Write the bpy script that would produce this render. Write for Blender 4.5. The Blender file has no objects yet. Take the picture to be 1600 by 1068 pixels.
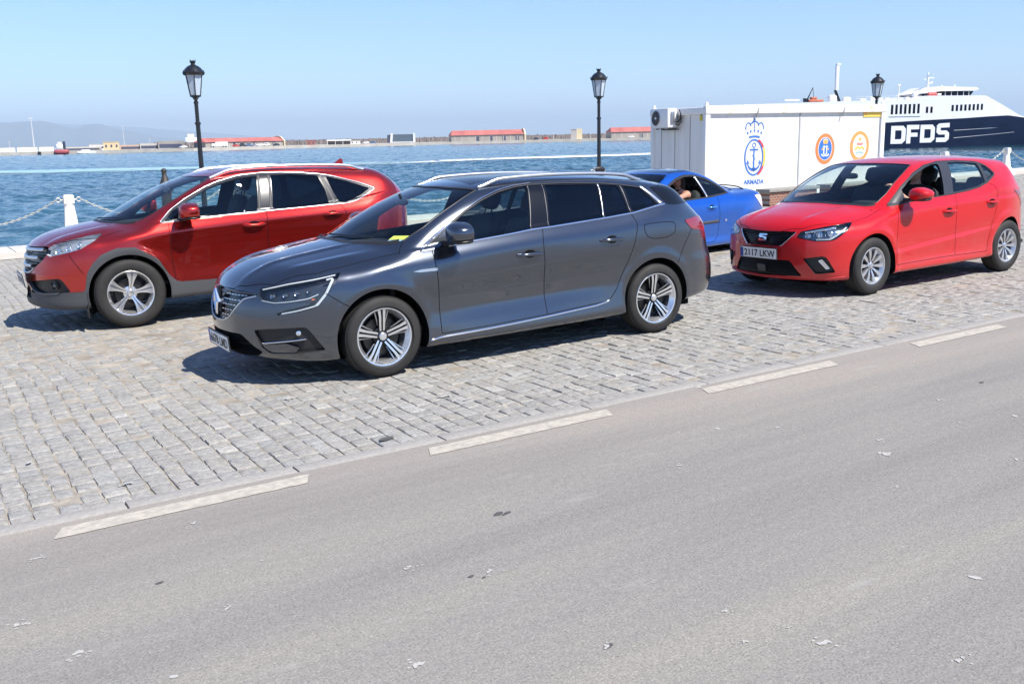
import bpy, bmesh, math, random
import numpy as np
from mathutils import Matrix, Vector, geometry
rad = math.radians
scn = bpy.context.scene
COL = scn.collection
random.seed(7); RNG = np.random.default_rng(7)

# ---------------------------------------------------------------- camera (world x runs along the kerb, y towards the water)
R_ = Vector((.8458041, -.5330745, -.0211409)); U_ = Vector((.1266118, .1620782, .9786215)); F_ = Vector((.5182517, .8303988, -.2045799))
cam_data = bpy.data.cameras.new("camera"); cam = bpy.data.objects.new("camera", cam_data); COL.objects.link(cam)
cam_data.sensor_width = 36.0; cam_data.lens = 1529.496 / 1600 * 36.0
cam_data.clip_start = .1; cam_data.clip_end = 60000
m = Matrix.Identity(4)
for i in range(3):
    m[i][0] = R_[i]; m[i][1] = U_[i]; m[i][2] = -F_[i]
CAMP = Vector((-.0178, .0215, 1.7672))
m.translation = CAMP
cam.matrix_world = m
scn.camera = cam

# ---------------------------------------------------------------- sky, sun, exposure
SUN = Vector((.27, -.72, 1.0)).normalized()          # towards the sun
elev = math.asin(SUN.z); azim = math.atan2(SUN.x, SUN.y)
world = bpy.data.worlds.new("World"); scn.world = world; world.use_nodes = True
wn = world.node_tree; bg = wn.nodes["Background"]
sky = wn.nodes.new("ShaderNodeTexSky"); sky.sky_type = 'NISHITA'; sky.sun_disc = False
sky.sun_elevation = elev; sky.sun_rotation = azim; sky.altitude = 0; sky.air_density = 1.0; sky.dust_density = .0; sky.ozone_density = 2.0
tint = wn.nodes.new('ShaderNodeMixRGB'); tint.blend_type = 'MULTIPLY'; tint.inputs[0].default_value = 1; tint.inputs[2].default_value = (.76, .93, 1.24, 1)
wn.links.new(sky.outputs[0], tint.inputs[1]); wn.links.new(tint.outputs[0], bg.inputs[0]); bg.inputs[1].default_value = SKY_STRENGTH = .080
sd = bpy.data.lights.new("sun", 'SUN'); sun = bpy.data.objects.new("sun", sd); COL.objects.link(sun)
sd.energy = 4.2; sd.angle = rad(.53); sd.color = (1, .945, .86)
sun.rotation_euler = (-SUN).to_track_quat('-Z', 'Y').to_euler()
scn.view_settings.view_transform = 'Standard'; scn.view_settings.look = 'None'; scn.view_settings.gamma = 1
scn.view_settings.exposure = 0.95
scn.cycles.max_bounces = 8; scn.cycles.transparent_max_bounces = 16; scn.cycles.caustics_reflective = False; scn.cycles.caustics_refractive = False

# ground frame: the quay falls slightly towards the water
GM = Matrix(((.999945, -.0030233, -.0100462, 0), (.0031452, .9999213, .0121426, 0), (.0100087, -.0121736, .9998758, 0), (0, 0, 0, 1)))
def GP(u, v, z=0): return GM @ Vector((u, v, z))

# ---------------------------------------------------------------- helpers
def tag(o, label=None, cat=None, group=None, kind=None):
    if label: o['label'] = label
    if cat: o['category'] = cat
    if group: o['group'] = group
    if kind: o['kind'] = kind
    return o

def empty(name, mat4, label=None, cat=None, group=None):
    o = bpy.data.objects.new(name, None); COL.objects.link(o); o.matrix_world = mat4; o.empty_display_size = .3
    return tag(o, label, cat, group)

def mobj(name, V, F, mats, parent=None, normals=None, smooth=True, mi=None, sharp=None):
    me = bpy.data.meshes.new(name)
    V = np.asarray(V, float)
    me.from_pydata(V.tolist(), [], [list(map(int, f)) for f in F])
    for mm in (mats if isinstance(mats, (list, tuple)) else [mats]): me.materials.append(mm)
    if mi is not None: me.polygons.foreach_set('material_index', np.asarray(mi, np.int32))
    me.polygons.foreach_set('use_smooth', [bool(smooth)] * len(me.polygons))
    me.update()
    if normals is not None: me.normals_split_custom_set_from_vertices([tuple(n) for n in normals])
    elif sharp is not None: me.set_sharp_from_angle(angle=rad(sharp))
    o = bpy.data.objects.new(name, me); COL.objects.link(o)
    if parent is not None: o.parent = parent
    return o

class MB:
    """collects shapes for ONE mesh"""
    def __init__(s): s.V = []; s.F = []; s.M = []; s.mi = 0
    def add(s, V, F, mi=None):
        b = len(s.V); s.V += [tuple(map(float, v)) for v in V]; s.F += [[int(i) + b for i in f] for f in F]; s.M += [s.mi if mi is None else mi] * len(F)
    def box(s, c, size, rot=None, bev=0.0, mi=None):
        x, y, z = [q / 2 for q in size]; b = min(bev, x, y, z)
        if b <= 0:
            P = [(i, j, k) for i in (-x, x) for j in (-y, y) for k in (-z, z)]
            F = [(0, 1, 3, 2), (4, 6, 7, 5), (0, 4, 5, 1), (2, 3, 7, 6), (0, 2, 6, 4), (1, 5, 7, 3)]
        else:
            bm = bmesh.new(); bmesh.ops.create_cube(bm, size=1)
            for v in bm.verts: v.co = Vector((v.co.x * 2 * x, v.co.y * 2 * y, v.co.z * 2 * z))
            bmesh.ops.bevel(bm, geom=bm.edges[:], offset=b, segments=2, affect='EDGES', profile=.5)
            bm.verts.index_update(); P = [tuple(v.co) for v in bm.verts]; F = [[v.index for v in f.verts] for f in bm.faces]; bm.free()
        M = (rot if rot is not None else Matrix.Identity(3)); c = Vector(c)
        s.add([tuple(M @ Vector(p) + c) for p in P], F, mi)
    def tube(s, pts, r, n=8, mi=None, closed=False, cap=True, up=(0, 0, 1), flat=1.0):
        pts = [Vector(p) for p in pts]; N = len(pts); rr = r if isinstance(r, (list, tuple, np.ndarray)) else [r] * N
        V = []; up = Vector(up); prev = None
        for i, p in enumerate(pts):
            if closed: t = pts[(i+1) % N] - pts[i-1]
            else: t = pts[min(i+1, N-1)] - pts[max(i-1, 0)]
            t = t.normalized() if t.length > 1e-9 else Vector((0, 0, 1))
            if prev is None:
                a = t.cross(up)
                if a.length < .05: a = t.cross(Vector((1, 0, 0)))
            else:
                a = prev - t * prev.dot(t)
                if a.length < 1e-6: a = t.cross(up)
            a.normalize(); prev = a; b = t.cross(a).normalized()
            for k in range(n):
                w = 2 * math.pi * k / n; V.append(p + a * (math.cos(w) * rr[i]) + b * (math.sin(w) * rr[i] * flat))
        F = []
        for i in range(N if closed else N - 1):
            j = (i + 1) % N
            for k in range(n): F.append((i*n+k, i*n+(k+1) % n, j*n+(k+1) % n, j*n+k))
        if cap and not closed: F.append(list(range(n))[::-1]); F.append([(N-1)*n+k for k in range(n)])
        s.add(V, F, mi)
    def lathe(s, prof, n=24, M=None, mi=None, cap=True):
        """prof: (radius, height) along local z"""
        M = M or Matrix.Identity(4); V = []; F = []
        for r, h in prof:
            for k in range(n):
                w = 2 * math.pi * k / n; V.append(tuple(M @ Vector((r * math.cos(w), r * math.sin(w), h))))
        for i in range(len(prof) - 1):
            for k in range(n): F.append((i*n+k, i*n+(k+1) % n, (i+1)*n+(k+1) % n, (i+1)*n+k))
        if cap:
            if prof[0][0] > 1e-6: F.append(list(range(n))[::-1])
            if prof[-1][0] > 1e-6: F.append([(len(prof)-1)*n+k for k in range(n)])
        s.add(V, F, mi)
    def sell(s, c, r, e=(.6, .6), rot=None, n=16, mi=None, warp=None):
        """superellipsoid"""
        V = []; F = []; c = Vector(c); rot = rot or Matrix.Identity(3)
        sp = lambda w, p: math.copysign(abs(w) ** p, w)
        m = n // 2
        for i in range(m + 1):
            a = -math.pi/2 + math.pi * i / m
            for k in range(n):
                b = 2 * math.pi * k / n
                p = Vector((r[0]*sp(math.cos(a), e[0])*sp(math.cos(b), e[1]), r[1]*sp(math.cos(a), e[0])*sp(math.sin(b), e[1]), r[2]*sp(math.sin(a), e[0])))
                if warp: p = Vector(warp(p))
                V.append(tuple(rot @ p + c))
        for i in range(m):
            for k in range(n): F.append((i*n+k, i*n+(k+1) % n, (i+1)*n+(k+1) % n, (i+1)*n+k))
        s.add(V, F, mi)
    def prism(s, poly, h0, h1, M=None, mi=None):
        """polygon (x,y) extruded along z"""
        M = M or Matrix.Identity(4); n = len(poly)
        V = [tuple(M @ Vector((p[0], p[1], h0))) for p in poly] + [tuple(M @ Vector((p[0], p[1], h1))) for p in poly]
        F = [[i, (i+1) % n, n+(i+1) % n, n+i] for i in range(n)]
        tri = geometry.tessellate_polygon([[Vector((p[0], p[1], 0)) for p in poly]])
        area = sum(poly[i][0]*poly[(i+1) % n][1]-poly[(i+1) % n][0]*poly[i][1] for i in range(n))
        for t in tri:
            t = list(t); a = (poly[t[1]][0]-poly[t[0]][0])*(poly[t[2]][1]-poly[t[0]][1])-(poly[t[2]][0]-poly[t[0]][0])*(poly[t[1]][1]-poly[t[0]][1])
            if a < 0: t = t[::-1]
            F.append([n+q for q in t]); F.append(t[::-1])
        if area < 0: F[:n] = [f[::-1] for f in F[:n]]
        s.add(V, F, mi)
    def build(s, name, mats, parent=None, smooth=False, sharp=None, mat4=None):
        o = mobj(name, s.V, s.F, mats, parent, smooth=smooth or sharp is not None, mi=s.M, sharp=sharp)
        if mat4 is not None: o.matrix_world = mat4
        return o

def text_mesh(s, size, bold=0.0):
    cu = bpy.data.curves.new("tmp", 'FONT'); cu.body = s; cu.size = size; cu.align_x = 'CENTER'; cu.align_y = 'CENTER'; cu.offset = bold; cu.resolution_u = 3
    o = bpy.data.objects.new("tmp", cu); COL.objects.link(o)
    dg = bpy.context.evaluated_depsgraph_get(); me = o.evaluated_get(dg).to_mesh()
    V = [tuple(v.co) for v in me.vertices]; F = [list(p.vertices) for p in me.polygons]
    bpy.data.objects.remove(o); bpy.data.curves.remove(cu)
    return V, F

# ---------------------------------------------------------------- materials
MATS = {}
def mat(name, col=(.5, .5, .5), rough=.5, metal=0.0, coat=0.0, spec=.5, emis=None, bump=None, vary=None, coatr=.03):
    """bump=(scale,strength,distance) noise bump; vary=(scale, amount) colour variation"""
    if name in MATS: return MATS[name]
    m = bpy.data.materials.new(name); m.use_nodes = True; nt = m.node_tree; b = nt.nodes["Principled BSDF"]
    b.inputs["Base Color"].default_value = (*col, 1); b.inputs["Roughness"].default_value = rough; b.inputs["Metallic"].default_value = metal
    b.inputs["Coat Weight"].default_value = coat; b.inputs["Coat Roughness"].default_value = coatr
    b.inputs["Specular IOR Level"].default_value = spec
    if emis: b.inputs["Emission Color"].default_value = (*emis[:3], 1); b.inputs["Emission Strength"].default_value = emis[3]
    tc = nt.nodes.new("ShaderNodeTexCoord")
    if bump:
        n = nt.nodes.new("ShaderNodeTexNoise"); n.inputs["Scale"].default_value = bump[0]; n.inputs["Detail"].default_value = 4
        bp = nt.nodes.new("ShaderNodeBump"); bp.inputs["Strength"].default_value = bump[1]; bp.inputs["Distance"].default_value = bump[2]
        nt.links.new(tc.outputs["Object"], n.inputs["Vector"]); nt.links.new(n.outputs[0], bp.inputs["Height"]); nt.links.new(bp.outputs[0], b.inputs["Normal"])
    if vary:
        n = nt.nodes.new("ShaderNodeTexNoise"); n.inputs["Scale"].default_value = vary[0]; n.inputs["Detail"].default_value = 5
        mx = nt.nodes.new("ShaderNodeMixRGB"); mx.blend_type = 'MULTIPLY'; mx.inputs[0].default_value = 1
        cr = nt.nodes.new("ShaderNodeMapRange"); cr.inputs[1].default_value = .3; cr.inputs[2].default_value = .7; cr.inputs[3].default_value = 1 - vary[1]; cr.inputs[4].default_value = 1 + vary[1]
        nt.links.new(tc.outputs["Object"], n.inputs["Vector"]); nt.links.new(n.outputs[0], cr.inputs[0]); mx.inputs[1].default_value = (*col, 1)
        nt.links.new(cr.outputs[0], mx.inputs[2]); nt.links.new(mx.outputs[0], b.inputs["Base Color"])
    MATS[name] = m; return m

def glassmat(name, tint=(.7, .8, .78), refl=(1, 1, 1), rough=0.0, ior=1.5):
    if name in MATS: return MATS[name]
    m = bpy.data.materials.new(name); m.use_nodes = True; nt = m.node_tree; nt.nodes.clear()
    out = nt.nodes.new("ShaderNodeOutputMaterial"); t = nt.nodes.new("ShaderNodeBsdfTransparent"); t.inputs[0].default_value = (*tint, 1)
    g = nt.nodes.new("ShaderNodeBsdfGlossy"); g.inputs[0].default_value = (*refl, 1); g.inputs["Roughness"].default_value = rough
    fr = nt.nodes.new("ShaderNodeFresnel"); fr.inputs[0].default_value = ior; mx = nt.nodes.new("ShaderNodeMixShader")
    ge = nt.nodes.new("ShaderNodeNewGeometry"); mr = nt.nodes.new("ShaderNodeMapRange"); mr.inputs[3].default_value = ior; mr.inputs[4].default_value = 1 / ior      # thin pane: both faces reflect alike
    nt.links.new(ge.outputs["Backfacing"], mr.inputs[0]); nt.links.new(mr.outputs[0], fr.inputs[0])
    nt.links.new(fr.outputs[0], mx.inputs[0]); nt.links.new(t.outputs[0], mx.inputs[1]); nt.links.new(g.outputs[0], mx.inputs[2]); nt.links.new(mx.outputs[0], out.inputs[0])
    MATS[name] = m; return m

def paint(name, col, metal=.5, rough=.35, dirt=.06):
    """car paint: base with fine flake sparkle, clear coat and a little dust low down"""
    m = mat(name, col, rough, metal, coat=1.0, coatr=.04)
    nt = m.node_tree; b = nt.nodes["Principled BSDF"]; tc = nt.nodes["Texture Coordinate"]
    n = nt.nodes.new("ShaderNodeTexNoise"); n.inputs["Scale"].default_value = 3.0; n.inputs["Detail"].default_value = 6; n.inputs["Roughness"].default_value = .7
    nt.links.new(tc.outputs["Object"], n.inputs["Vector"])
    mr = nt.nodes.new("ShaderNodeMapRange"); mr.inputs[1].default_value = .35; mr.inputs[2].default_value = .75; mr.inputs[3].default_value = .005; mr.inputs[4].default_value = .045
    nt.links.new(n.outputs[0], mr.inputs[0]); nt.links.new(mr.outputs[0], b.inputs["Coat Roughness"])
    sx = nt.nodes.new("ShaderNodeSeparateXYZ"); nt.links.new(tc.outputs["Object"], sx.inputs[0])
    lo = nt.nodes.new("ShaderNodeMapRange"); lo.inputs[1].default_value = .75; lo.inputs[2].default_value = .15; lo.inputs[3].default_value = 0; lo.inputs[4].default_value = dirt * 3.5
    nt.links.new(sx.outputs[2], lo.inputs[0])
    mu = nt.nodes.new("ShaderNodeMath"); mu.operation = 'MULTIPLY'; nt.links.new(lo.outputs[0], mu.inputs[0]); nt.links.new(n.outputs[0], mu.inputs[1])
    mx = nt.nodes.new("ShaderNodeMixRGB"); mx.inputs[1].default_value = (*col, 1); mx.inputs[2].default_value = (.30, .27, .23, 1)
    nt.links.new(mu.outputs[0], mx.inputs[0]); nt.links.new(mx.outputs[0], b.inputs["Base Color"])
    return m

M_BLACK = mat("black_plastic", (.015, .015, .016), .45)
M_GLOSSBLACK = mat("gloss_black_trim", (.006, .007, .010), .16, spec=.4)
M_SEAM = mat("panel_gap", (.006, .006, .007), .8, spec=.1)
M_CHROME = mat("chrome", (.82, .83, .85), .12, 1.0)
M_SILVER = mat("satin_silver", (.62, .63, .65), .28, .9)
M_RUBBER = mat("tyre_rubber", (.018, .017, .016), .75, bump=(60, .15, .003), vary=(9, .25))
M_CLAD = mat("grey_cladding", (.050, .052, .056), .55, bump=(220, .12, .001))
M_WELL = mat("wheel_well_liner", (.008, .008, .008), .9, spec=.1)
M_INT = mat("dark_interior", (.018, .019, .022), .8)
M_SEATF = mat("seat_fabric", (.03, .031, .034), .85, bump=(90, .3, .002))
M_GLASS = glassmat("window_glass", (.84, .92, .89))
M_PRIV = glassmat("privacy_glass", (.10, .13, .15))
M_LENS = glassmat("lamp_lens", (.92, .95, .97))
M_REFL = mat("lamp_reflector", (.75, .78, .82), .18, .9)
M_HOUSE = mat("lamp_housing", (.06, .065, .075), .25, .5)
M_DRL = mat("daytime_light_guide", (.55, .57, .58), .25)
M_REDLENS = mat("red_lens", (.22, .004, .008), .12, coat=1.0)
M_AMBER = mat("amber_reflector", (.8, .22, .02), .2, coat=1.0)
M_PLATE = mat("plate_white", (.72, .73, .72), .4)
M_PBLUE = mat("plate_blue", (.01, .05, .30), .4)
M_INK = mat("plate_ink", (.012, .012, .015), .5)
M_DISC = mat("brake_disc", (.07, .068, .065), .4, .9)
M_SKIN = mat("skin", (.52, .29, .20), .5)
# ---------------------------------------------------------------- car body surfaces
def smax(a, b, k):
    h = np.maximum(k - np.abs(a - b), 0.0)
    return np.maximum(a, b) + h * h / (4.0 * k)

def pchip(xs, ys, q):
    xs = np.asarray(xs, float); ys = np.asarray(ys, float)
    if xs[0] > xs[-1]:
        xs = xs[::-1]; ys = ys[::-1]
    h = np.diff(xs); d = np.diff(ys) / h
    m = np.zeros(len(xs)); m[0] = d[0]; m[-1] = d[-1]
    for i in range(1, len(xs) - 1):
        if d[i-1] * d[i] > 0:
            w1 = 2*h[i] + h[i-1]; w2 = h[i] + 2*h[i-1]
            m[i] = (w1 + w2) / (w1 / d[i-1] + w2 / d[i])
    q = np.asarray(q, float)
    i = np.clip(np.searchsorted(xs, q) - 1, 0, len(h) - 1)
    t = (q - xs[i]) / h[i]
    tl = t < 0; tr = t > 1
    y = ((2*t**3 - 3*t**2 + 1) * ys[i] + (t**3 - 2*t**2 + t) * h[i] * m[i]
         + (-2*t**3 + 3*t**2) * ys[i+1] + (t**3 - t**2) * h[i] * m[i+1])
    y = np.where(tl, ys[0] + (q - xs[0]) * m[0], y)
    return np.where(tr, ys[-1] + (q - xs[-1]) * m[-1], y)

def gauss(a, sig, axis=0):
    if sig < 0.3: return a
    n = int(3 * sig) + 1
    k = np.exp(-0.5 * (np.arange(-n, n + 1) / sig) ** 2); k /= k.sum()
    a = np.moveaxis(a, axis, 0)
    ap = np.concatenate([2 * a[:1] - a[n:0:-1], a, 2 * a[-1:] - a[-2:-n-2:-1]])
    out = sum(k[j] * ap[j:j + len(a)] for j in range(2 * n + 1))
    return np.moveaxis(out, 0, axis)

class Sp:                                    # smooth 1-D curve through points
    def __init__(s, pts, sig=0.03, lo=-4.6, hi=2.0, st=0.005):
        xs = [p[0] for p in pts]; ys = [p[1] for p in pts]
        s.x = np.arange(lo, hi, st)
        s.y = gauss(pchip(xs, ys, s.x), sig / st)
    def __call__(s, q): return np.interp(q, s.x, s.y)

def smoothstep(a, b, x):
    t = np.clip((x - a) / (b - a), 0, 1); return t * t * (3 - 2 * t)

class Body:
    """closed body surface f(x,y,z)=0; x forward from the front axle, y left, z up"""
    def __init__(s, c):
        s.c = c
        s.top = Sp(c['top'], c.get('topsig', .03)); s.belt = Sp(c['belt'], .06)
        s.sweep = Sp(c['sweep'], .12); s.crown = Sp(c['crown'], .12)
        s.front = Sp(c['front'], .03); s.plan = Sp(c['plan'], .03)
        s.rear = Sp(c['rear'], .03); s.rplan = Sp(c['rplan'], .03)
        s.floor = Sp(c['floor'], .03); s.tumble = Sp(c['tumble'], .1)
        # half width table, rows x stations, columns t below the belt
        xs = [r[0] for r in c['side']]; tc = c['tcol']
        s.gx = np.arange(-4.4, 1.8, .01); s.gt = np.arange(-.2, 1.101, .01)
        A = np.array([pchip(tc, r[1], s.gt) for r in c['side']])
        B = np.array([pchip(xs, A[:, j], s.gx) for j in range(len(s.gt))]).T
        s.S = gauss(gauss(B, 7, 0), 2.0, 1)
    def S0(s, x, t):
        fx = np.clip((x - s.gx[0]) / .01, 0, len(s.gx) - 1.001); ft = np.clip((t - s.gt[0]) / .01, 0, len(s.gt) - 1.001)
        i = fx.astype(int); j = ft.astype(int); a = fx - i; b = ft - j
        G = s.S
        return (G[i, j]*(1-a)*(1-b) + G[i+1, j]*a*(1-b) + G[i, j+1]*(1-a)*b + G[i+1, j+1]*a*b)
    def half(s, x, z):
        zb = s.belt(x); z0 = s.c.get('zlow', .15)
        t = (z - z0) / (zb - z0)
        w = s.S0(x, np.minimum(t, 1.0))
        d = np.maximum(z - zb, 0)
        w = w - s.tumble(x) * d - s.c['tumble2'] * d * d - s.c.get('inset', .015) * smoothstep(0, .03, d)
        for (px, pz, r0, amp, wd) in s.c['flare']:
            r = np.hypot(x - px, z - pz)
            w = w + amp * np.exp(-((r - r0) / wd) ** 2) * smoothstep(0.0, .12, z - .1)
        for fn in s.c.get('detail', []): w = w + fn(x, z, zb)
        return w
    def topz(s, x, ay):
        sw = s.sweep(x)
        xx = x + sw * ay * ay
        z = s.top(xx) - s.crown(x) * ay * ay - s.c.get('crown4', 0) * ay ** 4
        for fn in s.c.get('ridge', []): z = z + fn(x, ay)
        return z
    def f(s, x, y, z):
        ay = np.sqrt(y * y + 1e-6)
        f1 = (ay - s.half(x, z)) * s.c.get('cs', .95)
        T = s.topz(x, ay); sl = (s.top(x + .02 + s.sweep(x)*ay*ay) - s.top(x - .02 + s.sweep(x)*ay*ay)) / .04
        f2 = (z - T) / np.sqrt(1 + sl * sl)
        cp = s.plan(ay); cs = (s.plan(ay + .01) - s.plan(ay - .01)) / .02
        fs = (s.front(z + .01) - s.front(z - .01)) / .02
        f3 = (x - (s.front(z) - cp)) / np.sqrt(1 + cs * cs + fs * fs)
        cr = s.rplan(ay); cs = (s.rplan(ay + .01) - s.rplan(ay - .01)) / .02
        rs = (s.rear(z + .01) - s.rear(z - .01)) / .02
        f4 = ((s.rear(z) + cr) - x) / np.sqrt(1 + cs * cs + rs * rs)
        f5 = s.floor(x) - z
        kt = s.c['ktop'](x) if callable(s.c['ktop']) else s.c['ktop']
        v = smax(f1, f2, kt)
        v = smax(v, f3, s.c.get('kfront', .08)); v = smax(v, f4, s.c.get('krear', .06))
        return smax(v, f5, .04)
    def grad(s, P, h=.006):
        g = np.empty_like(P)
        for i in range(3):
            a = P.copy(); b = P.copy(); a[:, i] += h; b[:, i] -= h
            g[:, i] = (s.f(*a.T) - s.f(*b.T)) / (2 * h)
        return g
    def project(s, P, n=3):
        for _ in range(n):
            g = s.grad(P); v = s.f(*P.T)
            P = P - np.clip(v / (g * g).sum(1).clip(.2), -.03, .03)[:, None] * g
        return P
    def normal(s, P):
        g = s.grad(P); return g / np.linalg.norm(g, axis=1)[:, None]
    def on(s, proj, a, b, side=1):
        """point of the surface over projection coords: side (x,z), front (y,z), back (y,z), top (x,y)"""
        a = np.atleast_1d(np.asarray(a, float)); b = np.atleast_1d(np.asarray(b, float))
        c = s.c; K = .8
        if proj in ('nose', 'tail'):
            x0 = c['nx'] if proj == 'nose' else c['tx']; sg = 1 if proj == 'nose' else -1
            co, si = np.cos(a / K) * sg, np.sin(a / K)
            mk = lambda q: (x0 + q * co, q * si, b); lo, hi = 0.0, 1.9
        else:
            mk = {'side': lambda q: (a, q * side, b), 'top': lambda q: (a, b, q)}[proj]
            lo, hi = {'side': (0., 1.3), 'top': (.5, 2.2)}[proj]
        lo = np.full(a.shape, lo); hi = np.full(a.shape, hi)
        for _ in range(26):
            m = (lo + hi) / 2; ins = s.f(*mk(m)) < 0
            lo = np.where(ins, m, lo); hi = np.where(ins, hi, m)
        return np.stack(np.broadcast_arrays(*mk((lo + hi) / 2)), 1)
    def coords(s, proj, P):
        x, y, z = P.T
        if proj == 'side': return x, z
        if proj == 'top': return x, y
        x0 = s.c['nx'] if proj == 'nose' else s.c['tx']; sg = 1 if proj == 'nose' else -1
        return np.arctan2(y, (x - x0) * sg) * .8, z
    def mesh(s, h=.02):
        c = s.c
        xs = np.arange(c['xr'][0], c['xr'][1], h); ys = np.arange(-1.08, 1.08 + h, h) ; zs = np.arange(.04, c['zmax'], h)
        X, Y, Z = np.meshgrid(xs, ys[ys > -h * 1.5], zs, indexing='ij')
        F = s.f(X, Y, Z)
        yy = ys[ys > -h * 1.5]
        # mirror the evaluated half
        ys2 = yy[yy > 1e-9]; 
        F = F[:, yy > 1e-9, :]
        F = np.concatenate([F[:, ::-1, :], F], 1); ysf = np.concatenate([-ys2[::-1], ys2])
        ins = F < 0; n0, n1, n2 = F.shape
        C = np.zeros((n0-1, n1-1, n2-1), int)
        acc = np.zeros(C.shape + (3,)); cnt = np.zeros(C.shape)
        XX = [xs, ysf, zs]
        def edge(ax, o):                       # edge of each cell along axis ax at offsets o
            sl0 = [slice(None)] * 3; sl1 = [slice(None)] * 3
            for d in range(3):
                n = F.shape[d]
                if d == ax: sl0[d] = slice(0, n-1); sl1[d] = slice(1, n)
                else: sl0[d] = sl1[d] = slice(o[d], n - 1 + o[d])
            a = F[tuple(sl0)]; b = F[tuple(sl1)]; cr = (a < 0) != (b < 0)
            t = np.where(cr, a / np.where(cr, a - b, 1), 0)
            p = np.zeros(C.shape + (3,))
            for d in range(3):
                base = XX[d][sl0[d]]; sh = [1, 1, 1]; sh[d] = -1
                p[..., d] = base.reshape(sh)
                if d == ax: p[..., d] += t * (XX[d][sl1[d]] - base).reshape(sh)
            acc[cr] += p[cr]; cnt[cr] += 1
        for ax in range(3):
            for i in (0, 1):
                for j in (0, 1):
                    o = [0, 0, 0]; r = [d for d in range(3) if d != ax]; o[r[0]] = i; o[r[1]] = j; edge(ax, o)
        act = cnt > 0; idx = np.full(C.shape, -1); idx[act] = np.arange(act.sum())
        V = acc[act] / cnt[act][:, None]
        Q = []
        for ax in range(3):
            r = [d for d in range(3) if d != ax]
            sl = [slice(1, F.shape[d]-1) for d in range(3)]; sl[ax] = slice(0, F.shape[ax]-1)
            sh = list(sl); sh[ax] = slice(1, F.shape[ax])
            a = F[tuple(sl)] < 0; b = F[tuple(sh)] < 0
            def cell(o0, o1):
                q = [None] * 3; q[ax] = slice(0, F.shape[ax]-1)
                q[r[0]] = slice(o0, F.shape[r[0]] - 2 + o0); q[r[1]] = slice(o1, F.shape[r[1]] - 2 + o1)
                return idx[tuple(q)]
            c00, c10, c11, c01 = cell(0, 0), cell(1, 0), cell(1, 1), cell(0, 1)
            quad = np.stack([c00, c10, c11, c01], -1)
            if ax == 1: quad = quad[..., ::-1]
            Q.append(quad[a & ~b]); Q.append(quad[~a & b][:, ::-1])
        Q = np.concatenate(Q)
        V = s.project(V, 4)
        d1 = np.linalg.norm(V[Q[:, 0]] - V[Q[:, 2]], axis=1); d2 = np.linalg.norm(V[Q[:, 1]] - V[Q[:, 3]], axis=1)
        m = (d1 <= d2)[:, None]
        T = np.concatenate([np.where(m, Q[:, [0, 1, 2]], Q[:, [0, 1, 3]]), np.where(m, Q[:, [0, 2, 3]], Q[:, [1, 2, 3]])])
        return V, T

def round_poly(P, r=.03, n=5, closed=True):
    """polygon with rounded corners; a point may carry its own radius as third value"""
    out = []; N = len(P)
    for i in range(N):
        p = np.array(P[i][:2], float); rr = P[i][2] if len(P[i]) > 2 else r
        if not closed and i in (0, N-1): out.append(p); continue
        a = np.array(P[i-1][:2], float); b = np.array(P[(i+1) % N][:2], float)
        la = np.linalg.norm(a-p); lb = np.linalg.norm(b-p); d = min(rr, la*.48, lb*.48)
        q0 = p + (a-p)/la*d; q1 = p + (b-p)/lb*d
        for k in range(n+1):
            t = k/n; out.append((1-t)**2*q0 + 2*t*(1-t)*p + t*t*q1)
    return np.array(out)

def dense(P, st=.02, closed=True):
    P = np.asarray(P, float); out = []
    N = len(P)
    for i in range(N if closed else N-1):
        a = P[i]; b = P[(i+1) % N]; n = max(1, int(math.ceil(np.linalg.norm(b-a)/st)))
        for k in range(n): out.append(a + (b-a)*k/n)
    if not closed: out.append(P[-1])
    return np.array(out)

def sdpoly(A, B, P):
    """signed distance (negative inside) of points (A,B) to polygon P"""
    d2 = np.full(A.shape, 1e9); ins = np.zeros(A.shape, bool); N = len(P)
    for i in range(N):
        ax, ay = P[i]; bx, by = P[(i+1) % N]; ex, ey = bx-ax, by-ay; L = ex*ex+ey*ey
        if L < 1e-14: continue
        t = np.clip(((A-ax)*ex+(B-ay)*ey)/L, 0, 1)
        d2 = np.minimum(d2, (A-ax-t*ex)**2+(B-ay-t*ey)**2)
        if ay != by:
            c = (ay > B) != (by > B)
            ins ^= c & (A < (bx-ax)*(B-ay)/(by-ay)+ax)
    d = np.sqrt(d2); return np.where(ins, -d, d)

def cut(V, T, s, eps=.002):
    """split triangles along the zero line of the vertex field s; returns V, T"""
    s = np.where(np.abs(s) < eps, 0, s); sg = np.sign(s)
    g = sg[T]; cross = (g.min(1) < 0) & (g.max(1) > 0)
    keep = T[~cross]; new = []; extra = []; cache = {}; nv = len(V)
    def mid(a, b):
        k = (a, b) if a < b else (b, a)
        if k not in cache:
            a, b = k; t = s[a]/(s[a]-s[b]); cache[k] = nv+len(extra); extra.append(V[a]+(V[b]-V[a])*t)
        return cache[k]
    for tri in T[cross]:
        a, b, c = (int(q) for q in tri)
        z = [q for q in (a, b, c) if s[q] == 0]
        if z:
            while s[a] != 0: a, b, c = b, c, a
            m = mid(b, c); new += [(a, b, m), (a, m, c)]
        else:
            for _ in range(3):
                if s[a]*s[b] < 0 and s[a]*s[c] < 0: break
                a, b, c = b, c, a
            m, n = mid(a, b), mid(a, c)
            new += [(a, m, n), (m, b, c), (m, c, n)]
    if extra: V = np.concatenate([V, np.array(extra)]); T = np.concatenate([keep, np.array(new)])
    return V, T
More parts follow.
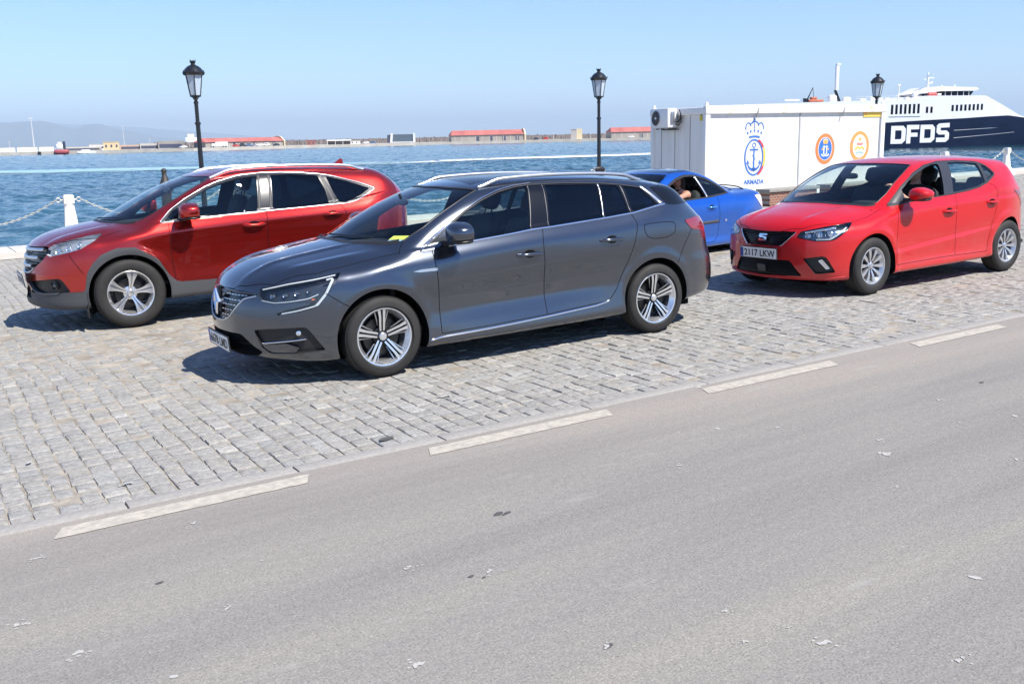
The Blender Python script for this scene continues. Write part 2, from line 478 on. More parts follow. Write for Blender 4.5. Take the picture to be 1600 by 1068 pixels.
# ================================================================ quay, road, sea, hills, sky haze
def nodes(name):
    m = bpy.data.materials.new(name); m.use_nodes = True; nt = m.node_tree
    return m, nt, nt.nodes["Principled BSDF"], (lambda t, **k: _n(nt, t, **k)), (lambda a, b: nt.links.new(a, b))
def _n(nt, t, **k):
    n = nt.nodes.new("ShaderNode" + t)
    for a, b in k.items():
        if a.startswith('i_'): 
            key = a[2:]; key = int(key) if key.isdigit() else key.replace('_', ' ')
            n.inputs[key].default_value = b
        else: setattr(n, a, b)
    return n
def ramp(n, stops):
    cr = n.color_ramp
    while len(cr.elements) > 1: cr.elements.remove(cr.elements[-1])
    cr.elements[0].position = stops[0][0]; cr.elements[0].color = (*stops[0][1], 1)
    for p, c in stops[1:]:
        e = cr.elements.new(p); e.color = (*c, 1)
    return n

def asphalt_mat():
    m, nt, b, N, L = nodes("worn_asphalt")
    tc = N("TexCoord"); 
    fine = N("TexNoise", i_Scale=95.0, i_Detail=3.0, i_Roughness=.8); mid = N("TexNoise", i_Scale=26.0, i_Detail=4.0, i_Roughness=.75); big = N("TexNoise", i_Scale=.55, i_Detail=6.0, i_Roughness=.6)
    vor = N("TexVoronoi", i_Scale=120.0)
    mp = N("Mapping"); mp.inputs["Scale"].default_value = (.22, 2.2, 1); L(tc.outputs["Object"], mp.inputs[0])
    for q in (fine, mid, vor): L(tc.outputs["Object"], q.inputs["Vector"])
    L(mp.outputs[0], big.inputs["Vector"])
    r1 = ramp(N("ValToRGB"), [(.32, (.205, .196, .180)), (.50, (.248, .235, .213)), (.66, (.288, .266, .232))]); L(big.outputs[0], r1.inputs[0])
    r2 = ramp(N("ValToRGB"), [(.28, (.42, .42, .42)), (.43, (.87, .87, .87)), (.58, (1.06, 1.06, 1.05)), (.74, (1.6, 1.59, 1.56))]); L(fine.outputs[0], r2.inputs[0])
    r3 = ramp(N("ValToRGB"), [(.3, (.86, .86, .87)), (.7, (1.10, 1.10, 1.10))]); L(mid.outputs[0], r3.inputs[0])
    a = N("MixRGB", blend_type='MULTIPLY', i_0=1.0); L(r1.outputs[0], a.inputs[1]); L(r2.outputs[0], a.inputs[2])
    c = N("MixRGB", blend_type='MULTIPLY', i_0=1.0); L(a.outputs[0], c.inputs[1]); L(r3.outputs[0], c.inputs[2])
    # rusty dust band beside the kerb
    sx = N("SeparateXYZ"); L(tc.outputs["Object"], sx.inputs[0]); mr = N("MapRange", i_1=3.9, i_2=5.1, i_3=0.0, i_4=.55); L(sx.outputs[1], mr.inputs[0])
    mu = N("Math", operation='MULTIPLY'); L(mr.outputs[0], mu.inputs[0]); L(big.outputs[0], mu.inputs[1])
    d = N("MixRGB"); L(mu.outputs[0], d.inputs[0]); L(c.outputs[0], d.inputs[1]); d.inputs[2].default_value = (.36, .30, .265, 1)
    # pale scuffs dragged along the lane
    ms = N("Mapping"); ms.inputs["Scale"].default_value = (.7, 3.2, 1); ms.inputs["Rotation"].default_value = (0, 0, .25); L(tc.outputs["Object"], ms.inputs[0]); sn = N("TexNoise", i_Scale=1.0, i_Detail=7.0, i_Roughness=.75); L(ms.outputs[0], sn.inputs["Vector"]); sr = ramp(N("ValToRGB"), [(.60, (0, 0, 0)), (.78, (.75, .75, .75))]); L(sn.outputs[0], sr.inputs[0])
    d2 = N("MixRGB"); L(sr.outputs[0], d2.inputs[0]); L(d.outputs[0], d2.inputs[1]); d2.inputs[2].default_value = (.36, .35, .33, 1); d = d2
    # dark cracks / oil
    cr = N("TexNoise", i_Scale=2.2, i_Detail=8.0, i_Roughness=.8); L(tc.outputs["Object"], cr.inputs["Vector"]); rc = ramp(N("ValToRGB"), [(.70, (0, 0, 0)), (.78, (1, 1, 1))]); L(cr.outputs[0], rc.inputs[0])
    e = N("MixRGB"); L(rc.outputs[0], e.inputs[0]); L(d.outputs[0], e.inputs[1]); e.inputs[2].default_value = (.14, .13, .125, 1)
    L(e.outputs[0], b.inputs["Base Color"]); b.inputs["Roughness"].default_value = .88; b.inputs["Specular IOR Level"].default_value = .25
    ad = N("Math", operation='ADD'); L(fine.outputs[0], ad.inputs[0]); L(vor.outputs[0], ad.inputs[1])
    bp = N("Bump", i_Strength=.30, i_Distance=.003); L(ad.outputs[0], bp.inputs["Height"]); L(bp.outputs[0], b.inputs["Normal"])
    return m

def speckle(name, c1, c2, scale=8, rough=.85, bscale=60, bstr=.3, bdist=.003, c3=None, attr=None):
    m, nt, b, N, L = nodes(name); tc = N("TexCoord"); n = N("TexNoise", i_Scale=float(scale), i_Detail=8.0, i_Roughness=.7); L(tc.outputs["Object"], n.inputs["Vector"])
    st = [(.35, c1), (.65, c2)] + ([(.8, c3)] if c3 else []); r = ramp(N("ValToRGB"), st); L(n.outputs[0], r.inputs[0]); out = r.outputs[0]
    if attr:
        at = N("Attribute"); at.attribute_name = attr; mx = N("MixRGB", blend_type='MULTIPLY', i_0=1.0); L(out, mx.inputs[1]); L(at.outputs["Color"], mx.inputs[2]); out = mx.outputs[0]
    L(out, b.inputs["Base Color"]); b.inputs["Roughness"].default_value = rough; b.inputs["Specular IOR Level"].default_value = .25
    n2 = N("TexNoise", i_Scale=float(bscale), i_Detail=4.0); L(tc.outputs["Object"], n2.inputs["Vector"]); bp = N("Bump", i_Strength=bstr, i_Distance=bdist); L(n2.outputs[0], bp.inputs["Height"]); L(bp.outputs[0], b.inputs["Normal"])
    return m

def rect(x0, y0, x1, y1, z): return [(x0, y0, z), (x1, y0, z), (x1, y1, z), (x0, y1, z)]
def struct(o): o['kind'] = 'structure'; return o

# road
mb = MB(); mb.add(rect(-40, -30, 60, 5.10, 0), [(0, 1, 2, 3)]); struct(mb.build('road', [asphalt_mat()], mat4=GM))
# flush granite kerb, stone by stone
mb = MB(); u = -6.0
while u < 45:
    L_ = random.uniform(.9, 1.15); mb.box((u + L_/2, 5.155 + random.uniform(-.003, .003), -.09), (L_ - .008, .125, .19 + random.uniform(0, .008)), bev=.008); u += L_
struct(mb.build('kerb', [speckle("granite_kerb", (.27, .255, .235), (.34, .325, .30), 30, bscale=90)], mat4=GM, sharp=40))
# sand bed of the cobbles
mb = MB(); mb.add(rect(-40, 5.09, 60, 20.15, -.0125), [(0, 1, 2, 3)])
struct(mb.build('cobble_bed', [speckle("joint_sand", (.20, .175, .14), (.42, .375, .31), 3.0, bscale=70, bstr=.5, bdist=.01)], mat4=GM))
# setts
def setts():
    V = []; F = []; C = []; rng = random.Random(3)
    def infront(u, v):
        p = GP(u, v) - CAMP; d = p.dot(F_); x = p.dot(R_); y = p.dot(U_)
        return d > 1.5 and abs(x/d) < .78 and y/d > -.40 and y/d < .30
    u = -8.0
    while u < 42:
        rw = rng.uniform(.108, .130); v = 5.222 + rng.uniform(-.004, .01); far = False
        while v < 20.12:
            ln = rng.uniform(.09, .15)
            if v + ln > 20.13: ln = 20.13 - v
            if ln > .04 and infront(u, v):
                d = math.hypot(u, v); gp = rng.choice((.002, .0025, .003, .004)) if rng.random() < .8 else .008; g2 = rng.uniform(.0006, .0022)
                # gentle waviness of the rows
                wob = .02*math.sin(v*.9 + u*.13) + .012*math.sin(v*2.3 + 1.0); z0 = rng.gauss(-.0035, .0028) + .006*math.sin(u*.7)*math.sin(v*.5) - .004; tx = rng.gauss(0, .012); ty = rng.gauss(0, .012)
                x0, x1, y0, y1 = u + wob + gp, u + wob + rw - gp, v + g2, v + ln - g2
                jit = lambda: rng.uniform(-.005, .005)
                K = [(x0+jit(), y0+jit()), (x1+jit(), y0+jit()), (x1+jit(), y1+jit()), (x0+jit(), y1+jit())]
                cx, cy = (x0+x1)/2, (y0+y1)/2; b = len(V); tone = rng.gauss(1.0, .045); hue = rng.gauss(0, .010)
                col = (max(.6, tone*(1+hue)), max(.6, tone), max(.6, tone*(1-hue*1.3)), 1)
                if rng.random() < .035: col = tuple([q*1.18 for q in col[:3]]) + (1,)
                near = d < 9.5
                rings = ((1.0, -.026), (1.0, -.0045), (.93, .0), (.55, .0015)) if near else ((1.0, -.026), (1.0, -.005), (.88, .0))
                for s_, h in rings:
                    for (x, y) in K:
                        xx = cx + (x-cx)*s_; yy = cy + (y-cy)*s_; V.append((xx, yy, z0 + h + (tx*(xx-cx) + ty*(yy-cy) + (rng.uniform(-.0022, .0022) if h > -.01 else 0))))
                nr = len(rings)
                for r in range(nr-1):
                    for k in range(4): F.append((b+r*4+k, b+r*4+(k+1) % 4, b+(r+1)*4+(k+1) % 4, b+(r+1)*4+k))
                F.append((b+(nr-1)*4, b+(nr-1)*4+1, b+(nr-1)*4+2, b+(nr-1)*4+3)); C += [col] * (nr*4)
            v += ln
        u += rw
    return V, F, C
V_, F_s, C_ = setts()
o = mobj('cobbles', V_, F_s, speckle("granite_setts", (.225, .219, .205), (.37, .354, .322), 26, bscale=85, bstr=.8, bdist=.009, attr='tone'), smooth=True, sharp=50); o.matrix_world = GM; struct(o)
ca = o.data.color_attributes.new('tone', 'FLOAT_COLOR', 'POINT'); ca.data.foreach_set('color', np.array(C_, np.float32).ravel())
# quay apron and coping
mb = MB(); mb.add(rect(-40, 20.12, 60, 21.55, -.004), [(0, 1, 2, 3)]); struct(mb.build('quay_apron', [speckle("sandy_concrete", (.46, .40, .33), (.58, .50, .42), 3)], mat4=GM))
mb = MB()
u = -40
while u < 60: mb.box((u + 1.0, 22.32, -.22), (1.985, 1.52, .45), bev=.015); u += 2.0
struct(mb.build('quay_coping', [speckle("pale_coping_stone", (.50, .485, .44), (.62, .60, .55), 4)], mat4=GM, sharp=40))
mb = MB(); mb.box((10, 22.0, -3.0), (100, 2.0, 5.2)); struct(mb.build('quay_wall', [speckle("quay_wall_stone", (.16, .15, .13), (.26, .24, .21), 1.2)], mat4=GM))
# painted edge line: dashes
M_LINE = speckle("worn_road_paint", (.33, .305, .265), (.49, .445, .375), 16, bscale=120, c3=(.54, .49, .415))
for i, (a, b) in enumerate([(-4.3, -3.0), (-1.95, -.65), (.475, 1.74), (2.49, 3.83), (4.68, 6.03), (7.02, 8.26), (9.35, 10.6), (11.7, 12.95), (14.0, 15.3)]):
    n = 26; top = []; bot = []
    for k in range(n + 1):
        t = k / n; x = a + (b-a)*t; top.append((x + .03, 5.022 + random.uniform(-.003, .003), .0035)); bot.append((x - .03, 4.885 + random.uniform(-.003, .003), .0035))
    P = bot + top[::-1]; mb = MB(); mb.add([(p[0], p[1], p[2]) for p in P], [tuple(range(len(P)))]); struct(mb.build('road_marking', [M_LINE], mat4=GM))
# gull droppings and small stains on road and setts
def blob(mb, u, v, r, z=.0025, el=1.5, ang=0.0, n=14):
    P = []
    for k in range(n):
        w = 2*math.pi*k/n; q = r*random.uniform(.85, 1.1); x, y = q*el*math.cos(w), q*math.sin(w); P.append((u + x*math.cos(ang) - y*math.sin(ang), v + x*math.sin(ang) + y*math.cos(ang), z))
    mb.add(P, [tuple(range(n))])
mb = MB()
for u, v, r in [(.38, 3.64, .022), (1.34, 2.84, .020), (1.93, 3.34, .016), (1.67, 3.58, .018), (2.57, 2.12, .022), (2.36, 2.29, .012), (4.47, 3.3, .034), (4.4, 4.03, .018), (3.46, 3.87, .02), (4.66, 3.49, .024), (.22, 4.02, .022), (.91, 5.51, .02), (.35, 4.69, .02), (2.85, 1.78, .016), (2.46, 2.5, .012), (3.18, 6.04, .035), (3.23, 5.84, .02), (4.72, 5.07, .028), (4.09, 2.95, .012), (2.56, 2.27, .010), (1.94, 2.55, .014), (.92, 3.67, .014), (4.93, 2.82, .016), (3.88, 6.52, .03), (2.29, 6.73, .03), (1.05, 4.68, .018), (5.68, 3.8, .02)]:
    an = random.uniform(-.6, .9)
    for _ in range(7): q = random.uniform(-1, 1); blob(mb, u + q*r*1.1*math.cos(an) + random.uniform(-.3, .3)*r, v + q*r*1.1*math.sin(an) + random.uniform(-.3, .3)*r, r*random.uniform(.15, .42), (.006 if v > 5.2 else .0025) + random.uniform(0, .0006), random.uniform(1, 2.4), random.uniform(0, 3))
    for _ in range(3): blob(mb, u + random.uniform(-.06, .06), v + random.uniform(-.05, .05), r*.25, .006 if v > 5.2 else .0025)
for _ in range(40):
    u = random.uniform(-1, 14); v = random.uniform(1.4, 5.0) if random.random() < .45 else random.uniform(5.4, 14); blob(mb, u, v, random.uniform(.004, .016), .006 if v > 5.2 else .0025, random.uniform(1, 2.2), random.uniform(0, 3))
o = mb.build('gull_droppings', [mat("gull_dropping", (.40, .39, .365), .8)], mat4=GM); tag(o, kind='stuff', label="small white gull droppings spattered over the road and cobbles", cat="droppings")
mb = MB()
for u, v, r in [(2.30, 3.87, .018), (2.345, 3.855, .012), (2.32, 3.845, .009), (1.84, 3.34, .009), (1.88, 3.30, .006), (2.4, 5.35, .03), (1.95, 2.55, .012), (.75, 4.08, .010), (6.3, 3.9, .014)]: blob(mb, u, v, r, .0023 if v < 5.2 else .0062, 1.9, .3)
o = mb.build('oil_spots', [mat("oil_spot", (.085, .08, .078), .6)], mat4=GM); tag(o, kind='stuff', label="small dark oil spots on the grey road and cobbles", cat="stains")

# ---- sea
def sea_mat():
    m, nt, b, N, L = nodes("harbour_water"); tc = N("TexCoord")
    b.inputs["Base Color"].default_value = (.012, .075, .13, 1); b.inputs["Roughness"].default_value = .07; b.inputs["IOR"].default_value = 1.33
    n0 = N("TexNoise", i_Scale=.035, i_Detail=3.0); L(tc.outputs["Object"], n0.inputs["Vector"]); r0 = ramp(N("ValToRGB"), [(.35, (.007, .048, .064)), (.7, (.014, .080, .112))]); L(n0.outputs[0], r0.inputs[0]); L(r0.outputs[0], b.inputs["Base Color"])
    last = None
    for sc, st, ds in ((1.1, .42, .26), (4.0, .38, .08)):
        mp = N("Mapping"); mp.inputs["Rotation"].default_value = (0, 0, .5); mp.inputs["Scale"].default_value = (sc*.55, sc, sc); L(tc.outputs["Object"], mp.inputs[0])
        n = N("TexNoise", i_Scale=1.0, i_Detail=5.0, i_Roughness=.6); L(mp.outputs[0], n.inputs["Vector"])
        bp = N("Bump", i_Strength=st, i_Distance=ds); L(n.outputs[0], bp.inputs["Height"])
        if last: L(last.outputs[0], bp.inputs["Normal"])
        last = bp
    L(last.outputs[0], b.inputs["Normal"])
    return m
WL = -2.6; M_SEA = sea_mat()
def waves(X, Y):
    rng = np.random.default_rng(5); Z = np.zeros_like(X)
    for _ in range(46):
        lam = math.exp(rng.uniform(math.log(.8), math.log(5.0))); th = rad(200) + rng.normal(0, .55); k = 2*math.pi/lam; ph = rng.uniform(0, 6.28)
        s = np.sin(k*(X*math.cos(th) + Y*math.sin(th)) + ph); Z += .0068*lam**.8*(s + .35*np.cos(2*(k*(X*math.cos(th) + Y*math.sin(th)) + ph)))
    return Z
def sheet(name, x0, x1, nx, y0, y1, ny, fade=True):
    xs = np.linspace(x0, x1, nx); ys = y0 + (y1-y0)*np.linspace(0, 1, ny)**1.25; X, Y = np.meshgrid(xs, ys, indexing='ij'); Z = waves(X, Y)
    Z *= np.clip((y1 - Y)/12, 0, 1)*np.clip((X-x0)/8, 0, 1)*np.clip((x1-X)/8, 0, 1)*(np.clip((Y-y0)/12, 0, 1) if y0 > 100 else 1)
    V = np.stack([X, Y, Z + WL], -1).reshape(-1, 3); i = np.arange(nx*ny).reshape(nx, ny)
    F = np.stack([i[:-1, :-1], i[1:, :-1], i[1:, 1:], i[:-1, 1:]], -1).reshape(-1, 4)
    return struct(mobj(name, V, F, M_SEA))
sheet('sea_near', -25, 175, 700, 22.6, 190, 420)
sheet('sea_far', -160, 900, 760, 188, 760, 420)
mb = MB(); B_ = 42000
for x0, y0, x1, y1 in [(-B_, 759, B_, B_), (-B_, 190, -160, 759), (900, 190, B_, 759), (-B_, -B_, -25, 190), (175, -B_, B_, 190), (-25, -B_, 175, -60)]: mb.add(rect(x0, y0, x1, y1, WL), [(0, 1, 2, 3)])
struct(mb.build('sea', [M_SEA]))
# boat wakes: broken foam streaks on the water
def foam_mat(name, col, lo, hi):
    m, nt, b, N, L = nodes(name); tc = N("TexCoord"); mp = N("Mapping"); mp.inputs["Scale"].default_value = (.10, .55, 1); mp.inputs["Rotation"].default_value = (0, 0, .28); L(tc.outputs["Object"], mp.inputs[0])
    n = N("TexNoise", i_Scale=1.0, i_Detail=7.0, i_Roughness=.72); L(mp.outputs[0], n.inputs["Vector"]); at = N("Attribute"); at.attribute_name = 'edge'
    ad = N("Math", operation='MULTIPLY'); L(n.outputs[0], ad.inputs[0]); L(at.outputs["Fac"], ad.inputs[1]); mr = N("MapRange", i_1=lo, i_2=hi, i_3=0.0, i_4=1.0); L(ad.outputs[0], mr.inputs[0])
    L(mr.outputs[0], b.inputs["Alpha"]); b.inputs["Base Color"].default_value = (*col, 1); b.inputs["Roughness"].default_value = .7
    return m
def wake(pts, wid, mt):
    P = dense(round_poly(pts, 30, 8, closed=False), 3.0, False); n = len(P); T_ = np.gradient(P, axis=0); T_ /= np.linalg.norm(T_, axis=1)[:, None]; Nn = np.stack([-T_[:, 1], T_[:, 0]], 1)
    k = 9; V = []; E = []
    for i in range(n):
        wv = np.interp(i/(n-1), [q/(len(wid)-1) for q in range(len(wid))], wid)*(1 + .12*math.sin(i*.31) + .08*math.sin(i*.83))
        for j in range(k):
            t = -1 + 2*j/(k-1); p = P[i] + Nn[i]*t*wv/2; V.append((p[0], p[1], WL + .14)); E.append(1.25*(1 - abs(t)**2.5)*min(1, i/4, (n-1-i)/4 + .01))
    F = [(i*k+j, (i+1)*k+j, (i+1)*k+j+1, i*k+j+1) for i in range(n-1) for j in range(k-1)]
    o = mobj('wake', V, F, mt); a = o.data.attributes.new('edge', 'FLOAT', 'POINT'); a.data.foreach_set('value', np.array(E, np.float32)); return struct(o)
wake([(-70, 208), (18, 204), (42, 184), (70, 176), (90, 163)], [58, 54, 44, 34, 26], foam_mat("pale_foam", (.42, .66, .74), .36, .80))
wake([(60, 176), (80, 166), (100, 174), (120, 170), (140, 168), (190, 172)], [10, 16, 22, 26, 30, 32], foam_mat("white_foam", (.85, .9, .92), .34, .62))

# ---- hills across the bay
def polar(az, d, z=0): return Vector((CAMP.x + d*math.sin(rad(az)), CAMP.y + d*math.cos(rad(az)), z))
def ridge(name, prof, D, depth, mt, seed):
    rng = np.random.default_rng(seed); azs = np.arange(prof[0][0], prof[-1][0], .10); H = pchip([p[0] for p in prof], [p[1]*1.72 for p in prof], azs)
    H = H + gauss(rng.normal(0, 1, len(azs)), 3)*H*.05; rows = [(0, 0), (.25, .35), (.5, .72), (.75, .93), (1, 1), (1.4, .6)]; V = []; n = len(azs)
    for t, hf in rows:
        nz = gauss(rng.normal(0, 1, n), 2)
        for i, a in enumerate(azs): V.append(tuple(polar(a, D + depth*t + nz[i]*depth*.12, WL + max(0, H[i]*hf*(1 + .06*nz[i]*(t not in (0, 1)))))))
    F = [(j*n+i, j*n+i+1, (j+1)*n+i+1, (j+1)*n+i) for j in range(len(rows)-1) for i in range(n-1)]
    return struct(mobj(name, V, F, mt))
M_HILL = speckle("hill_scrub", (.05, .065, .05), (.12, .12, .09), .002)
ridge('hills', [(-8, 340), (-2, 380), (2, 350), (5, 335), (6.5, 350), (7, 352), (7.6, 330), (8.2, 270), (8.6, 245), (9.3, 290), (9.8, 300), (10.5, 250), (11.5, 190), (12.6, 120), (14, 70), (16, 20), (17, 0)], 23500, 2500, M_HILL, 4)
ridge('far_hills', [(-12, 500), (2, 520), (6, 460), (10, 400), (14, 270), (19, 90), (22, 0)], 33500, 3000, M_HILL, 8)
# ---- haze over the bay
hm = bpy.data.materials.new("sea_haze"); hm.use_nodes = True; hn = hm.node_tree; hn.nodes.clear(); ho = hn.nodes.new("ShaderNodeOutputMaterial"); hv = hn.nodes.new("ShaderNodeVolumePrincipled")
hv.inputs["Color"].default_value = (.69, .85, 1, 1); hv.inputs["Density"].default_value = 7e-5; hv.inputs["Anisotropy"].default_value = 0
hn.links.new(hv.outputs[0], ho.inputs["Volume"])
mb = MB(); mb.box((0, 0, 445), (2*B_ + 200, 2*B_ + 200, 910)); o = mb.build('haze', [hm]); tag(o, kind='stuff', label="pale blue sea haze over the harbour and the far hills", cat="haze")
# ---------------------------------------------------------------- turning a body surface into a car with parts
class Car:
    def __init__(s, c, root, paintm, h=.02):
        s.b = Body(c); s.c = c; s.root = root; s.pm = paintm
        s.V, s.T = s.b.mesh(h)
        s.regs = []
        s.axles = [0, -c['wb']]
        for ax in s.axles:
            R = c['ar'] if ax == 0 else c.get('arr', c['ar'])
            P = np.array([(ax + R * math.cos(w), c['rt'] + R * math.sin(w)) for w in np.linspace(-.65, math.pi + .65, 60)])
            s.region('arch', 'side', P, lambda N, C: np.abs(N[:, 1]) > .0, r=0)
    def region(s, name, proj, poly, cond=None, r=.02):
        P = round_poly(poly, r) if r > 0 else np.asarray(poly, float)
        if cond is None:
            cond = {'side': lambda N, C: np.abs(N[:, 1]) > .15, 'top': lambda N, C: N[:, 2] > .2, 'nose': lambda N, C: C[:, 0] > -.3, 'tail': lambda N, C: C[:, 0] < -2.0}[proj]
        s.regs.append((name, proj, P, cond)); return P
    def uv(s, proj, P):
        a, b = s.b.coords(proj, P)
        if proj in ('nose', 'tail', 'top'):
            if proj == 'top': b = np.abs(b)
            else: a = np.abs(a)
        return a, b
    def process(s):
        for name, proj, P, cond in s.regs:
            a, b = s.uv(proj, s.V)
            lo = P.min(0) - .06; hi = P.max(0) + .06
            near = (a > lo[0]) & (a < hi[0]) & (b > lo[1]) & (b < hi[1])
            N = s.b.normal(s.V[near]); sd = np.full(len(s.V), 1.0)
            ok = cond(N, s.V[near])
            idx = np.where(near)[0][ok]
            sd[idx] = sdpoly(a[idx], b[idx], P)
            flag = np.zeros(len(s.V), bool); flag[idx] = True
            tm = flag[s.T].all(1)
            n0 = len(s.V)
            V2, T2 = cut(s.V, s.T[tm], sd)
            s.T = np.concatenate([s.T[~tm], T2]); s.V = V2
            if len(V2) > n0: s.V[n0:] = s.b.project(s.V[n0:], 2)
        s.N = s.b.normal(s.V)
        cen = s.V[s.T].mean(1); cn = s.N[s.T].mean(1)
        s.lab = np.full(len(s.T), -1)
        s.names = []
        for i, (name, proj, P, cond) in enumerate(s.regs[2:] + s.regs[:2]):
            if name not in s.names: s.names.append(name)
            a, b = s.uv(proj, cen)
            m = (sdpoly(a, b, P) < 0) & cond(cn, cen)
            s.lab[m] = s.names.index(name)
        s.cen = cen
    def sub(s, m):
        T = s.T[m]; u, inv = np.unique(T, return_inverse=True)
        return s.V[u], inv.reshape(-1, 3), s.N[u]
    def mask(s, name, side=0):
        m = s.lab == (s.names.index(name) if name else -1)
        if side: m &= (s.cen[:, 1] * side > 0)
        return m
    def panel(s, name, region, mat_, side=0, parent=None, off=0.0):
        m = s.mask(region, side)
        if not m.any(): print('EMPTY', name, region); return None
        V, T, N = s.sub(m)
        return mobj(name, V + N * off, T, mat_, parent or s.root, normals=N)
    def inset(s, name, region, mat_, d=.03, side=0, parent=None, axis=None, mats2=None):
        m = s.mask(region, side); V, T, N = s.sub(m)
        dv = -N * d if axis is None else np.broadcast_to(np.array(axis) * d, V.shape)
        n = len(V); e = {}
        for t in T:
            for k in range(3):
                a, b = int(t[k]), int(t[(k+1) % 3]); e[(a, b)] = 1
        be = [(a, b) for (a, b) in e if (b, a) not in e]
        F = [tuple(t + n) for t in T] + [(a, b, b + n, a + n) for a, b in be]
        return mobj(name, np.concatenate([V, V + dv]), F, mat_, parent or s.root, smooth=False)
    def path(s, proj, pts, side=1, closed=False, r=.02, st=.02):
        P = dense(round_poly(pts, r, closed=closed), st, closed)
        a = P[:, 0].copy(); b = P[:, 1].copy()
        if proj in ('nose', 'tail'): a = a * side
        if proj == 'top': b = b * side
        X = s.b.on(proj, a, b, side if proj == 'side' else 1)
        return X, s.b.normal(X)
    def ribbon(s, name, proj, pts, w, h, mat_, side=1, parent=None, closed=False, r=.02, base=-.004, rnd=True, mb=None, wf=None):
        X, N = s.path(proj, pts, side, closed, r)
        n = len(X); Tn = np.roll(X, -1, 0) - np.roll(X, 1, 0)
        if not closed: Tn[0] = X[1] - X[0]; Tn[-1] = X[-1] - X[-2]
        Tn /= np.linalg.norm(Tn, axis=1)[:, None] + 1e-12
        Bn = np.cross(Tn, N); Bn /= np.linalg.norm(Bn, axis=1)[:, None] + 1e-12
        ws = np.full(n, w) if wf is None else np.array([wf(q) for q in np.linspace(0, 1, n)]) * w
        prof = [(-.5, base), (-.5, h*.35), (-.3, h), (.3, h), (.5, h*.35), (.5, base)] if rnd else [(-.5, base), (-.5, h), (.5, h), (.5, base)]
        V = np.concatenate([X + Bn * (ws * p[0])[:, None] + N * p[1] for p in prof]); k = len(prof); F = []
        for j in range(k - 1):
            for i in range(n if closed else n - 1):
                i2 = (i+1) % n; F.append((j*n+i, j*n+i2, (j+1)*n+i2, (j+1)*n+i))
        if not closed: F.append([j*n for j in range(k)][::-1]); F.append([j*n+n-1 for j in range(k)])
        if mb is not None: mb.add(V, F); return
        return mobj(name, V, F, mat_, parent or s.root, smooth=True)
    def patch(s, name, proj, poly, off, mat_, side=1, parent=None, r=.01, st=.015, mb=None, skirt=True):
        P = dense(round_poly(poly, r), st)
        lo = P.min(0); hi = P.max(0); gx = np.arange(lo[0] + st/2, hi[0], st); gy = np.arange(lo[1] + st/2, hi[1], st)
        G = np.array([(a, b) for a in gx for b in gy]); 
        if len(G): G = G[sdpoly(G[:, 0], G[:, 1], P) < -st * .45]
        n = len(P); A = np.concatenate([P, G]) if len(G) else P
        res = geometry.delaunay_2d_cdt([Vector(p) for p in A], [(i, (i+1) % n) for i in range(n)], [], 1, 1e-7)
        vs = np.array([tuple(v) for v in res[0]]); F = [list(f) for f in res[2]]
        a = vs[:, 0].copy(); b = vs[:, 1].copy()
        if proj in ('nose', 'tail'): a = a * side
        if proj == 'top': b = b * side
        X = s.b.on(proj, a, b, side if proj == 'side' else 1); N = s.b.normal(X)
        f0 = F[0]; nn = np.cross(X[f0[1]] - X[f0[0]], X[f0[2]] - X[f0[0]])
        if nn @ N[f0[0]] < 0: F = [f[::-1] for f in F]
        V = X + N * off; VN = N
        if skirt:
            e = {(f[k], f[(k+1) % len(f)]) for f in F for k in range(len(f))}; be = [(a_, b_) for a_, b_ in e if (b_, a_) not in e]
            m = len(V); V = np.concatenate([V, X - N * .003]); F = F + [(b_, a_, a_ + m, b_ + m) for a_, b_ in be]
            if mb is not None: mb.add(V, F); return
            return mobj(name, V, F, mat_, parent or s.root, smooth=True, sharp=40)
        if mb is not None: mb.add(V, F); return
        return mobj(name, V, F, mat_, parent or s.root, normals=VN)
    def lining(s, zmin, mat_=None):
        m = np.isin(s.lab, [-1] + [s.names.index(q) for q in s.names if q in ('pillar_black', 'roof', 'hood', 'door_front', 'door_rear', 'header_black', 'tailgate', 'rear_black')])
        m &= (s.cen[:, 2] > zmin) & (s.cen[:, 0] < .02)
        V, T, N = s.sub(m)
        return mobj('headlining', V - N * .028, T[:, ::-1], mat_ or M_INT, s.root, normals=-N)
    def wells(s):
        c = s.c
        for ax in s.axles:
            R = c['ar'] if ax == 0 else c.get('arr', c['ar'])
            for sd in (1, -1):
                w = np.linspace(-.62, math.pi + .62, 48); a = ax + R * np.cos(w); b = c['rt'] + R * np.sin(w)
                X = s.b.on('side', a, b, sd); n = len(w); V = [X, X * [1, 1, 1] - np.array([0, sd*.015, 0])]
                R2 = R + .012
                X2 = np.stack([ax + R2*np.cos(w), X[:, 1] - sd*.03, c['rt'] + R2*np.sin(w)], 1); X3 = X2.copy(); X3[:, 1] = sd * .48
                V = np.concatenate([V[0], V[1], X2, X3, [[ax, sd*.48, c['rt']]]]); F = []
                for j in range(3):
                    for i in range(n-1): F.append((j*n+i, j*n+i+1, (j+1)*n+i+1, (j+1)*n+i))
                for i in range(n-1): F.append((3*n+i, 3*n+i+1, 4*n))
                mobj('wheel_well', V, F, M_WELL, s.root, smooth=False)

def superbox(mb, c, size, e=.35, rot=None, n=16, warp=None): mb.sell(c, [q/2 for q in size], (e, e), rot, n, warp=warp)

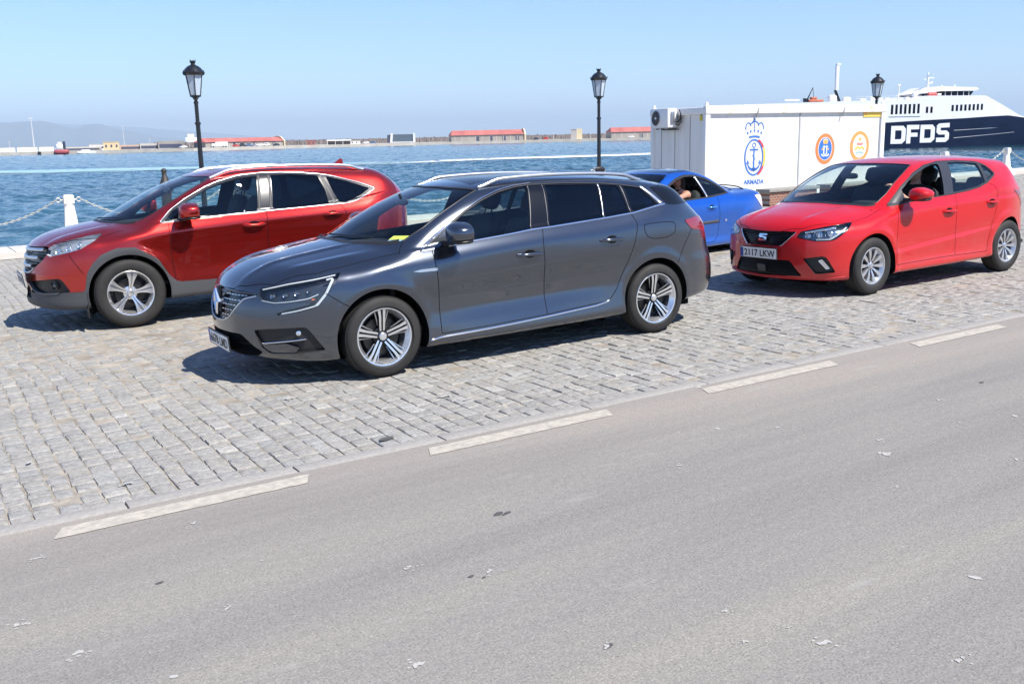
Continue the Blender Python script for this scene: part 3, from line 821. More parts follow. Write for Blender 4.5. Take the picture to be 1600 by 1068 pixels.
def wheel(root, x, y, r, w, sd, rim_fn, name='wheel'):
    """wheel with axis along y; outer face towards +y*sd"""
    M = Matrix.Translation((x, y, r)) @ (Matrix.Rotation(-math.pi/2, 4, 'X') if sd > 0 else Matrix.Rotation(math.pi/2, 4, 'X'))
    rr = rim_fn['r']; h = w / 2
    hub = MB(); hub.lathe([(.0, -h*.2), (.15, -h*.2), (.15, h*.15), (0.0, h*.15)], 40, cap=False); 
    o = hub.build(name, [M_DISC], root, sharp=30); o.matrix_local = M
    t = MB()
    t.lathe([(rr-.012, -h*.8), (rr+.01, -h*.98), (r-.055, -h*1.04), (r-.018, -h*.92), (r-.003, -h*.72), (r, -h*.5), (r, h*.5), (r-.003, h*.72), (r-.010, h*.86), (r-.022, h*.97), (r-.045, h*1.035), (r-.075, h*1.045), (rr+.022, h*1.0), (rr+.006, h*.95), (rr-.004, h*.86), (rr-.012, h*.80)], 72, cap=False)
    t.mi = 0
    for k in range(90):                                     # tread blocks
        wv = 2*math.pi*k/90
        for q in (-.62, .62):
            t.box((0, 0, 0), (.004, .012, h*.34), None)
            n0 = len(t.V) - 8; Mx = Matrix.Rotation(wv, 4, 'Z') @ Matrix.Translation((r+.0005, 0, q*h)) @ Matrix.Rotation(.35, 4, 'X')
            for i in range(8): t.V[n0+i] = tuple(Mx @ Vector(t.V[n0+i]))
    t.build('tyre', [M_RUBBER], o, sharp=38)
    rm = MB(); rm.mi = 0
    rm.lathe([(rr-.012, -h*.8), (rr-.02, -h*.7), (rr-.045, -h*.3), (rr-.04, h*.5), (rr-.018, h*.80), (rr-.012, h*.9), (rr-.003, h*.92), (rr+.004, h*.88), (rr+.004, h*.8)], 72, cap=False, mi=0)
    rm.lathe([(rr-.05, -h*.35), (.0, -h*.35)], 40, cap=False, mi=1)
    rim_fn['fn'](rm, rr, h)
    rm.build('rim', rim_fn['mats'], o, sharp=30)
    return o

def spoke(mb, a, prof, zf, zb, mi, side_mi=None):
    """prof: list of (radius, left offset, right offset, face height); spoke outline in the wheel plane at angle a"""
    L = [(p[0], p[1], p[3]) for p in prof]; Rr = [(p[0], p[2], p[3]) for p in prof]
    ca, sa = math.cos(a), math.sin(a)
    def P(r, o, z): return (r*ca - o*sa, r*sa + o*ca, z)
    n = len(prof); V = []; 
    for p in prof: V += [P(p[0], p[1], p[3]), P(p[0], p[2], p[3]), P(p[0], p[1], p[3]-zb), P(p[0], p[2], p[3]-zb)]
    F = []; Ms = []
    for i in range(n-1):
        a0 = 4*i; b0 = 4*(i+1)
        F.append((a0, b0, b0+1, a0+1)); Ms.append(mi)
        F.append((a0, a0+2, b0+2, b0)); Ms.append(side_mi if side_mi is not None else mi)
        F.append((a0+1, b0+1, b0+3, a0+3)); Ms.append(side_mi if side_mi is not None else mi)
    b = len(mb.V); mb.V += V
    for f, m_ in zip(F, Ms): mb.F.append([q+b for q in f]); mb.M.append(m_)

def place_wheels(car, rim_fns, tw, yo):
    c = car.c
    for ax in car.axles:
        for sd in (1, -1):
            rf = dict(rim_fns); rf['rot'] = rim_fns.get('rotr', 0) if ax else 0
            wheel(car.root, ax, sd * (yo - tw/2), c['rt'], tw, sd, rf)

def seat(root, x, y, z0, lean=.35, h=.62, name='front_seat', head=True):
    mb = MB()
    superbox(mb, (x + .05, y, z0), (.52, .50, .16), .5)
    R = Matrix.Rotation(-lean, 3, 'Y')
    superbox(mb, (x - .24 - math.sin(lean)*h*.5, y, z0 + h*.5), (.13, .48, h), .45, R)
    if head:
        superbox(mb, (x - .26 - math.sin(lean)*(h+.14), y, z0 + h*1.0 + .12), (.10, .26, .19), .55, R)
        for q in (-.06, .06): mb.tube([(x-.25-math.sin(lean)*h, y+q, z0+h*.9), (x-.26-math.sin(lean)*(h+.1), y+q, z0+h+.08)], .007, 6)
    return mb.build(name, [M_SEATF], root, sharp=50)

def interior(car, zs=.55, xf=-1.45, xr=-2.35, dash_x=-.35, dash_z=.92, wy=.36, floor=.32, wheel_on=True, rear_h=.55, rearz=None, cx=-.95, parcel=None):
    root = car.root
    f = MB(); f.box(((dash_x + xr)/2 - .2, 0, floor), (abs(xr-dash_x) + 1.3, 1.5, .04)); f.box((xr - .75, 0, floor + .2), (.04, 1.45, .45)); f.box((dash_x + .25, 0, .6), (.04, 1.4, .6))
    f.build('cabin_floor', [M_INT], root)
    d = MB(); superbox(d, (dash_x, 0, dash_z - .13), (.50, 1.42, .30), .4, n=24)
    d.box((dash_x - .32, 0, .60), (.55, .24, .30), bev=.04)
    superbox(d, (dash_x - .10, wy, dash_z + .02), (.22, .34, .09), .5)
    d.build('dashboard', [M_INT], root, sharp=50)
    sw = MB(); R = Matrix.Rotation(rad(-24), 3, 'Y'); c = Vector((dash_x - .38, wy, dash_z - .10))
    sw.tube([c + R @ Vector((0, .185*math.cos(w), .185*math.sin(w))) for w in np.linspace(0, 2*math.pi, 28, endpoint=False)], .014, 8, closed=True)
    sw.box(c + R @ Vector((.015, 0, 0)), (.05, .15, .12), R, .02); sw.box(c + R @ Vector((.01, 0, 0)), (.02, .34, .035), R, .008); sw.box(c + R @ Vector((.01, 0, -.09)), (.02, .04, .17), R, .008)
    sw.build('steering_wheel', [M_BLACK], root, sharp=40)
    for y in (wy, -wy): seat(root, xf + .35, y, zs)
    rs = MB(); superbox(rs, (xr + .25, 0, zs), (.50, 1.28, .16), .4, n=24)
    R = Matrix.Rotation(-.4, 3, 'Y'); superbox(rs, (xr - .15, 0, zs + .27), (.14, 1.26, rear_h), .35, R, n=24)
    for y in (-.42, 0, .42): superbox(rs, (xr - .30, y, zs + rear_h + .05), (.09, .25, .15), .5, R)
    rs.build('rear_seat', [M_SEATF], root, sharp=50)

def mirror(root, c, r, pm, sd, door_y, ped_z, cap2=None, gname='wing_mirror', taper=.3):
    mb = MB(); cx, cy, cz = c
    def warp(p):
        t = p.x / r[0]                             # blunt to the back, rounded to the front
        x = max(p.x, -r[0] * .55)
        k = 1 - taper * max(0, p.y / r[1])
        return (x, p.y, p.z * k + (r[2]*.12 if p.z > 0 else 0))
    mb.sell((0, 0, 0), r, (.75, .8), n=28, warp=warp)
    if sd < 0: mb.V = [(x, -y, z) for x, y, z in mb.V]; mb.F = [f[::-1] for f in mb.F]
    mb.V = [(x+cx, y+cy*sd, z+cz) for x, y, z in mb.V]
    o = mb.build(gname, [pm], root, sharp=60)
    g = MB(); g.sell((cx - r[0]*.55, cy*sd, cz), (.006, r[1]*.86, r[2]*.8), (.7, .7), n=20); g.build('mirror_glass', [M_CHROME], o, sharp=60)
    st = MB(); st.tube([(cx+.05, sd*(door_y-.02), ped_z), (cx+.04, sd*(door_y+.05), ped_z+.005), (cx+.01, sd*(cy-.02), cz-r[2]*.75)], [.045, .032, .035], 10, flat=.55)
    st.sell((cx, cy*sd, cz-r[2]*.72), (r[0]*.8, r[1]*.82, .022), (.7, .8), n=16)
    st.build('mirror_arm', [M_BLACK], o, sharp=50)
    return o

def handle(car, parent, x0, x1, z, sd, mat_, tilt=0.0, cup=True, chrome=False):
    xm = (x0+x1)/2; L = abs(x1-x0)
    if cup:
        w = np.linspace(0, 2*math.pi, 20, endpoint=False)
        car.patch('handle_recess_shade', 'side', [(xm + .060*math.cos(q), z + .003 + .034*math.sin(q)) for q in w], .0008, M_SEAM, sd, parent, r=0, st=.02, skirt=False)  # flat dark patch painted as the shade of a recess behind the handle
    ts = np.linspace(-1, 1, 15); X = car.b.on('side', xm + ts*L/2, z + tilt*ts*L/2, sd); N = car.b.normal(X)
    lift = .034*(1 - np.abs(ts)**3.5) + .001
    mb = MB(); mb.tube([Vector(p) + Vector(n)*float(l) for p, n, l in zip(X, N, lift)], [.0185*(1-.45*abs(t)**4) for t in ts], 10, flat=.9)
    return mb.build('door_handle', [mat_], parent, sharp=60)

def plate(root, c, yaw, pitch, txt, w=.52, h=.11, marks=False, dim=1.0):
    """registration plate: local x across, z up, facing +y"""
    M = Matrix.Translation(c) @ Matrix.Rotation(yaw, 4, 'Z') @ Matrix.Rotation(pitch, 4, 'X')
    mb = MB(); mb.box((0, 0, 0), (w, .006, h), bev=.002, mi=0); mb.box((0, -.006, 0), (w+.02, .008, h+.02), bev=.002, mi=3)
    mb.box((w/2-.021, .0034, 0), (.040, .002, h-.008), mi=1)
    V, F = text_mesh(txt, .098, .0018)
    k = 1.0
    xs = [v[0] for v in V]; wid = max(xs)-min(xs); k = (w-.075)/wid; ys = [v[1] for v in V]; kh = .076/(max(ys)-min(ys)); y0 = (max(ys)+min(ys))/2; x0 = (max(xs)+min(xs))/2
    mb.add([(-(v[0]-x0)*k - .020, .0052, (v[1]-y0)*kh) for v in V], F, 2)
    o = mb.build('number_plate', [M_PLATE, M_PBLUE, M_INK, M_BLACK], root); o.matrix_local = M
    return o
# ---------------------------------------------------------------- the four cars, measured in metres
def band(z0, z1, z2, z3):                      # up then down
    return lambda z: smoothstep(z0, z1, z) * (1 - smoothstep(z2, z3, z))
GREY = dict(ar=.378, arr=.372,
    wb=2.712, rt=.3185, tw=.205, xr=(-3.82, 1.14), zmax=1.56, xmid=-1.5, nx=-.1, tx=-2.4, zlow=.15,
    top=[(1.25, .42), (1.08, .66), (1.0, .775), (.92, .84), (.80, .885), (.67, .93), (.42, .977), (.2, 1.015), (.08, 1.035), (0.0, 1.065), (-.2, 1.17), (-.5, 1.305), (-.75, 1.39), (-1.0, 1.45), (-1.3, 1.480), (-1.7, 1.486), (-2.2, 1.472), (-2.7, 1.43), (-3.0, 1.38), (-3.3, 1.32), (-3.9, 1.2)],
    belt=[(1.0, .66), (.6, .79), (.3, .88), (0, .93), (-.4, .955), (-.9, 1.005), (-1.5, 1.05), (-2.2, 1.088), (-2.8, 1.165), (-3.2, 1.2), (-3.8, 1.2)],
    sweep=[(1.2, .1), (.6, .1), (.2, .3), (0, .5), (-.8, .45), (-1.2, .25), (-1.7, 0), (-4, 0)],
    crown=[(1.2, .16), (.4, .12), (0, .10), (-.4, .06), (-1, .09), (-2, .1), (-4, .1)], crown4=.08,
    front=[(.05, .80), (.15, .89), (.22, .99), (.32, 1.045), (.45, 1.05), (.6, 1.035), (.7, 1.005), (.78, .965), (.86, .88), (1.3, .3)],
    plan=[(-1, 0), (0, 0), (.3, .035), (.45, .10), (.6, .215), (.74, .37), (.82, .55), (.9, .88), (1.1, 1.7)],
    rear=[(.1, -3.5), (.2, -3.58), (.3, -3.66), (.45, -3.71), (.6, -3.70), (.7, -3.66), (.8, -3.64), (.95, -3.60), (1.1, -3.45), (1.25, -3.28), (1.36, -3.16), (1.45, -3.06), (1.7, -2.8)],
    rplan=[(-1, 0), (0, 0), (.4, .03), (.6, .09), (.72, .18), (.8, .32), (.86, .5), (1.1, 1.4)],
    floor=[(1.2, .19), (.6, .17), (0, .18), (-2.6, .22), (-3.2, .27), (-3.8, .30)],
    tumble=[(1.2, .9), (.3, .8), (0, .45), (-.5, .33), (-4, .33)], tumble2=.55,
    tcol=[0, .1, .3, .5, .7, .85, 1.0],
    side=[(1.2, [.55, .60, .62, .62, .6, .56, .50]), (.95, [.66, .70, .72, .72, .70, .66, .60]), (.6, [.82, .85, .86, .86, .86, .84, .78]), (.2, [.85, .875, .885, .885, .885, .87, .80]),
          (-.4, [.86, .885, .875, .874, .893, .885, .832]), (-1.4, [.865, .89, .858, .866, .898, .895, .840]), (-2.2, [.865, .89, .868, .874, .905, .895, .835]),
          (-2.9, [.87, .885, .90, .905, .905, .89, .825]), (-3.3, [.85, .87, .885, .89, .885, .86, .79]), (-3.8, [.80, .82, .83, .835, .82, .79, .72])],
    flare=[(0, .3185, .41, .012, .05), (-2.712, .3185, .41, .012, .05)],
    detail=[lambda x, z, zb: .026 * np.exp(-((x + 1.35) / .95) ** 4) * band(.14, .24, .355, .50)(z - .03 * (-x - 1.3))],
    ridge=[lambda x, ay: smoothstep(-.15, .2, x) * (.010 * np.exp(-((ay - .30 - .10 * (.9 - x)) / .035) ** 2) + .014 * smoothstep(.50, .60, ay - .08 * (.9 - x)) * (1 - smoothstep(.62, .8, ay)))],
    ktop=lambda x: .05 + .07 * smoothstep(-.05, .25, x) + .04 * (1 - smoothstep(-1.2, -.8, x)), kfront=.06, krear=.05)
CRV = dict(ar=.408, arr=.405,
    wb=2.62, rt=.357, tw=.225, xr=(-3.66, 1.06), zmax=1.7, xmid=-1.5, nx=-.1, tx=-2.4, zlow=.2,
    top=[(1.2, .6), (1.0, .76), (.92, .85), (.82, .925), (.72, .965), (.55, 1.01), (.3, 1.06), (.12, 1.09), (.05, 1.12), (-.2, 1.25), (-.45, 1.375), (-.7, 1.475), (-1.0, 1.56), (-1.3, 1.60), (-1.7, 1.612), (-2.2, 1.60), (-2.6, 1.582), (-2.9, 1.555), (-3.2, 1.49), (-3.8, 1.25)],
    belt=[(1.0, .78), (.6, .92), (.2, 1.0), (-.38, 1.05), (-.83, 1.08), (-1.6, 1.115), (-2.2, 1.14), (-2.6, 1.17), (-3.2, 1.25), (-3.6, 1.25)],
    sweep=[(1.2, .1), (.6, .1), (.3, .2), (.1, .45), (-.8, .4), (-1.2, .2), (-1.7, 0), (-4, 0)],
    crown=[(1.2, .2), (.4, .14), (0, .10), (-.4, .06), (-1, .09), (-2, .1), (-4, .1)], crown4=.06,
    front=[(.05, .76), (.2, .84), (.28, .91), (.36, .90), (.45, .90), (.55, .91), (.65, .90), (.8, .87), (.9, .82), (1.0, .7), (1.3, .3)],
    plan=[(-1, 0), (0, 0), (.3, .04), (.5, .10), (.62, .16), (.74, .27), (.82, .42), (.9, .72), (1.1, 1.5)],
    rear=[(.1, -3.35), (.25, -3.45), (.4, -3.52), (.6, -3.52), (.7, -3.47), (.9, -3.48), (1.1, -3.48), (1.25, -3.40), (1.37, -3.29), (1.5, -3.12), (1.6, -2.96), (1.8, -2.6)],
    rplan=[(-1, 0), (0, 0), (.4, .04), (.6, .11), (.72, .2), (.8, .32), (.86, .5), (1.1, 1.4)],
    floor=[(1.2, .25), (.6, .235), (0, .26), (-2.6, .28), (-3.2, .32), (-3.8, .36)],
    tumble=[(1.2, .9), (.3, .8), (0, .40), (-.5, .28), (-2.2, .28), (-3, .5), (-4, .6)], tumble2=.40,
    tcol=[0, .1, .25, .45, .65, .85, 1.0],
    side=[(1.2, [.60, .62, .62, .62, .6, .56, .52]), (.95, [.70, .72, .73, .73, .71, .68, .62]), (.6, [.84, .86, .86, .865, .86, .83, .77]), (.2, [.86, .885, .89, .885, .885, .88, .80]),
          (-.4, [.86, .895, .89, .878, .882, .90, .855]), (-1.4, [.865, .90, .895, .876, .885, .905, .87]), (-2.2, [.865, .90, .89, .878, .892, .91, .865]),
          (-2.9, [.86, .885, .89, .895, .90, .895, .83]), (-3.3, [.84, .86, .87, .875, .87, .84, .77]), (-3.8, [.80, .81, .82, .82, .8, .76, .70])],
    flare=[(0, .357, .44, .016, .06), (-2.62, .357, .44, .016, .06)],
    detail=[lambda x, z, zb: -.012 * np.exp(-((x + 1.3) / 1.0) ** 6) * (1 - smoothstep(.90, .97, z - .05 * (-x - .5)))],
    ridge=[lambda x, ay: smoothstep(-.1, .2, x) * .02 * smoothstep(.42, .54, ay) * (1 - smoothstep(.6, .8, ay))],
    ktop=lambda x: .05 + .09 * smoothstep(-.05, .25, x) + .05 * (1 - smoothstep(-1.2, -.8, x)), kfront=.07, krear=.05)
RED = dict(ar=.355, arr=.355,
    wb=2.564, rt=.31, tw=.185, xr=(-3.40, .92), zmax=1.52, xmid=-1.4, nx=-.15, tx=-2.2, zlow=.15,
    top=[(1.1, .45), (.9, .64), (.8, .745), (.72, .80), (.6, .845), (.4, .895), (.2, .935), (.05, .962), (-.02, .99), (-.2, 1.085), (-.45, 1.215), (-.7, 1.315), (-.95, 1.382), (-1.3, 1.42), (-1.75, 1.427), (-2.3, 1.412), (-2.6, 1.39), (-2.8, 1.365), (-3.0, 1.32), (-3.6, 1.15)],
    belt=[(1.0, .62), (.6, .75), (.3, .84), (0, .90), (-.35, .925), (-.9, .96), (-1.4, .995), (-2.0, 1.035), (-2.36, 1.12), (-2.8, 1.14), (-3.4, 1.1)],
    sweep=[(1.2, .1), (.6, .12), (.2, .3), (0, .52), (-.8, .45), (-1.2, .2), (-1.7, 0), (-4, 0)],
    crown=[(1.2, .18), (.4, .14), (0, .10), (-.4, .06), (-1, .09), (-2, .1), (-4, .1)], crown4=.08,
    front=[(.05, .64), (.17, .72), (.24, .78), (.35, .80), (.45, .80), (.6, .79), (.7, .765), (.77, .72), (.85, .62), (1.3, .1)],
    plan=[(-1, 0), (0, 0), (.3, .035), (.45, .08), (.6, .15), (.72, .24), (.8, .36), (.88, .6), (1.1, 1.6)],
    rear=[(.1, -3.1), (.2, -3.2), (.35, -3.26), (.5, -3.27), (.7, -3.25), (.85, -3.24), (.97, -3.20), (1.1, -3.07), (1.2, -2.98), (1.32, -2.88), (1.40, -2.82), (1.7, -2.6)],
    rplan=[(-1, 0), (0, 0), (.4, .03), (.6, .09), (.72, .18), (.8, .34), (.86, .55), (1.1, 1.4)],
    floor=[(1.2, .19), (.6, .18), (0, .19), (-2.0, .20), (-2.7, .24), (-3.4, .27)],
    tumble=[(1.2, .9), (.3, .8), (0, .45), (-.5, .33), (-2.2, .33), (-2.8, .5), (-4, .5)], tumble2=.50,
    tcol=[0, .1, .25, .45, .65, .88, 1.0],
    side=[(1.2, [.55, .58, .6, .6, .58, .54, .50]), (.85, [.66, .70, .72, .72, .70, .66, .60]), (.6, [.80, .835, .85, .85, .84, .80, .74]), (.2, [.83, .86, .868, .870, .870, .845, .78]),
          (-.4, [.835, .87, .86, .862, .870, .862, .825]), (-1.4, [.84, .87, .855, .865, .874, .868, .83]), (-2.1, [.84, .865, .855, .868, .878, .872, .83]),
          (-2.6, [.84, .86, .87, .88, .88, .868, .80]), (-3.0, [.82, .84, .855, .86, .86, .84, .76]), (-3.5, [.77, .78, .79, .79, .78, .74, .68])],
    flare=[(0, .31, .39, .012, .05), (-2.564, .31, .39, .014, .06)],
    detail=[lambda x, z, zb: .014 * np.exp(-((x + 1.2) / .95) ** 4) * band(.19, .20, 0, 1)(z) * 0 + .016 * np.exp(-((x + 1.25) / .95) ** 4) * (1 - smoothstep(-.0, .055, z - (.408 + (-x - .41) * .077))),
            lambda x, z, zb: .010 * smoothstep(-2.9, -2.5, x) * (1 - smoothstep(.2, .5, x)) * (1 - smoothstep(.0, .02, z - (.866 + .02 * smoothstep(.1, -.7, x) + .01 * smoothstep(-.7, -2.2, x))))],
    ridge=[lambda x, ay: smoothstep(-.15, .2, x) * .016 * smoothstep(.38, .46, ay + .10 * (x - .1)) * (1 - smoothstep(.62, .8, ay))],
    ktop=lambda x: .05 + .06 * smoothstep(-.05, .25, x) + .04 * (1 - smoothstep(-1.2, -.8, x)), kfront=.05, krear=.05)
# ================================================================ grey estate car
P_GREY = paint("graphite_metallic_paint", (.092, .104, .128), .9, .20)
def rim_twin(mb, rr, h):                          # five groups of slim twin spokes with forked outer ends
    rot = RIMROT[0]
    zf = h*.80
    for k in range(5):
        a = rot + k*2*math.pi/5
        for sgn in (-1, 1):
            g = .007
            spoke(mb, a, [(.045, sgn*g, sgn*.022, zf-.030), (.10, sgn*g, sgn*.024, zf-.018), (.16, sgn*g, sgn*.026, zf-.006), (rr-.008, sgn*.010, sgn*.036, zf)], zf, .03, 0, 1)
            spoke(mb, a, [(.085, sgn*.026, sgn*.032, zf-.045), (.13, sgn*.034, sgn*.042, zf-.03), (rr-.006, sgn*.056, sgn*.068, zf-.006)], zf, .02, 2, 1)
            spoke(mb, a, [(.05, sgn*.0, sgn*.007, zf-.04), (rr-.01, sgn*.0, sgn*.010, zf-.02)], zf, .02, 1, 1)
    mb.lathe([(.0, zf-.012), (.024, zf-.013), (.032, zf-.020), (.034, zf-.04)], 24, cap=False, mi=0)
    mb.lathe([(.034, zf-.032), (.075, zf-.040), (.080, zf-.07)], 30, cap=False, mi=1)
    for k in range(5):
        a = rot + math.pi/5 + k*2*math.pi/5; mb.lathe([(.0, 0), (.011, 0), (.011, -.03)], 8, Matrix.Translation((.056*math.cos(a), .056*math.sin(a), zf-.030)), mi=3, cap=False)
RIMROT = [0]
M_RIMFACE = mat("machined_alloy", (.78, .79, .80), .22, .85)
M_RIMDARK = mat("dark_alloy_pocket", (.035, .036, .04), .35, .6)
M_RIMGREY = mat("grey_alloy", (.42, .43, .44), .32, .8)

def car_root(name, u, v, hd, label, group=None, z=0):
    R = GM @ Matrix.Translation((u, v, z)) @ Matrix.Rotation(hd, 4, 'Z')
    return empty(name, R, label, 'car', group)

def door_set(K, sd, pm, fdoor, rdoor, fglass, rglass_list, hf, hr, hmat, gl1, gl2, open_front=False):
    out = {}
    o = K.panel('door', 'door_front', pm, sd)
    if not open_front: K.panel('side_window', fglass, gl1, sd, o, -.004)
    handle(K, o, *hf, sd, hmat); out['f'] = o
    o = K.panel('door', 'door_rear', pm, sd)
    for g in rglass_list: K.panel('side_window', g, gl2, sd, o, -.004)
    handle(K, o, *hr, sd, hmat); out['r'] = o
    return out

def build_grey():
    root = car_root("parked_estate_car", 3.142, 7.757, rad(178.94), "dark grey metallic estate car with silver roof rails, nearest of the four cars")
    K = Car(GREY, root, P_GREY); pm = P_GREY
    DLO = [(-.695, .985), (-.695, 1.150), (-.84, 1.232), (-1.024, 1.314), (-1.209, 1.372), (-1.386, 1.403), (-1.55, 1.414), (-1.9, 1.408), (-2.24, 1.39), (-2.46, 1.365), (-2.66, 1.333), (-2.80, 1.172), (-2.78, 1.160), (-2.49, 1.112), (-2.18, 1.088), (-1.59, 1.054), (-1.41, 1.046), (-1.235, 1.028), (-.9, 1.0)]
    K.region('pillar_black', 'side', DLO)
    K.region('glass_front', 'side', [(-.71, .995), (-.71, 1.138), (-.84, 1.218), (-1.024, 1.300), (-1.209, 1.357), (-1.386, 1.388), (-1.495, 1.395), (-1.40, 1.047), (-1.235, 1.032), (-.9, 1.006)], r=.015)
    K.region('glass_rear', 'side', [(-1.68, 1.392), (-2.20, 1.372), (-2.158, 1.088), (-1.60, 1.060)], r=.015)
    K.region('glass_rear', 'side', [(-2.24, 1.367), (-2.42, 1.350), (-2.452, 1.115), (-2.19, 1.094)], r=.015)
    K.region('glass_cargo', 'side', [(-2.475, 1.346), (-2.64, 1.322), (-2.775, 1.172), (-2.495, 1.122)], r=.02)
    K.region('rear_black', 'side', [(-2.755, 1.318), (-3.02, 1.345), (-3.2, 1.35), (-3.3, 1.15), (-2.985, 1.150), (-2.885, 1.160)])
    K.region('windscreen', 'top', [(.075, -.2), (.075, 0), (.03, .34), (-.19, .63), (-.285, .698), (-.46, .705), (-.62, .675), (-.80, .640), (-1.02, .580), (-.90, .35), (-.83, 0), (-.83, -.2)])
    K.region('hood', 'top', [(.10, -.2), (.10, 0), (.05, .36), (-.16, .66), (-.20, .785), (.0, .775), (.11, .755), (.45, .735), (.75, .59), (.92, .36), (.985, .15), (.995, 0), (.995, -.2)], r=.04)
    K.region('sunroof', 'top', [(-1.05, -.2), (-1.05, .46), (-1.75, .46), (-1.75, -.2)])
    HL = [(.403, .750), (.58, .792), (.74, .818), (.892, .845), (.86, .78), (.810, .69), (.745, .603), (.64, .572), (.52, .555), (.512, .567), (.60, .598), (.70, .625), (.712, .640), (.62, .642), (.50, .636), (.425, .655), (.395, .700)]
    K.region('headlight', 'nose', HL, r=.012)
    GR = [(-.1, .735), (.186, .735), (.380, .718), (.392, .692), (.30, .668), (.245, .60), (.175, .515), (.11, .487), (-.1, .480)]
    K.region('grille', 'nose', GR)
    K.region('intake', 'nose', [(-.1, .400), (.26, .402), (.285, .395), (.405, .262), (.36, .228), (-.1, .195)])
    K.region('fog', 'nose', [(.37, .438), (.50, .452), (.668, .459), (.69, .437), (.775, .270), (.62, .255), (.45, .252), (.41, .30)])
    K.region('tail', 'tail', [(.72, 1.003), (.60, 1.018), (.40, 1.018), (.20, .99), (.20, .92), (.45, .90), (.535, .885), (.666, .918)])
    K.region('backlight', 'tail', [(-.1, 1.33), (.40, 1.31), (.44, 1.12), (.40, 1.08), (-.1, 1.07)])
    K.region('door_front', 'side', [(-.465, .952), (-.468, .88), (-.479, .788), (-.493, .60), (-.492, .285), (-1.502, .318), (-1.502, .6), (-1.49, .94), (-1.515, 1.049), (-1.41, 1.046), (-1.235, 1.028), (-.9, 1.0), (-.65, .978)], r=.015)
    K.region('door_rear', 'side', [(-1.515, 1.049), (-1.49, .94), (-1.502, .6), (-1.502, .318), (-1.8, .338), (-2.188, .365), (-2.264, .453), (-2.316, .564), (-2.386, .684), (-2.453, .843), (-2.488, .955), (-2.50, 1.03), (-2.455, 1.108), (-2.18, 1.088)], r=.015)
    K.process()
    # priority: glass over black over door
    K.panel('body', None, pm); K.panel('bonnet', 'hood', pm); K.panel('sunroof', 'sunroof', M_GLOSSBLACK)
    K.lining(.95)
    K.wells()
    K.panel('windscreen', 'windscreen', M_GLASS, off=-.004); K.panel('rear_window', 'backlight', M_PRIV, off=-.003)
    for sd in (1, -1):
        K.panel('pillar_trim', 'pillar_black', M_GLOSSBLACK, sd); K.panel('rear_pillar_trim', 'rear_black', M_GLOSSBLACK, sd)
        D = door_set(K, sd, pm, 'door_front', 'door_rear', 'glass_front', ['glass_rear'], (-1.225, -1.475, .846), (-2.08, -2.33, .897), pm, M_GLASS, M_PRIV)
        K.panel('quarter_window', 'glass_cargo', M_PRIV, sd, off=-.004)
        seams = [('side', [(-.47, .955), (-.468, .88), (-.479, .788), (-.493, .60), (-.492, .285)]), ('side', [(-1.518, 1.05), (-1.49, .94), (-1.502, .6), (-1.502, .318)]),
                 ('side', [(-2.46, 1.11), (-2.50, 1.03), (-2.488, .955), (-2.453, .843), (-2.386, .684), (-2.316, .564), (-2.264, .453), (-2.188, .375), (-2.13, .35)]),
                 ('side', [(-.49, .283), (-1.0, .297), (-1.5, .317), (-1.8, .337), (-2.16, .357)]),
                 ('side', [(-3.19, .93), (-3.06, .79), (-2.95, .625)]), ('side', [(.43, .70), (.30, .605), (.27, .59)]),
                 ('top', [(.96, .25), (.90, .40), (.75, .595), (.45, .735), (.11, .757), (-.10, .772), (-.20, .79)]), ('top', [(-.20, .80), (-.24, .74), (-.29, .705)]),
                 ('side', [(-2.57, .995), (-2.576, .936), (-2.607, .889), (-2.68, .868), (-2.83, .870), (-2.93, .905), (-2.945, .975), (-2.91, 1.005), (-2.76, 1.01), (-2.61, 1.005), (-2.57, .995)])]
        mb = MB()
        for pr, pts in seams: K.ribbon('s', pr, pts, .006, .0008, None, sd, rnd=False, mb=mb)
        mb.build('panel_gap', [M_SEAM], root, smooth=True)
        mb = MB()
        K.ribbon('c', 'side', [(-.62, .973), (-.9, .997), (-1.235, 1.025), (-1.41, 1.043), (-1.59, 1.050), (-2.18, 1.085), (-2.49, 1.109), (-2.78, 1.157), (-2.86, 1.166)], .016, .006, None, sd, mb=mb)
        K.ribbon('c', 'side', [(-.385, .958), (-.53, 1.052), (-.69, 1.152), (-.84, 1.237), (-1.024, 1.319), (-1.209, 1.377), (-1.386, 1.408), (-1.55, 1.419)], .010, .005, None, sd, mb=mb)
        mb.build('window_chrome', [M_CHROME], root, sharp=50)
        mb = MB()
        K.ribbon('c', 'side', [(-.36, .945), (-.53, 1.036), (-.69, 1.136), (-.84, 1.222), (-1.024, 1.305), (-1.209, 1.363), (-1.386, 1.394), (-1.55, 1.406), (-1.9, 1.402), (-2.24, 1.383), (-2.46, 1.359), (-2.65, 1.326)], .011, .004, None, sd, mb=mb)
        mb.build('window_seal', [M_BLACK], root, sharp=50)
        K.ribbon('rear_pillar_chrome', 'side', [(-2.665, 1.335), (-2.75, 1.252), (-2.835, 1.172)], .030, .006, M_SILVER, sd, r=.05)
        K.ribbon('window_divider', 'side', [(-2.222, 1.374), (-2.172, 1.090)], .011, .005, M_SILVER, sd)
        for pts, w in (([(-2.447, 1.352), (-2.470, 1.116)], .010), ([(-1.655, 1.40), (-1.585, 1.058)], .007), ([(-1.51, 1.398), (-1.408, 1.05)], .009)):
            K.ribbon('window_divider', 'side', pts, w, .003, mat('dark_satin_trim', (.10, .10, .105), .4, .5), sd)
        K.ribbon('side_chrome_strip', 'side', [(-.385, .243), (-.46, .254), (-.95, .272), (-1.464, .297), (-1.668, .310), (-2.016, .332), (-2.15, .352), (-2.17, .368)], .017, .010, M_CHROME, sd)
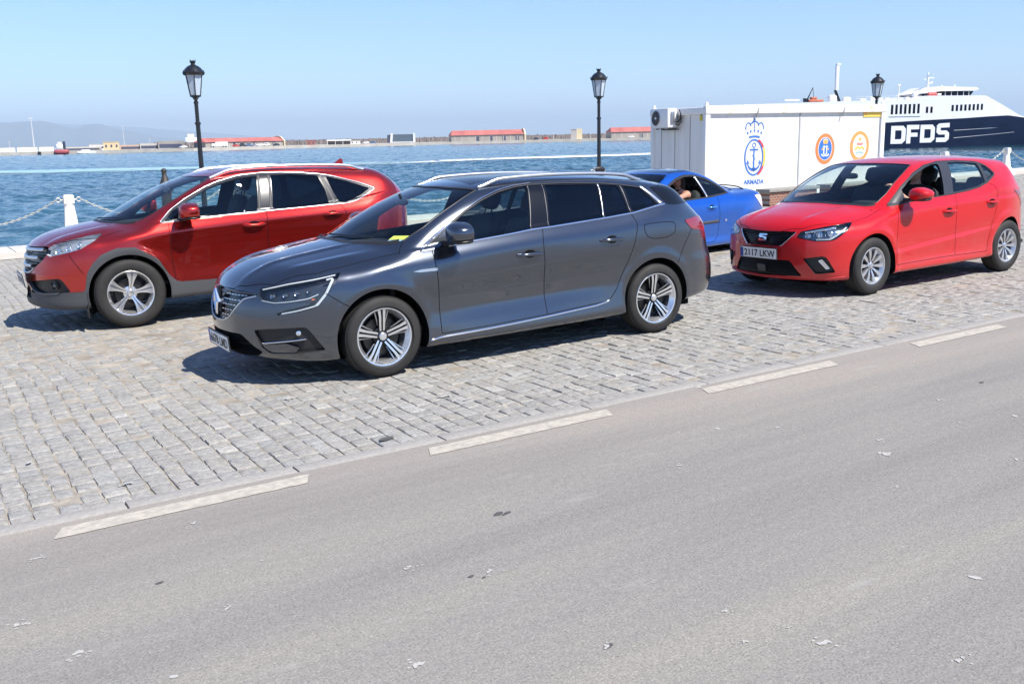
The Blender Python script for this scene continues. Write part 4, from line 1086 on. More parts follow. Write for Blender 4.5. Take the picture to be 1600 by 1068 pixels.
        K.patch('fender_badge', 'side', [(-.27, .802), (-.34, .813), (-.485, .815), (-.485, .792), (-.33, .792)], .006, M_SILVER, sd)
        # roof rail
        mb = MB(); xs = np.linspace(-1.06, -2.78, 60)
        X = K.b.on('top', xs, np.full(60, .565*sd)); rise = .034*smoothstep(0, .22, -1.06 - xs)*smoothstep(0, .2, xs + 2.78) + .004
        mb.tube([(p[0], p[1], p[2] + r_) for p, r_ in zip(X, rise)], .019, 10, flat=.9, up=(0, 0, 1))
        mb.V = [(v[0], v[1], max(v[2], v[2])) for v in mb.V]
        mb.build('roof_rail', [M_SILVER], root, sharp=60)
        # headlamp
        hl = K.inset('headlight', 'headlight', M_HOUSE, .055, sd)
        K.panel('lamp_lens', 'headlight', M_LENS, sd, hl, .001)
        mb = MB()
        K.ribbon('d', 'nose', [(.42, .742), (.58, .783), (.74, .809), (.855, .830)], .008, .001, None, sd, mb=mb, base=-.012)
        K.ribbon('d', 'nose', [(.80, .800), (.845, .812), (.800, .70), (.742, .615), (.64, .585), (.545, .565)], .012, -.001, None, sd, mb=mb, base=-.014, wf=lambda t: .9 if t < .15 else (1.5 if t < .6 else .8))
        K.ribbon('d', 'nose', [(.40, .668), (.50, .646), (.60, .655), (.70, .672), (.755, .70)], .007, -.003, None, sd, mb=mb, base=-.012)
        mb.build('daytime_light', [M_DRL], hl, sharp=50)
        mb = MB()
        for (a, z, r_) in [(.475, .698, .021), (.555, .703, .018), (.63, .714, .018), (.70, .728, .015)]:
            X, N = K.path('nose', [(a, z), (a+.001, z)], sd); p = Vector(X[0]) - Vector(N[0])*.045; q = Vector((1, 0, 0)).lerp(Vector(N[0]), .5).normalized()
            Mx = Matrix.Translation(p) @ q.to_track_quat('Z', 'Y').to_matrix().to_4x4(); mb.lathe([(r_*1.1, 0), (r_, .014), (r_*.7, .004), (.0, -.004)], 18, Mx, cap=False)
        mb.build('projector', [mat("dim_reflector", (.35, .37, .40), .2, .9)], hl, sharp=50)
        K.patch('side_reflector', 'nose', [(.715, .668), (.735, .672), (.735, .660), (.715, .657)], -.008, M_AMBER, sd, hl)
        K.panel('tail_light', 'tail', M_REDLENS, sd, off=.004)
        f = K.inset('fog_recess', 'fog', M_BLACK, .03, sd)
        K.ribbon('chrome_blade', 'nose', [(.42, .335), (.55, .352), (.672, .366)], .010, .004, M_CHROME, sd, base=-.03)
        mb = MB(); X, N = K.path('nose', [(.632, .412), (.633, .412)], sd); Mx = Matrix.Translation(Vector(X[0]) - Vector(N[0])*.012) @ Vector(N[0]).to_track_quat('Z', 'Y').to_matrix().to_4x4(); mb.lathe([(.019, -.02), (.019, .004), (.012, .008), (0, .008)], 16, Mx); mb.build('fog_lamp', [M_REFL], root, sharp=40)
        K.patch('fog_blade', 'nose', [(.41, .325), (.56, .335), (.63, .30), (.60, .258), (.43, .255)], -.008, pm, sd)
        mirror(root, (-.645, 1.005, 1.078), (.115, .125, .082), pm, sd, .85, 1.0)
        K.patch('sill_trim', 'side', [(-.37, .225), (-1.0, .225), (-2.2, .262), (-2.3, .265), (-2.3, .20), (-.37, .16)], .004, P_GREY, sd)
    g = K.inset('grille', 'grille', M_GLOSSBLACK, .035)
    mb = MB()
    for z in (.695, .655, .615, .575, .535, .505):
        w = np.interp(z, [.48, .51, .60, .668, .7], [.06, .165, .24, .29, .33]) - .012
        for a in np.arange(-w, w, .034):
            if abs(a) < .05: continue
            K.ribbon('x', 'nose', [(a, z), (min(a+.024, w), z)], .007, -.010, None, 1, mb=mb, base=-.03)
    mb.build('grille_insert', [M_CHROME], g, sharp=50)
    mb = MB()
    K.ribbon('x', 'nose', [(-.385, .694), (-.30, .670), (-.245, .60), (-.175, .515), (-.11, .485), (0, .478), (.11, .485), (.175, .515), (.245, .60), (.30, .670), (.385, .694)], .013, .006, None, 1, mb=mb)
    mb.build('grille_surround', [M_SILVER], g, sharp=50)
    for sd in (1, -1): K.ribbon('upper_grille_bar', 'nose', [(.05, .722), (.2, .722), (.38, .710)], .014, .004, mat("dark_blue_gloss", (.03, .04, .06), .15, .5, coat=1), sd, g, base=-.03)
    # diamond badge
    mb = MB(); cx = K.b.on('nose', [0], [.615])[0][0] + .012
    for sgn in (1, -1):
        D = [(0, .105), (.046*sgn, 0), (0, -.105)]; d = [(0, .066), (.026*sgn, 0), (0, -.066)]
        V = []
        for (a, b) in D: V.append((cx, a, .615 + b))
        for (a, b) in d: V.append((cx, a, .615 + b))
        V += [(cx+.014, (D[i][0]+d[i][0])/2, .615 + (D[i][1]+d[i][1])/2) for i in range(3)]
        V += [(cx-.05, D[i][0], .615+D[i][1]) for i in range(3)]
        mb.add(V, [(0, 1, 7, 6), (1, 2, 8, 7), (6, 7, 4, 3), (7, 8, 5, 4), (0, 9, 10, 1), (1, 10, 11, 2)])
    mb.build('badge', [M_CHROME], g)
    mb = MB(); mb.box((cx-.03, 0, .635), (.03, .075, .22), bev=.01); mb.build('badge_mount', [M_GLOSSBLACK], g)
    i_ = K.inset('lower_intake', 'intake', M_BLACK, .04)
    mb = MB()
    for z in np.arange(.225, .40, .026):
        w = np.interp(z, [.2, .235, .262, .40], [.30, .36, .40, .27])
        K.ribbon('x', 'nose', [(-w, z), (0, z), (w, z)], .006, -.012, None, 1, mb=mb, base=-.03)
    mb.build('intake_slats', [M_BLACK], i_, sharp=50)
    plate(root, (1.065, .04, .312), -math.pi/2, rad(-4), "6678 LMD", w=.56)
    # windscreen surround, wiper, sticker papers
    mb = MB()
    for sd in (1, -1):
        K.ribbon('x', 'top', [(-.285, .703), (-.46, .712), (-.62, .682), (-.80, .647), (-1.03, .585)], .014, .003, None, sd, mb=mb)
    K.ribbon('x', 'top', [(-1.02, -.575), (-.90, -.35), (-.832, 0), (-.90, .35), (-1.02, .575)], .03, .002, None, 1, mb=mb, r=.1)
    K.ribbon('x', 'top', [(-.26, -.68), (-.17, -.62), (.045, -.34), (.088, 0), (.045, .34), (-.17, .62), (-.26, .68)], .05, .003, None, 1, mb=mb, r=.1)
    mb.build('windscreen_seal', [M_BLACK], root, sharp=50)
    for pts in ([(.03, -.05), (-.02, .25), (-.13, .50)], [(-.02, -.45), (.045, -.2), (.02, .02)]):
        mb = MB(); X = K.b.on('top', [p[0] for p in pts], [p[1] for p in pts]); mb.tube([(x, y, z+.014) for x, y, z in X], [.008, .006, .003], 6); mb.build('wiper', [M_BLACK], root, sharp=50)
    pp = MB(); Q = [(-.20, .53, 1.004), (-.32, .645, 1.004), (-.40, .645, 1.058), (-.29, .52, 1.058)]
    pp.add(Q, [(0, 1, 2, 3)], 0); pp.add([(Q[2][0]*.45+Q[1][0]*.55, Q[1][1]*.5+Q[2][1]*.5+.001, 1.033), (Q[3][0]*.45+Q[0][0]*.55, Q[0][1]*.5+Q[3][1]*.5, 1.033), (Q[3][0], Q[3][1], 1.060), (Q[2][0], Q[2][1], 1.060)], [(0, 1, 2, 3)], 1)
    pp.build('parking_card', [mat("paper_blue", (.45, .65, .75), .6), mat("paper_yellow", (.75, .75, .12), .6)], root)
    mb = MB(); superbox(mb, (-.62, 0, 1.30), (.03, .24, .07), .6); mb.tube([(-.62, 0, 1.30), (-.60, 0, 1.365)], .012, 6); mb.build('rear_view_mirror', [M_BLACK], root, sharp=50)
    mb = MB(); mb.sell((-2.75, 0, 1.475), (.06, .012, .03), (.8, .8), n=12); mb.build('roof_antenna', [M_BLACK], root, sharp=50)
    us = MB(); us.box((-1.35, 0, .20), (3.9, 1.3, .05)); us.build('underbody', [M_WELL], root)
    interior(K, zs=.50, xf=-1.55, xr=-2.55, dash_x=-.42, dash_z=.94, parcel=None)
    RIMROT[0] = rad(-88)
    place_wheels(K, dict(r=.232, fn=rim_twin, mats=[M_RIMFACE, M_RIMDARK, M_RIMGREY, M_WELL]), .215, .893)
    return root
# ================================================================ red SUV, red hatchback, blue coupe-cabriolet
P_ORANGE = paint("orange_red_metallic_paint", (.50, .022, .016), .85, .26)
P_RED = paint("bright_red_paint", (.50, .004, .007), .0, .4); P_RED.node_tree.nodes["Principled BSDF"].inputs["Coat Weight"].default_value = .9; P_RED.node_tree.nodes["Principled BSDF"].inputs["Specular IOR Level"].default_value = .15
P_BLUE = paint("blue_metallic_paint", (.007, .13, .60), .7, .28)

def rim_flared(mb, rr, h):                        # five wide spokes, each flaring to the rim with a groove
    zf = h*.80; rot = rad(-99)
    for k in range(5):
        a = rot + k*2*math.pi/5
        for sg in (-1, 1):
            spoke(mb, a, [(.03, sg*.002, sg*.022, zf-.028), (.09, sg*.005, sg*.020, zf-.018), (.14, sg*.010, sg*.030, zf-.006), (rr-.03, sg*.014, sg*.058, zf), (rr-.006, sg*.016, sg*.072, zf)], zf, .035, 0, 0)
        spoke(mb, a, [(.05, -.006, .006, zf-.035), (.14, -.012, .012, zf-.022), (rr-.006, -.018, .018, zf-.016)], zf, .02, 2, 1)
    mb.lathe([(.0, zf-.008), (.028, zf-.010), (.034, zf-.018), (.036, zf-.04)], 24, cap=False, mi=0)
    mb.lathe([(.034, zf-.030), (.07, zf-.042), (.075, zf-.08)], 30, cap=False, mi=0)
def rim_ten(mb, rr, h):                           # ten blade spokes
    zf = h*.82; rot = rad(-76)
    for k in range(10):
        a = rot + k*2*math.pi/10
        spoke(mb, a, [(.035, -.010, .010, zf-.030), (.07, -.011, .011, zf-.018), (.12, -.017, .017, zf-.008), (rr-.006, -.023, .023, zf-.002)], zf, .03, 0, 0)
    mb.lathe([(.0, zf-.010), (.026, zf-.012), (.030, zf-.02), (.05, zf-.03), (.056, zf-.06)], 24, cap=False, mi=0)
    for k in range(5):
        a = rot + math.pi/10 + k*2*math.pi/5; mb.lathe([(.0, 0), (.010, 0), (.010, -.03)], 8, Matrix.Translation((.05*math.cos(a), .05*math.sin(a), zf-.022)), mi=1, cap=False)
M_ALLOY = mat("silver_alloy", (.55, .56, .58), .28, .75)

def bulb(K, hl, a, z, r_, sd, depth=.045, turn=.5, name='projector', m_=None):
    X, N = K.path('nose', [(a, z), (a+.001, z)], sd); p = Vector(X[0]) - Vector(N[0])*depth; q = Vector((1, 0, 0)).lerp(Vector(N[0]), turn).normalized()
    Mx = Matrix.Translation(p) @ q.to_track_quat('Z', 'Y').to_matrix().to_4x4()
    mb = MB(); mb.lathe([(r_*1.25, r_*.5), (r_*1.05, 0), (r_*.75, .002), (r_*.72, r_*.3), (r_*.4, r_*.55), (0, r_*.62)], 18, Mx, cap=False); return mb.build(name, [m_ or M_REFL], hl, sharp=50)

def build_crv():
    root = car_root("parked_suv", 2.049, 11.665, rad(178.94), "orange-red metallic SUV with grey plastic wheel-arch cladding, left of the grey estate car")
    K = Car(CRV, root, P_ORANGE); pm = P_ORANGE
    DLO = [(-.365, 1.062), (-.50, 1.19), (-.677, 1.30), (-.905, 1.41), (-1.043, 1.458), (-1.296, 1.515), (-1.55, 1.532), (-1.75, 1.53), (-2.0, 1.516), (-2.226, 1.488), (-2.378, 1.46), (-2.696, 1.370), (-2.82, 1.320), (-2.885, 1.290), (-2.714, 1.205), (-2.6, 1.162), (-2.492, 1.141), (-2.162, 1.133), (-1.59, 1.118), (-1.068, 1.10), (-.8, 1.088)]
    K.region('pillar_black', 'side', DLO, r=.03)
    K.region('glass_front', 'side', [(-.60, 1.098), (-.62, 1.225), (-.69, 1.275), (-.91, 1.385), (-1.05, 1.43), (-1.29, 1.485), (-1.50, 1.50), (-1.43, 1.125), (-1.07, 1.115), (-.8, 1.105)], r=.015)
    K.region('glass_quarter', 'side', [(-.42, 1.08), (-.52, 1.18), (-.59, 1.215), (-.57, 1.092)], r=.01)
    K.region('glass_rear', 'side', [(-1.66, 1.503), (-1.90, 1.50), (-2.20, 1.472), (-2.255, 1.31), (-2.270, 1.148), (-1.605, 1.133)], r=.015)
    K.region('glass_cargo', 'side', [(-2.30, 1.460), (-2.52, 1.402), (-2.82, 1.295), (-2.66, 1.215), (-2.50, 1.160), (-2.40, 1.152), (-2.34, 1.30)], r=.02)
    K.region('windscreen', 'top', [(.125, -.2), (.125, 0), (.085, .28), (-.08, .56), (-.18, .67), (-.35, .70), (-.63, .685), (-.93, .61), (-1.02, .53), (-.90, .31), (-.84, 0), (-.84, -.2)])
    K.region('hood', 'top', [(.15, -.2), (.15, 0), (.11, .28), (-.05, .60), (-.02, .72), (.25, .745), (.55, .66), (.72, .50), (.84, .25), (.86, 0), (.86, -.2)], r=.04)
    K.region('clad', 'side', [(1.3, .1), (1.3, .415), (.445, .415), (.43, .45), (.40, .60), (.335, .70), (.25, .779), (.09, .838), (-.085, .834), (-.305, .695), (-.415, .50), (-.46, .45), (-.52, .428), (-1.0, .418), (-2.05, .420), (-2.16, .45), (-2.205, .49), (-2.315, .695), (-2.535, .834), (-2.71, .838), (-2.87, .775), (-3.0, .62), (-3.05, .5), (-3.9, .5), (-3.9, .1)], lambda N, C: C[:, 2] > -1, r=.02)
    K.region('headlight', 'nose', [(.948, .992), (.89, .922), (.784, .848), (.66, .812), (.534, .783), (.49, .80), (.50, .87), (.52, .892), (.614, .928), (.81, .974)], r=.012)
    K.region('grille', 'nose', [(-.1, .868), (.2, .872), (.47, .885), (.50, .87), (.49, .80), (.43, .732), (.25, .628), (.1, .602), (-.1, .60)])
    K.region('intake', 'nose', [(-.1, .46), (.10, .46), (.16, .42), (.18, .33), (-.1, .32)])
    K.region('fog', 'nose', [(.14, .505), (.505, .552), (.608, .562), (.637, .535), (.69, .419), (.45, .395), (.19, .395)])
    K.region('backlight', 'tail', [(-.1, 1.45), (.40, 1.43), (.46, 1.20), (.40, 1.14), (-.1, 1.14)])
    K.region('tail', 'tail', [(.56, 1.42), (.50, 1.44), (.46, 1.36), (.52, 1.10), (.62, 1.02), (.66, 1.10), (.60, 1.30)])
    K.region('door_front', 'side', [(-.455, 1.066), (-.452, .81), (-.455, .63), (-.47, .44), (-1.50, .44), (-1.515, .72), (-1.520, 1.116), (-1.068, 1.10), (-.8, 1.088)], r=.01)
    K.region('door_rear', 'side', [(-1.520, 1.116), (-1.515, .72), (-1.50, .44), (-2.10, .44), (-2.19, .50), (-2.33, .72), (-2.44, .85), (-2.464, .968), (-2.448, 1.068), (-2.399, 1.137), (-2.162, 1.133)], r=.02)
    K.process()
    K.panel('body', None, pm); K.panel('bonnet', 'hood', pm); K.lining(1.0); K.wells()
    K.panel('windscreen', 'windscreen', M_GLASS, off=-.004); K.panel('rear_window', 'backlight', M_PRIV, off=-.003)
    clad = K.panel('wheel_arch_cladding', 'clad', M_CLAD, off=.010)
    for sd in (1, -1):
        K.panel('pillar_trim', 'pillar_black', mat("pillar_gloss", (.03, .03, .033), .25), sd)
        door_set(K, sd, pm, 'door_front', 'door_rear', 'glass_front', ['glass_rear'], (-1.24, -1.49, .980), (-2.175, -2.405, 1.035), pm, M_GLASS, M_PRIV)
        K.panel('quarter_window', 'glass_cargo', M_PRIV, sd, off=-.004); K.panel('front_quarter_window', 'glass_quarter', M_GLASS, sd, off=-.003)
        mb = MB()
        for pr, pts in [('side', [(-.455, 1.066), (-.452, .81), (-.455, .63), (-.47, .44)]), ('side', [(-1.520, 1.116), (-1.515, .72), (-1.50, .43)]), ('side', [(-2.395, 1.14), (-2.448, 1.068), (-2.464, .968), (-2.44, .85), (-2.33, .72)]),
                        ('top', [(.86, .2), (.72, .50), (.55, .66), (.25, .748), (-.02, .725)]), ('nose', [(.70, .80), (.76, .68), (.80, .60)])]:
            K.ribbon('s', pr, pts, .006, .0008, None, sd, rnd=False, mb=mb)
        mb.build('panel_gap', [M_SEAM], root, smooth=True)
        K.ribbon('window_chrome', 'side', DLO, .012, .006, M_SILVER, sd, closed=True, r=.04)
        mb = MB(); K.ribbon('c', 'side', [(-1.52, 1.51), (-1.45, 1.12)], .028, .004, None, sd, mb=mb); mb.build('door_pillar_trim', [mat('satin_dark_metal', (.05, .05, .053), .5, .4)], root, sharp=50)
        mb = MB(); K.ribbon('c', 'side', [(-1.635, 1.505), (-1.585, 1.13)], .028, .004, None, sd, mb=mb); mb.build('door_pillar_trim', [mat('satin_dark_metal', (.05, .05, .053), .5, .4)], root, sharp=50)
        mb = MB(); K.ribbon('c', 'side', [(-2.235, 1.47), (-2.30, 1.31), (-2.345, 1.15)], .040, .003, None, sd, mb=mb); mb.build('window_divider', [mat('satin_dark_metal', (.05, .05, .053), .5, .4)], root, sharp=50)
        mb = MB(); xs = np.linspace(-1.0, -2.82, 60); X = K.b.on('top', xs, np.full(60, .60*sd)); rise = .034*smoothstep(0, .22, -1.0 - xs)*smoothstep(0, .2, xs + 2.82) + .004
        mb.tube([(p[0], p[1], p[2] + r_) for p, r_ in zip(X, rise)], .022, 10); mb.build('roof_rail', [M_SILVER], root, sharp=60)
        hl = K.inset('headlight', 'headlight', mat("bright_housing", (.5, .52, .55), .3, .6), .05, sd); K.panel('lamp_lens', 'headlight', M_LENS, sd, hl, .001)
        bulb(K, hl, .60, .855, .042, sd, .04); bulb(K, hl, .69, .875, .034, sd, .035); bulb(K, hl, .77, .905, .028, sd, .03)
        K.ribbon('lamp_trim', 'nose', [(.545, .797), (.66, .822), (.75, .845)], .012, -.006, M_REFL, sd, hl, base=-.03)
        K.panel('tail_light', 'tail', M_REDLENS, sd, off=.004)
        f = K.inset('fog_recess', 'fog', M_BLACK, .03, sd); bulb(K, f, .552, .485, .035, sd, .02, 1.0, 'fog_lamp', mat("dark_fog_glass", (.04, .045, .05), .12, .3, coat=1))
        K.ribbon('fog_sweep', 'nose', [(.15, .49), (.24, .42), (.40, .385), (.6, .40)], .03, .012, M_CLAD, sd, f, base=-.02)
        m_ = mirror(root, (-.655, 1.045, 1.17), (.12, .13, .085), pm, sd, .87, 1.085)
        mb = MB(); K.ribbon('x', 'side', [(.42, .25), (.42, .40)], .01, .012, None, sd, mb=mb); mb.box((.43, sd*.82, .21), (.012, .12, .14), bev=.004); mb.build('mud_flap', [M_BLACK], root, sharp=40)
    g = K.inset('grille', 'grille', M_GLOSSBLACK, .04)
    for (z, w, dz) in [(.838, .44, .015), (.755, .37, .012), (.668, .24, .010)]:
        K.ribbon('grille_bar', 'nose', [(-w, z + dz), (0, z), (w, z + dz)], .034, .008, M_SILVER, 1, g, base=-.035)
    for (z, w) in [(.80, .42), (.712, .32), (.63, .16)]: K.ribbon('grille_mesh', 'nose', [(-w, z), (0, z), (w, z)], .012, -.015, M_BLACK, 1, g, base=-.04)
    K.ribbon('grille_surround', 'nose', [(-.30, .66), (-.2, .60), (0, .592), (.2, .60), (.30, .66)], .02, .008, M_SILVER, 1, g)
    K.inset('lower_intake', 'intake', M_BLACK, .03)
    pl = plate(root, (.955, 0, .52), -math.pi/2, rad(-8), "4185 HFB", h=.12)
    mb = MB()
    for sd in (1, -1): K.ribbon('x', 'top', [(-.18, .675), (-.35, .706), (-.63, .69), (-.93, .617), (-1.02, .535)], .012, .003, None, sd, mb=mb)
    K.ribbon('x', 'top', [(-.16, -.66), (-.06, -.57), (.105, -.28), (.14, 0), (.105, .28), (-.06, .57), (-.16, .66)], .05, .004, None, 1, mb=mb, r=.1)
    mb.build('windscreen_seal', [M_BLACK], root, sharp=50)
    mb = MB(); X = K.b.on('top', [.11, .02, -.10], [0, .3, .52]); mb.tube([(x, y, z+.016) for x, y, z in X], [.009, .007, .004], 6); mb.build('wiper', [M_BLACK], root, sharp=50)
    z0 = K.b.on('top', [-2.75], [0])[0][2]
    mb = MB(); mb.prism([(-.09, 0), (.06, 0), (-.05, .075), (-.08, .07)], -.012, .012, Matrix.Translation((-2.72, 0, z0)) @ Matrix.Rotation(rad(90), 4, 'X')); mb.build('roof_antenna', [pm], root, sharp=50)
    mb = MB(); mb.box((-1.3, 0, .26), (3.9, 1.3, .05)); mb.build('underbody', [M_WELL], root)
    mb = MB(); superbox(mb, (-.66, 0, 1.37), (.03, .24, .07), .6); mb.tube([(-.66, 0, 1.37), (-.62, 0, 1.43)], .012, 6); mb.build('rear_view_mirror', [M_BLACK], root, sharp=50)
    interior(K, zs=.66, xf=-1.50, xr=-2.45, dash_x=-.36, dash_z=1.03, floor=.42)
    place_wheels(K, dict(r=.238, fn=rim_flared, mats=[M_RIMFACE, M_RIMDARK, M_RIMGREY, M_WELL]), .235, .893)
    return root

def build_red():
    root = car_root("parked_hatchback", 8.927, 7.725, rad(180.85), "bright red hatchback with its driver's window open, right of the grey estate car")
    K = Car(RED, root, P_RED); pm = P_RED
    DLO = [(-.325, .93), (-.64, 1.13), (-.922, 1.262), (-1.176, 1.335), (-1.461, 1.369), (-1.784, 1.365), (-2.10, 1.342), (-2.21, 1.305), (-2.345, 1.186), (-2.156, 1.094), (-1.974, 1.047), (-1.732, 1.022), (-1.405, 1.000), (-1.057, .984), (-.618, .955)]
    K.region('pillar_black', 'side', DLO, r=.025)
    K.region('window_open', 'side', [(-.60, .968), (-.61, 1.090), (-.77, 1.175), (-.92, 1.24), (-1.17, 1.312), (-1.30, 1.338), (-1.42, 1.345), (-1.30, 1.002), (-1.05, .993)], r=.015)
    K.region('glass_rear', 'side', [(-1.60, 1.345), (-1.80, 1.348), (-2.10, 1.322), (-2.12, 1.10), (-1.97, 1.060), (-1.74, 1.037), (-1.475, 1.018)], r=.015)
    K.region('glass_cargo', 'side', [(-2.152, 1.305), (-2.205, 1.290), (-2.318, 1.188), (-2.165, 1.125)], r=.012)
    K.region('windscreen', 'top', [(.015, -.2), (.015, 0), (-.04, .34), (-.20, .60), (-.28, .655), (-.45, .655), (-.81, .595), (-1.03, .54), (-.93, .272), (-.88, 0), (-.88, -.2)])
    K.region('hood', 'top', [(.04, -.2), (.04, 0), (-.01, .34), (-.17, .63), (-.25, .74), (.0, .762), (.25, .755), (.47, .67), (.66, .45), (.745, .2), (.755, 0), (.755, -.2)], r=.03)
    K.region('headlight', 'nose', [(.872, .797), (.779, .708), (.687, .634), (.648, .622), (.527, .618), (.362, .655), (.394, .709), (.624, .766)], r=.010)
    K.region('grille', 'nose', [(-.1, .702), (.33, .712), (.352, .702), (.218, .553), (-.1, .547)], r=.01)
    K.region('intake', 'nose', [(-.1, .402), (.30, .402), (.415, .232), (-.1, .215)])
    K.region('fog', 'nose', [(.42, .427), (.588, .458), (.62, .44), (.698, .278), (.528, .261)])
    K.region('tail', 'tail', [(.87, .985), (.6, .952), (.42, .945), (.42, .80), (.55, .755), (.61, .748), (.66, .82), (.80, .94)])
    K.region('backlight', 'tail', [(-.1, 1.33), (.40, 1.31), (.46, 1.12), (.40, 1.03), (-.1, 1.03)])
    K.region('door_front', 'side', [(-.405, .935), (-.383, .754), (-.371, .285), (-1.457, .298), (-1.447, .813), (-1.478, 1.002), (-1.405, 1.0), (-1.057, .984), (-.618, .955)], r=.01)
    K.region('door_rear', 'side', [(-1.478, 1.002), (-1.447, .813), (-1.457, .298), (-2.10, .285), (-2.12, .40), (-2.17, .59), (-2.25, .80), (-2.285, .98), (-2.23, 1.06), (-2.14, 1.09), (-1.974, 1.047), (-1.732, 1.024)], r=.02)
    K.process()
    K.panel('body', None, pm); K.panel('bonnet', 'hood', pm); K.lining(.88); K.wells()
    K.panel('windscreen', 'windscreen', M_GLASS, off=-.004); K.panel('rear_window', 'backlight', M_GLASS, off=-.003)
    for sd in (1, -1):
        K.panel('pillar_trim', 'pillar_black', mat("grey_pillar_film", (.045, .045, .05), .3, .2), sd)
        D = door_set(K, sd, pm, 'door_front', 'door_rear', 'window_open', ['glass_rear'], (-1.20, -1.42, .815), (-2.05, -2.25, .867), pm, M_GLASS, M_GLASS, open_front=(sd > 0))
        K.panel('quarter_window', 'glass_cargo', M_PRIV, sd, off=-.004)
        mb = MB()
        for pr, pts in [('side', [(-.405, .935), (-.383, .754), (-.371, .285)]), ('side', [(-1.478, 1.002), (-1.447, .813), (-1.457, .298)]), ('side', [(-2.14, 1.09), (-2.23, 1.06), (-2.285, .98), (-2.25, .80), (-2.17, .59), (-2.12, .40), (-2.10, .285)]), ('side', [(-.371, .285), (-1.2, .298), (-2.10, .285)]),
                        ('top', [(.745, .2), (.66, .45), (.47, .67), (.25, .757), (.0, .765), (-.25, .742)]), ('tail', [(.87, .95), (.6, .935), (.2, .93)])]:
            K.ribbon('s', pr, pts, .005, .0008, None, sd, rnd=False, mb=mb)
        mb.build('panel_gap', [M_SEAM], root, smooth=True)
        K.ribbon('window_seal', 'side', DLO, .016, .004, M_BLACK, sd, closed=True, r=.03)
        hl = K.inset('headlight', 'headlight', mat("blue_grey_housing", (.13, .15, .18), .22, .7), .05, sd); K.panel('lamp_lens', 'headlight', M_LENS, sd, hl, .001)
        bulb(K, hl, .455, .672, .030, sd, .04); bulb(K, hl, .545, .690, .040, sd, .045); bulb(K, hl, .655, .70, .045, sd, .045)
        K.ribbon('lamp_trim', 'nose', [(.43, .705), (.56, .735), (.70, .758)], .010, -.006, M_REFL, sd, hl, base=-.03)
        K.ribbon('lamp_trim', 'nose', [(.53, .632), (.65, .636), (.72, .69), (.80, .755)], .016, -.006, M_DRL, sd, hl, base=-.03)
        K.ribbon('lamp_edge', 'nose', [(.872, .797), (.779, .708), (.687, .634), (.648, .622), (.527, .618), (.362, .655), (.394, .709), (.624, .766)], .010, .002, M_GLOSSBLACK, sd, hl, closed=True, r=.01)
        K.panel('tail_light', 'tail', M_REDLENS, sd, off=.003)
        f = K.inset('fog_recess', 'fog', M_BLACK, .035, sd); K.patch('fog_lamp', 'nose', [(.548, .408), (.582, .424), (.650, .322), (.618, .312)], -.012, M_REFL, sd, f)
        if sd > 0: mirror(root, (-.60, 1.0, 1.045), (.12, .125, .070), pm, sd, .845, .985, taper=.42)
    g = K.inset('grille', 'grille', M_GLOSSBLACK, .03)
    for z in np.arange(.565, .70, .019):
        w = np.interp(z, [.55, .70], [.22, .335]); K.ribbon('grille_mesh', 'nose', [(-w, z), (0, z), (w, z)], .006, -.012, M_BLACK, 1, g, base=-.03)
    K.ribbon('grille_surround', 'nose', [(-.20, .556), (-.212, .553), (-.348, .703)], .012, .004, M_CHROME, 1, g)
    K.ribbon('grille_surround', 'nose', [(.20, .556), (.212, .553), (.348, .703)], .006, .003, M_CHROME, 1, g)
    S = [(-.5, .30), (-.42, .48), (.10, .5), (.5, .5), (.5, .26), (.0, .26), (-.12, .16), (.30, .12), (.46, .02), (.46, -.32), (.36, -.5), (-.5, -.5), (-.5, -.26), (.12, -.26), (.18, -.14), (.12, -.06), (-.36, -.04), (-.5, .06)]
    K.patch('badge', 'nose', [(a*.10, .637 + b*.078) for a, b in S], .006, M_CHROME, 1, g, r=.004, st=.02)
    K.inset('lower_intake', 'intake', M_BLACK, .04)
    for z in np.arange(.24, .40, .022):
        w = np.interp(z, [.232, .402], [.39, .29]); K.ribbon('intake_slat', 'nose', [(-w, z), (0, z), (w, z)], .005, -.012, M_BLACK, 1, None, base=-.03)
    K.patch('radar_cover', 'nose', [(-.055, .34), (.045, .34), (.045, .26), (-.055, .26)], .002, mat("radar_grey", (.045, .045, .045), .5), 1, None)
    K.ribbon('lip', 'nose', [(-.80, .225), (-.42, .195), (0, .19), (.42, .195), (.80, .225)], .02, .006, pm, 1, None)
    plate(root, (.828, -.025, .465), -math.pi/2, rad(-3), "2117 LKW")
    mb = MB()
    for sd in (1, -1): K.ribbon('x', 'top', [(-.28, .66), (-.45, .661), (-.81, .601), (-1.03, .545)], .012, .003, None, sd, mb=mb)
    K.ribbon('x', 'top', [(-1.035, -.535), (-.935, -.272), (-.885, 0), (-.935, .272), (-1.035, .535)], .02, .002, None, 1, mb=mb, r=.1)
    K.ribbon('x', 'top', [(-.26, -.66), (-.185, -.61), (-.025, -.34), (.03, 0), (-.025, .34), (-.185, .61), (-.26, .66)], .045, .003, None, 1, mb=mb, r=.1)
    mb.build('windscreen_seal', [M_BLACK], root, sharp=50)
    mb = MB(); mb.box((-1.25, 0, .20), (3.5, 1.25, .05)); mb.build('underbody', [M_WELL], root)
    mb = MB(); superbox(mb, (-.66, 0, 1.235), (.03, .24, .07), .6); mb.tube([(-.66, 0, 1.235), (-.64, 0, 1.29)], .012, 6); mb.build('rear_view_mirror', [M_BLACK], root, sharp=50)
    interior(K, zs=.46, xf=-1.45, xr=-2.25, dash_x=-.42, dash_z=.90)
    place_wheels(K, dict(r=.202, fn=rim_ten, mats=[M_ALLOY, M_RIMDARK, M_RIMGREY, M_WELL]), .195, .873)
    return root

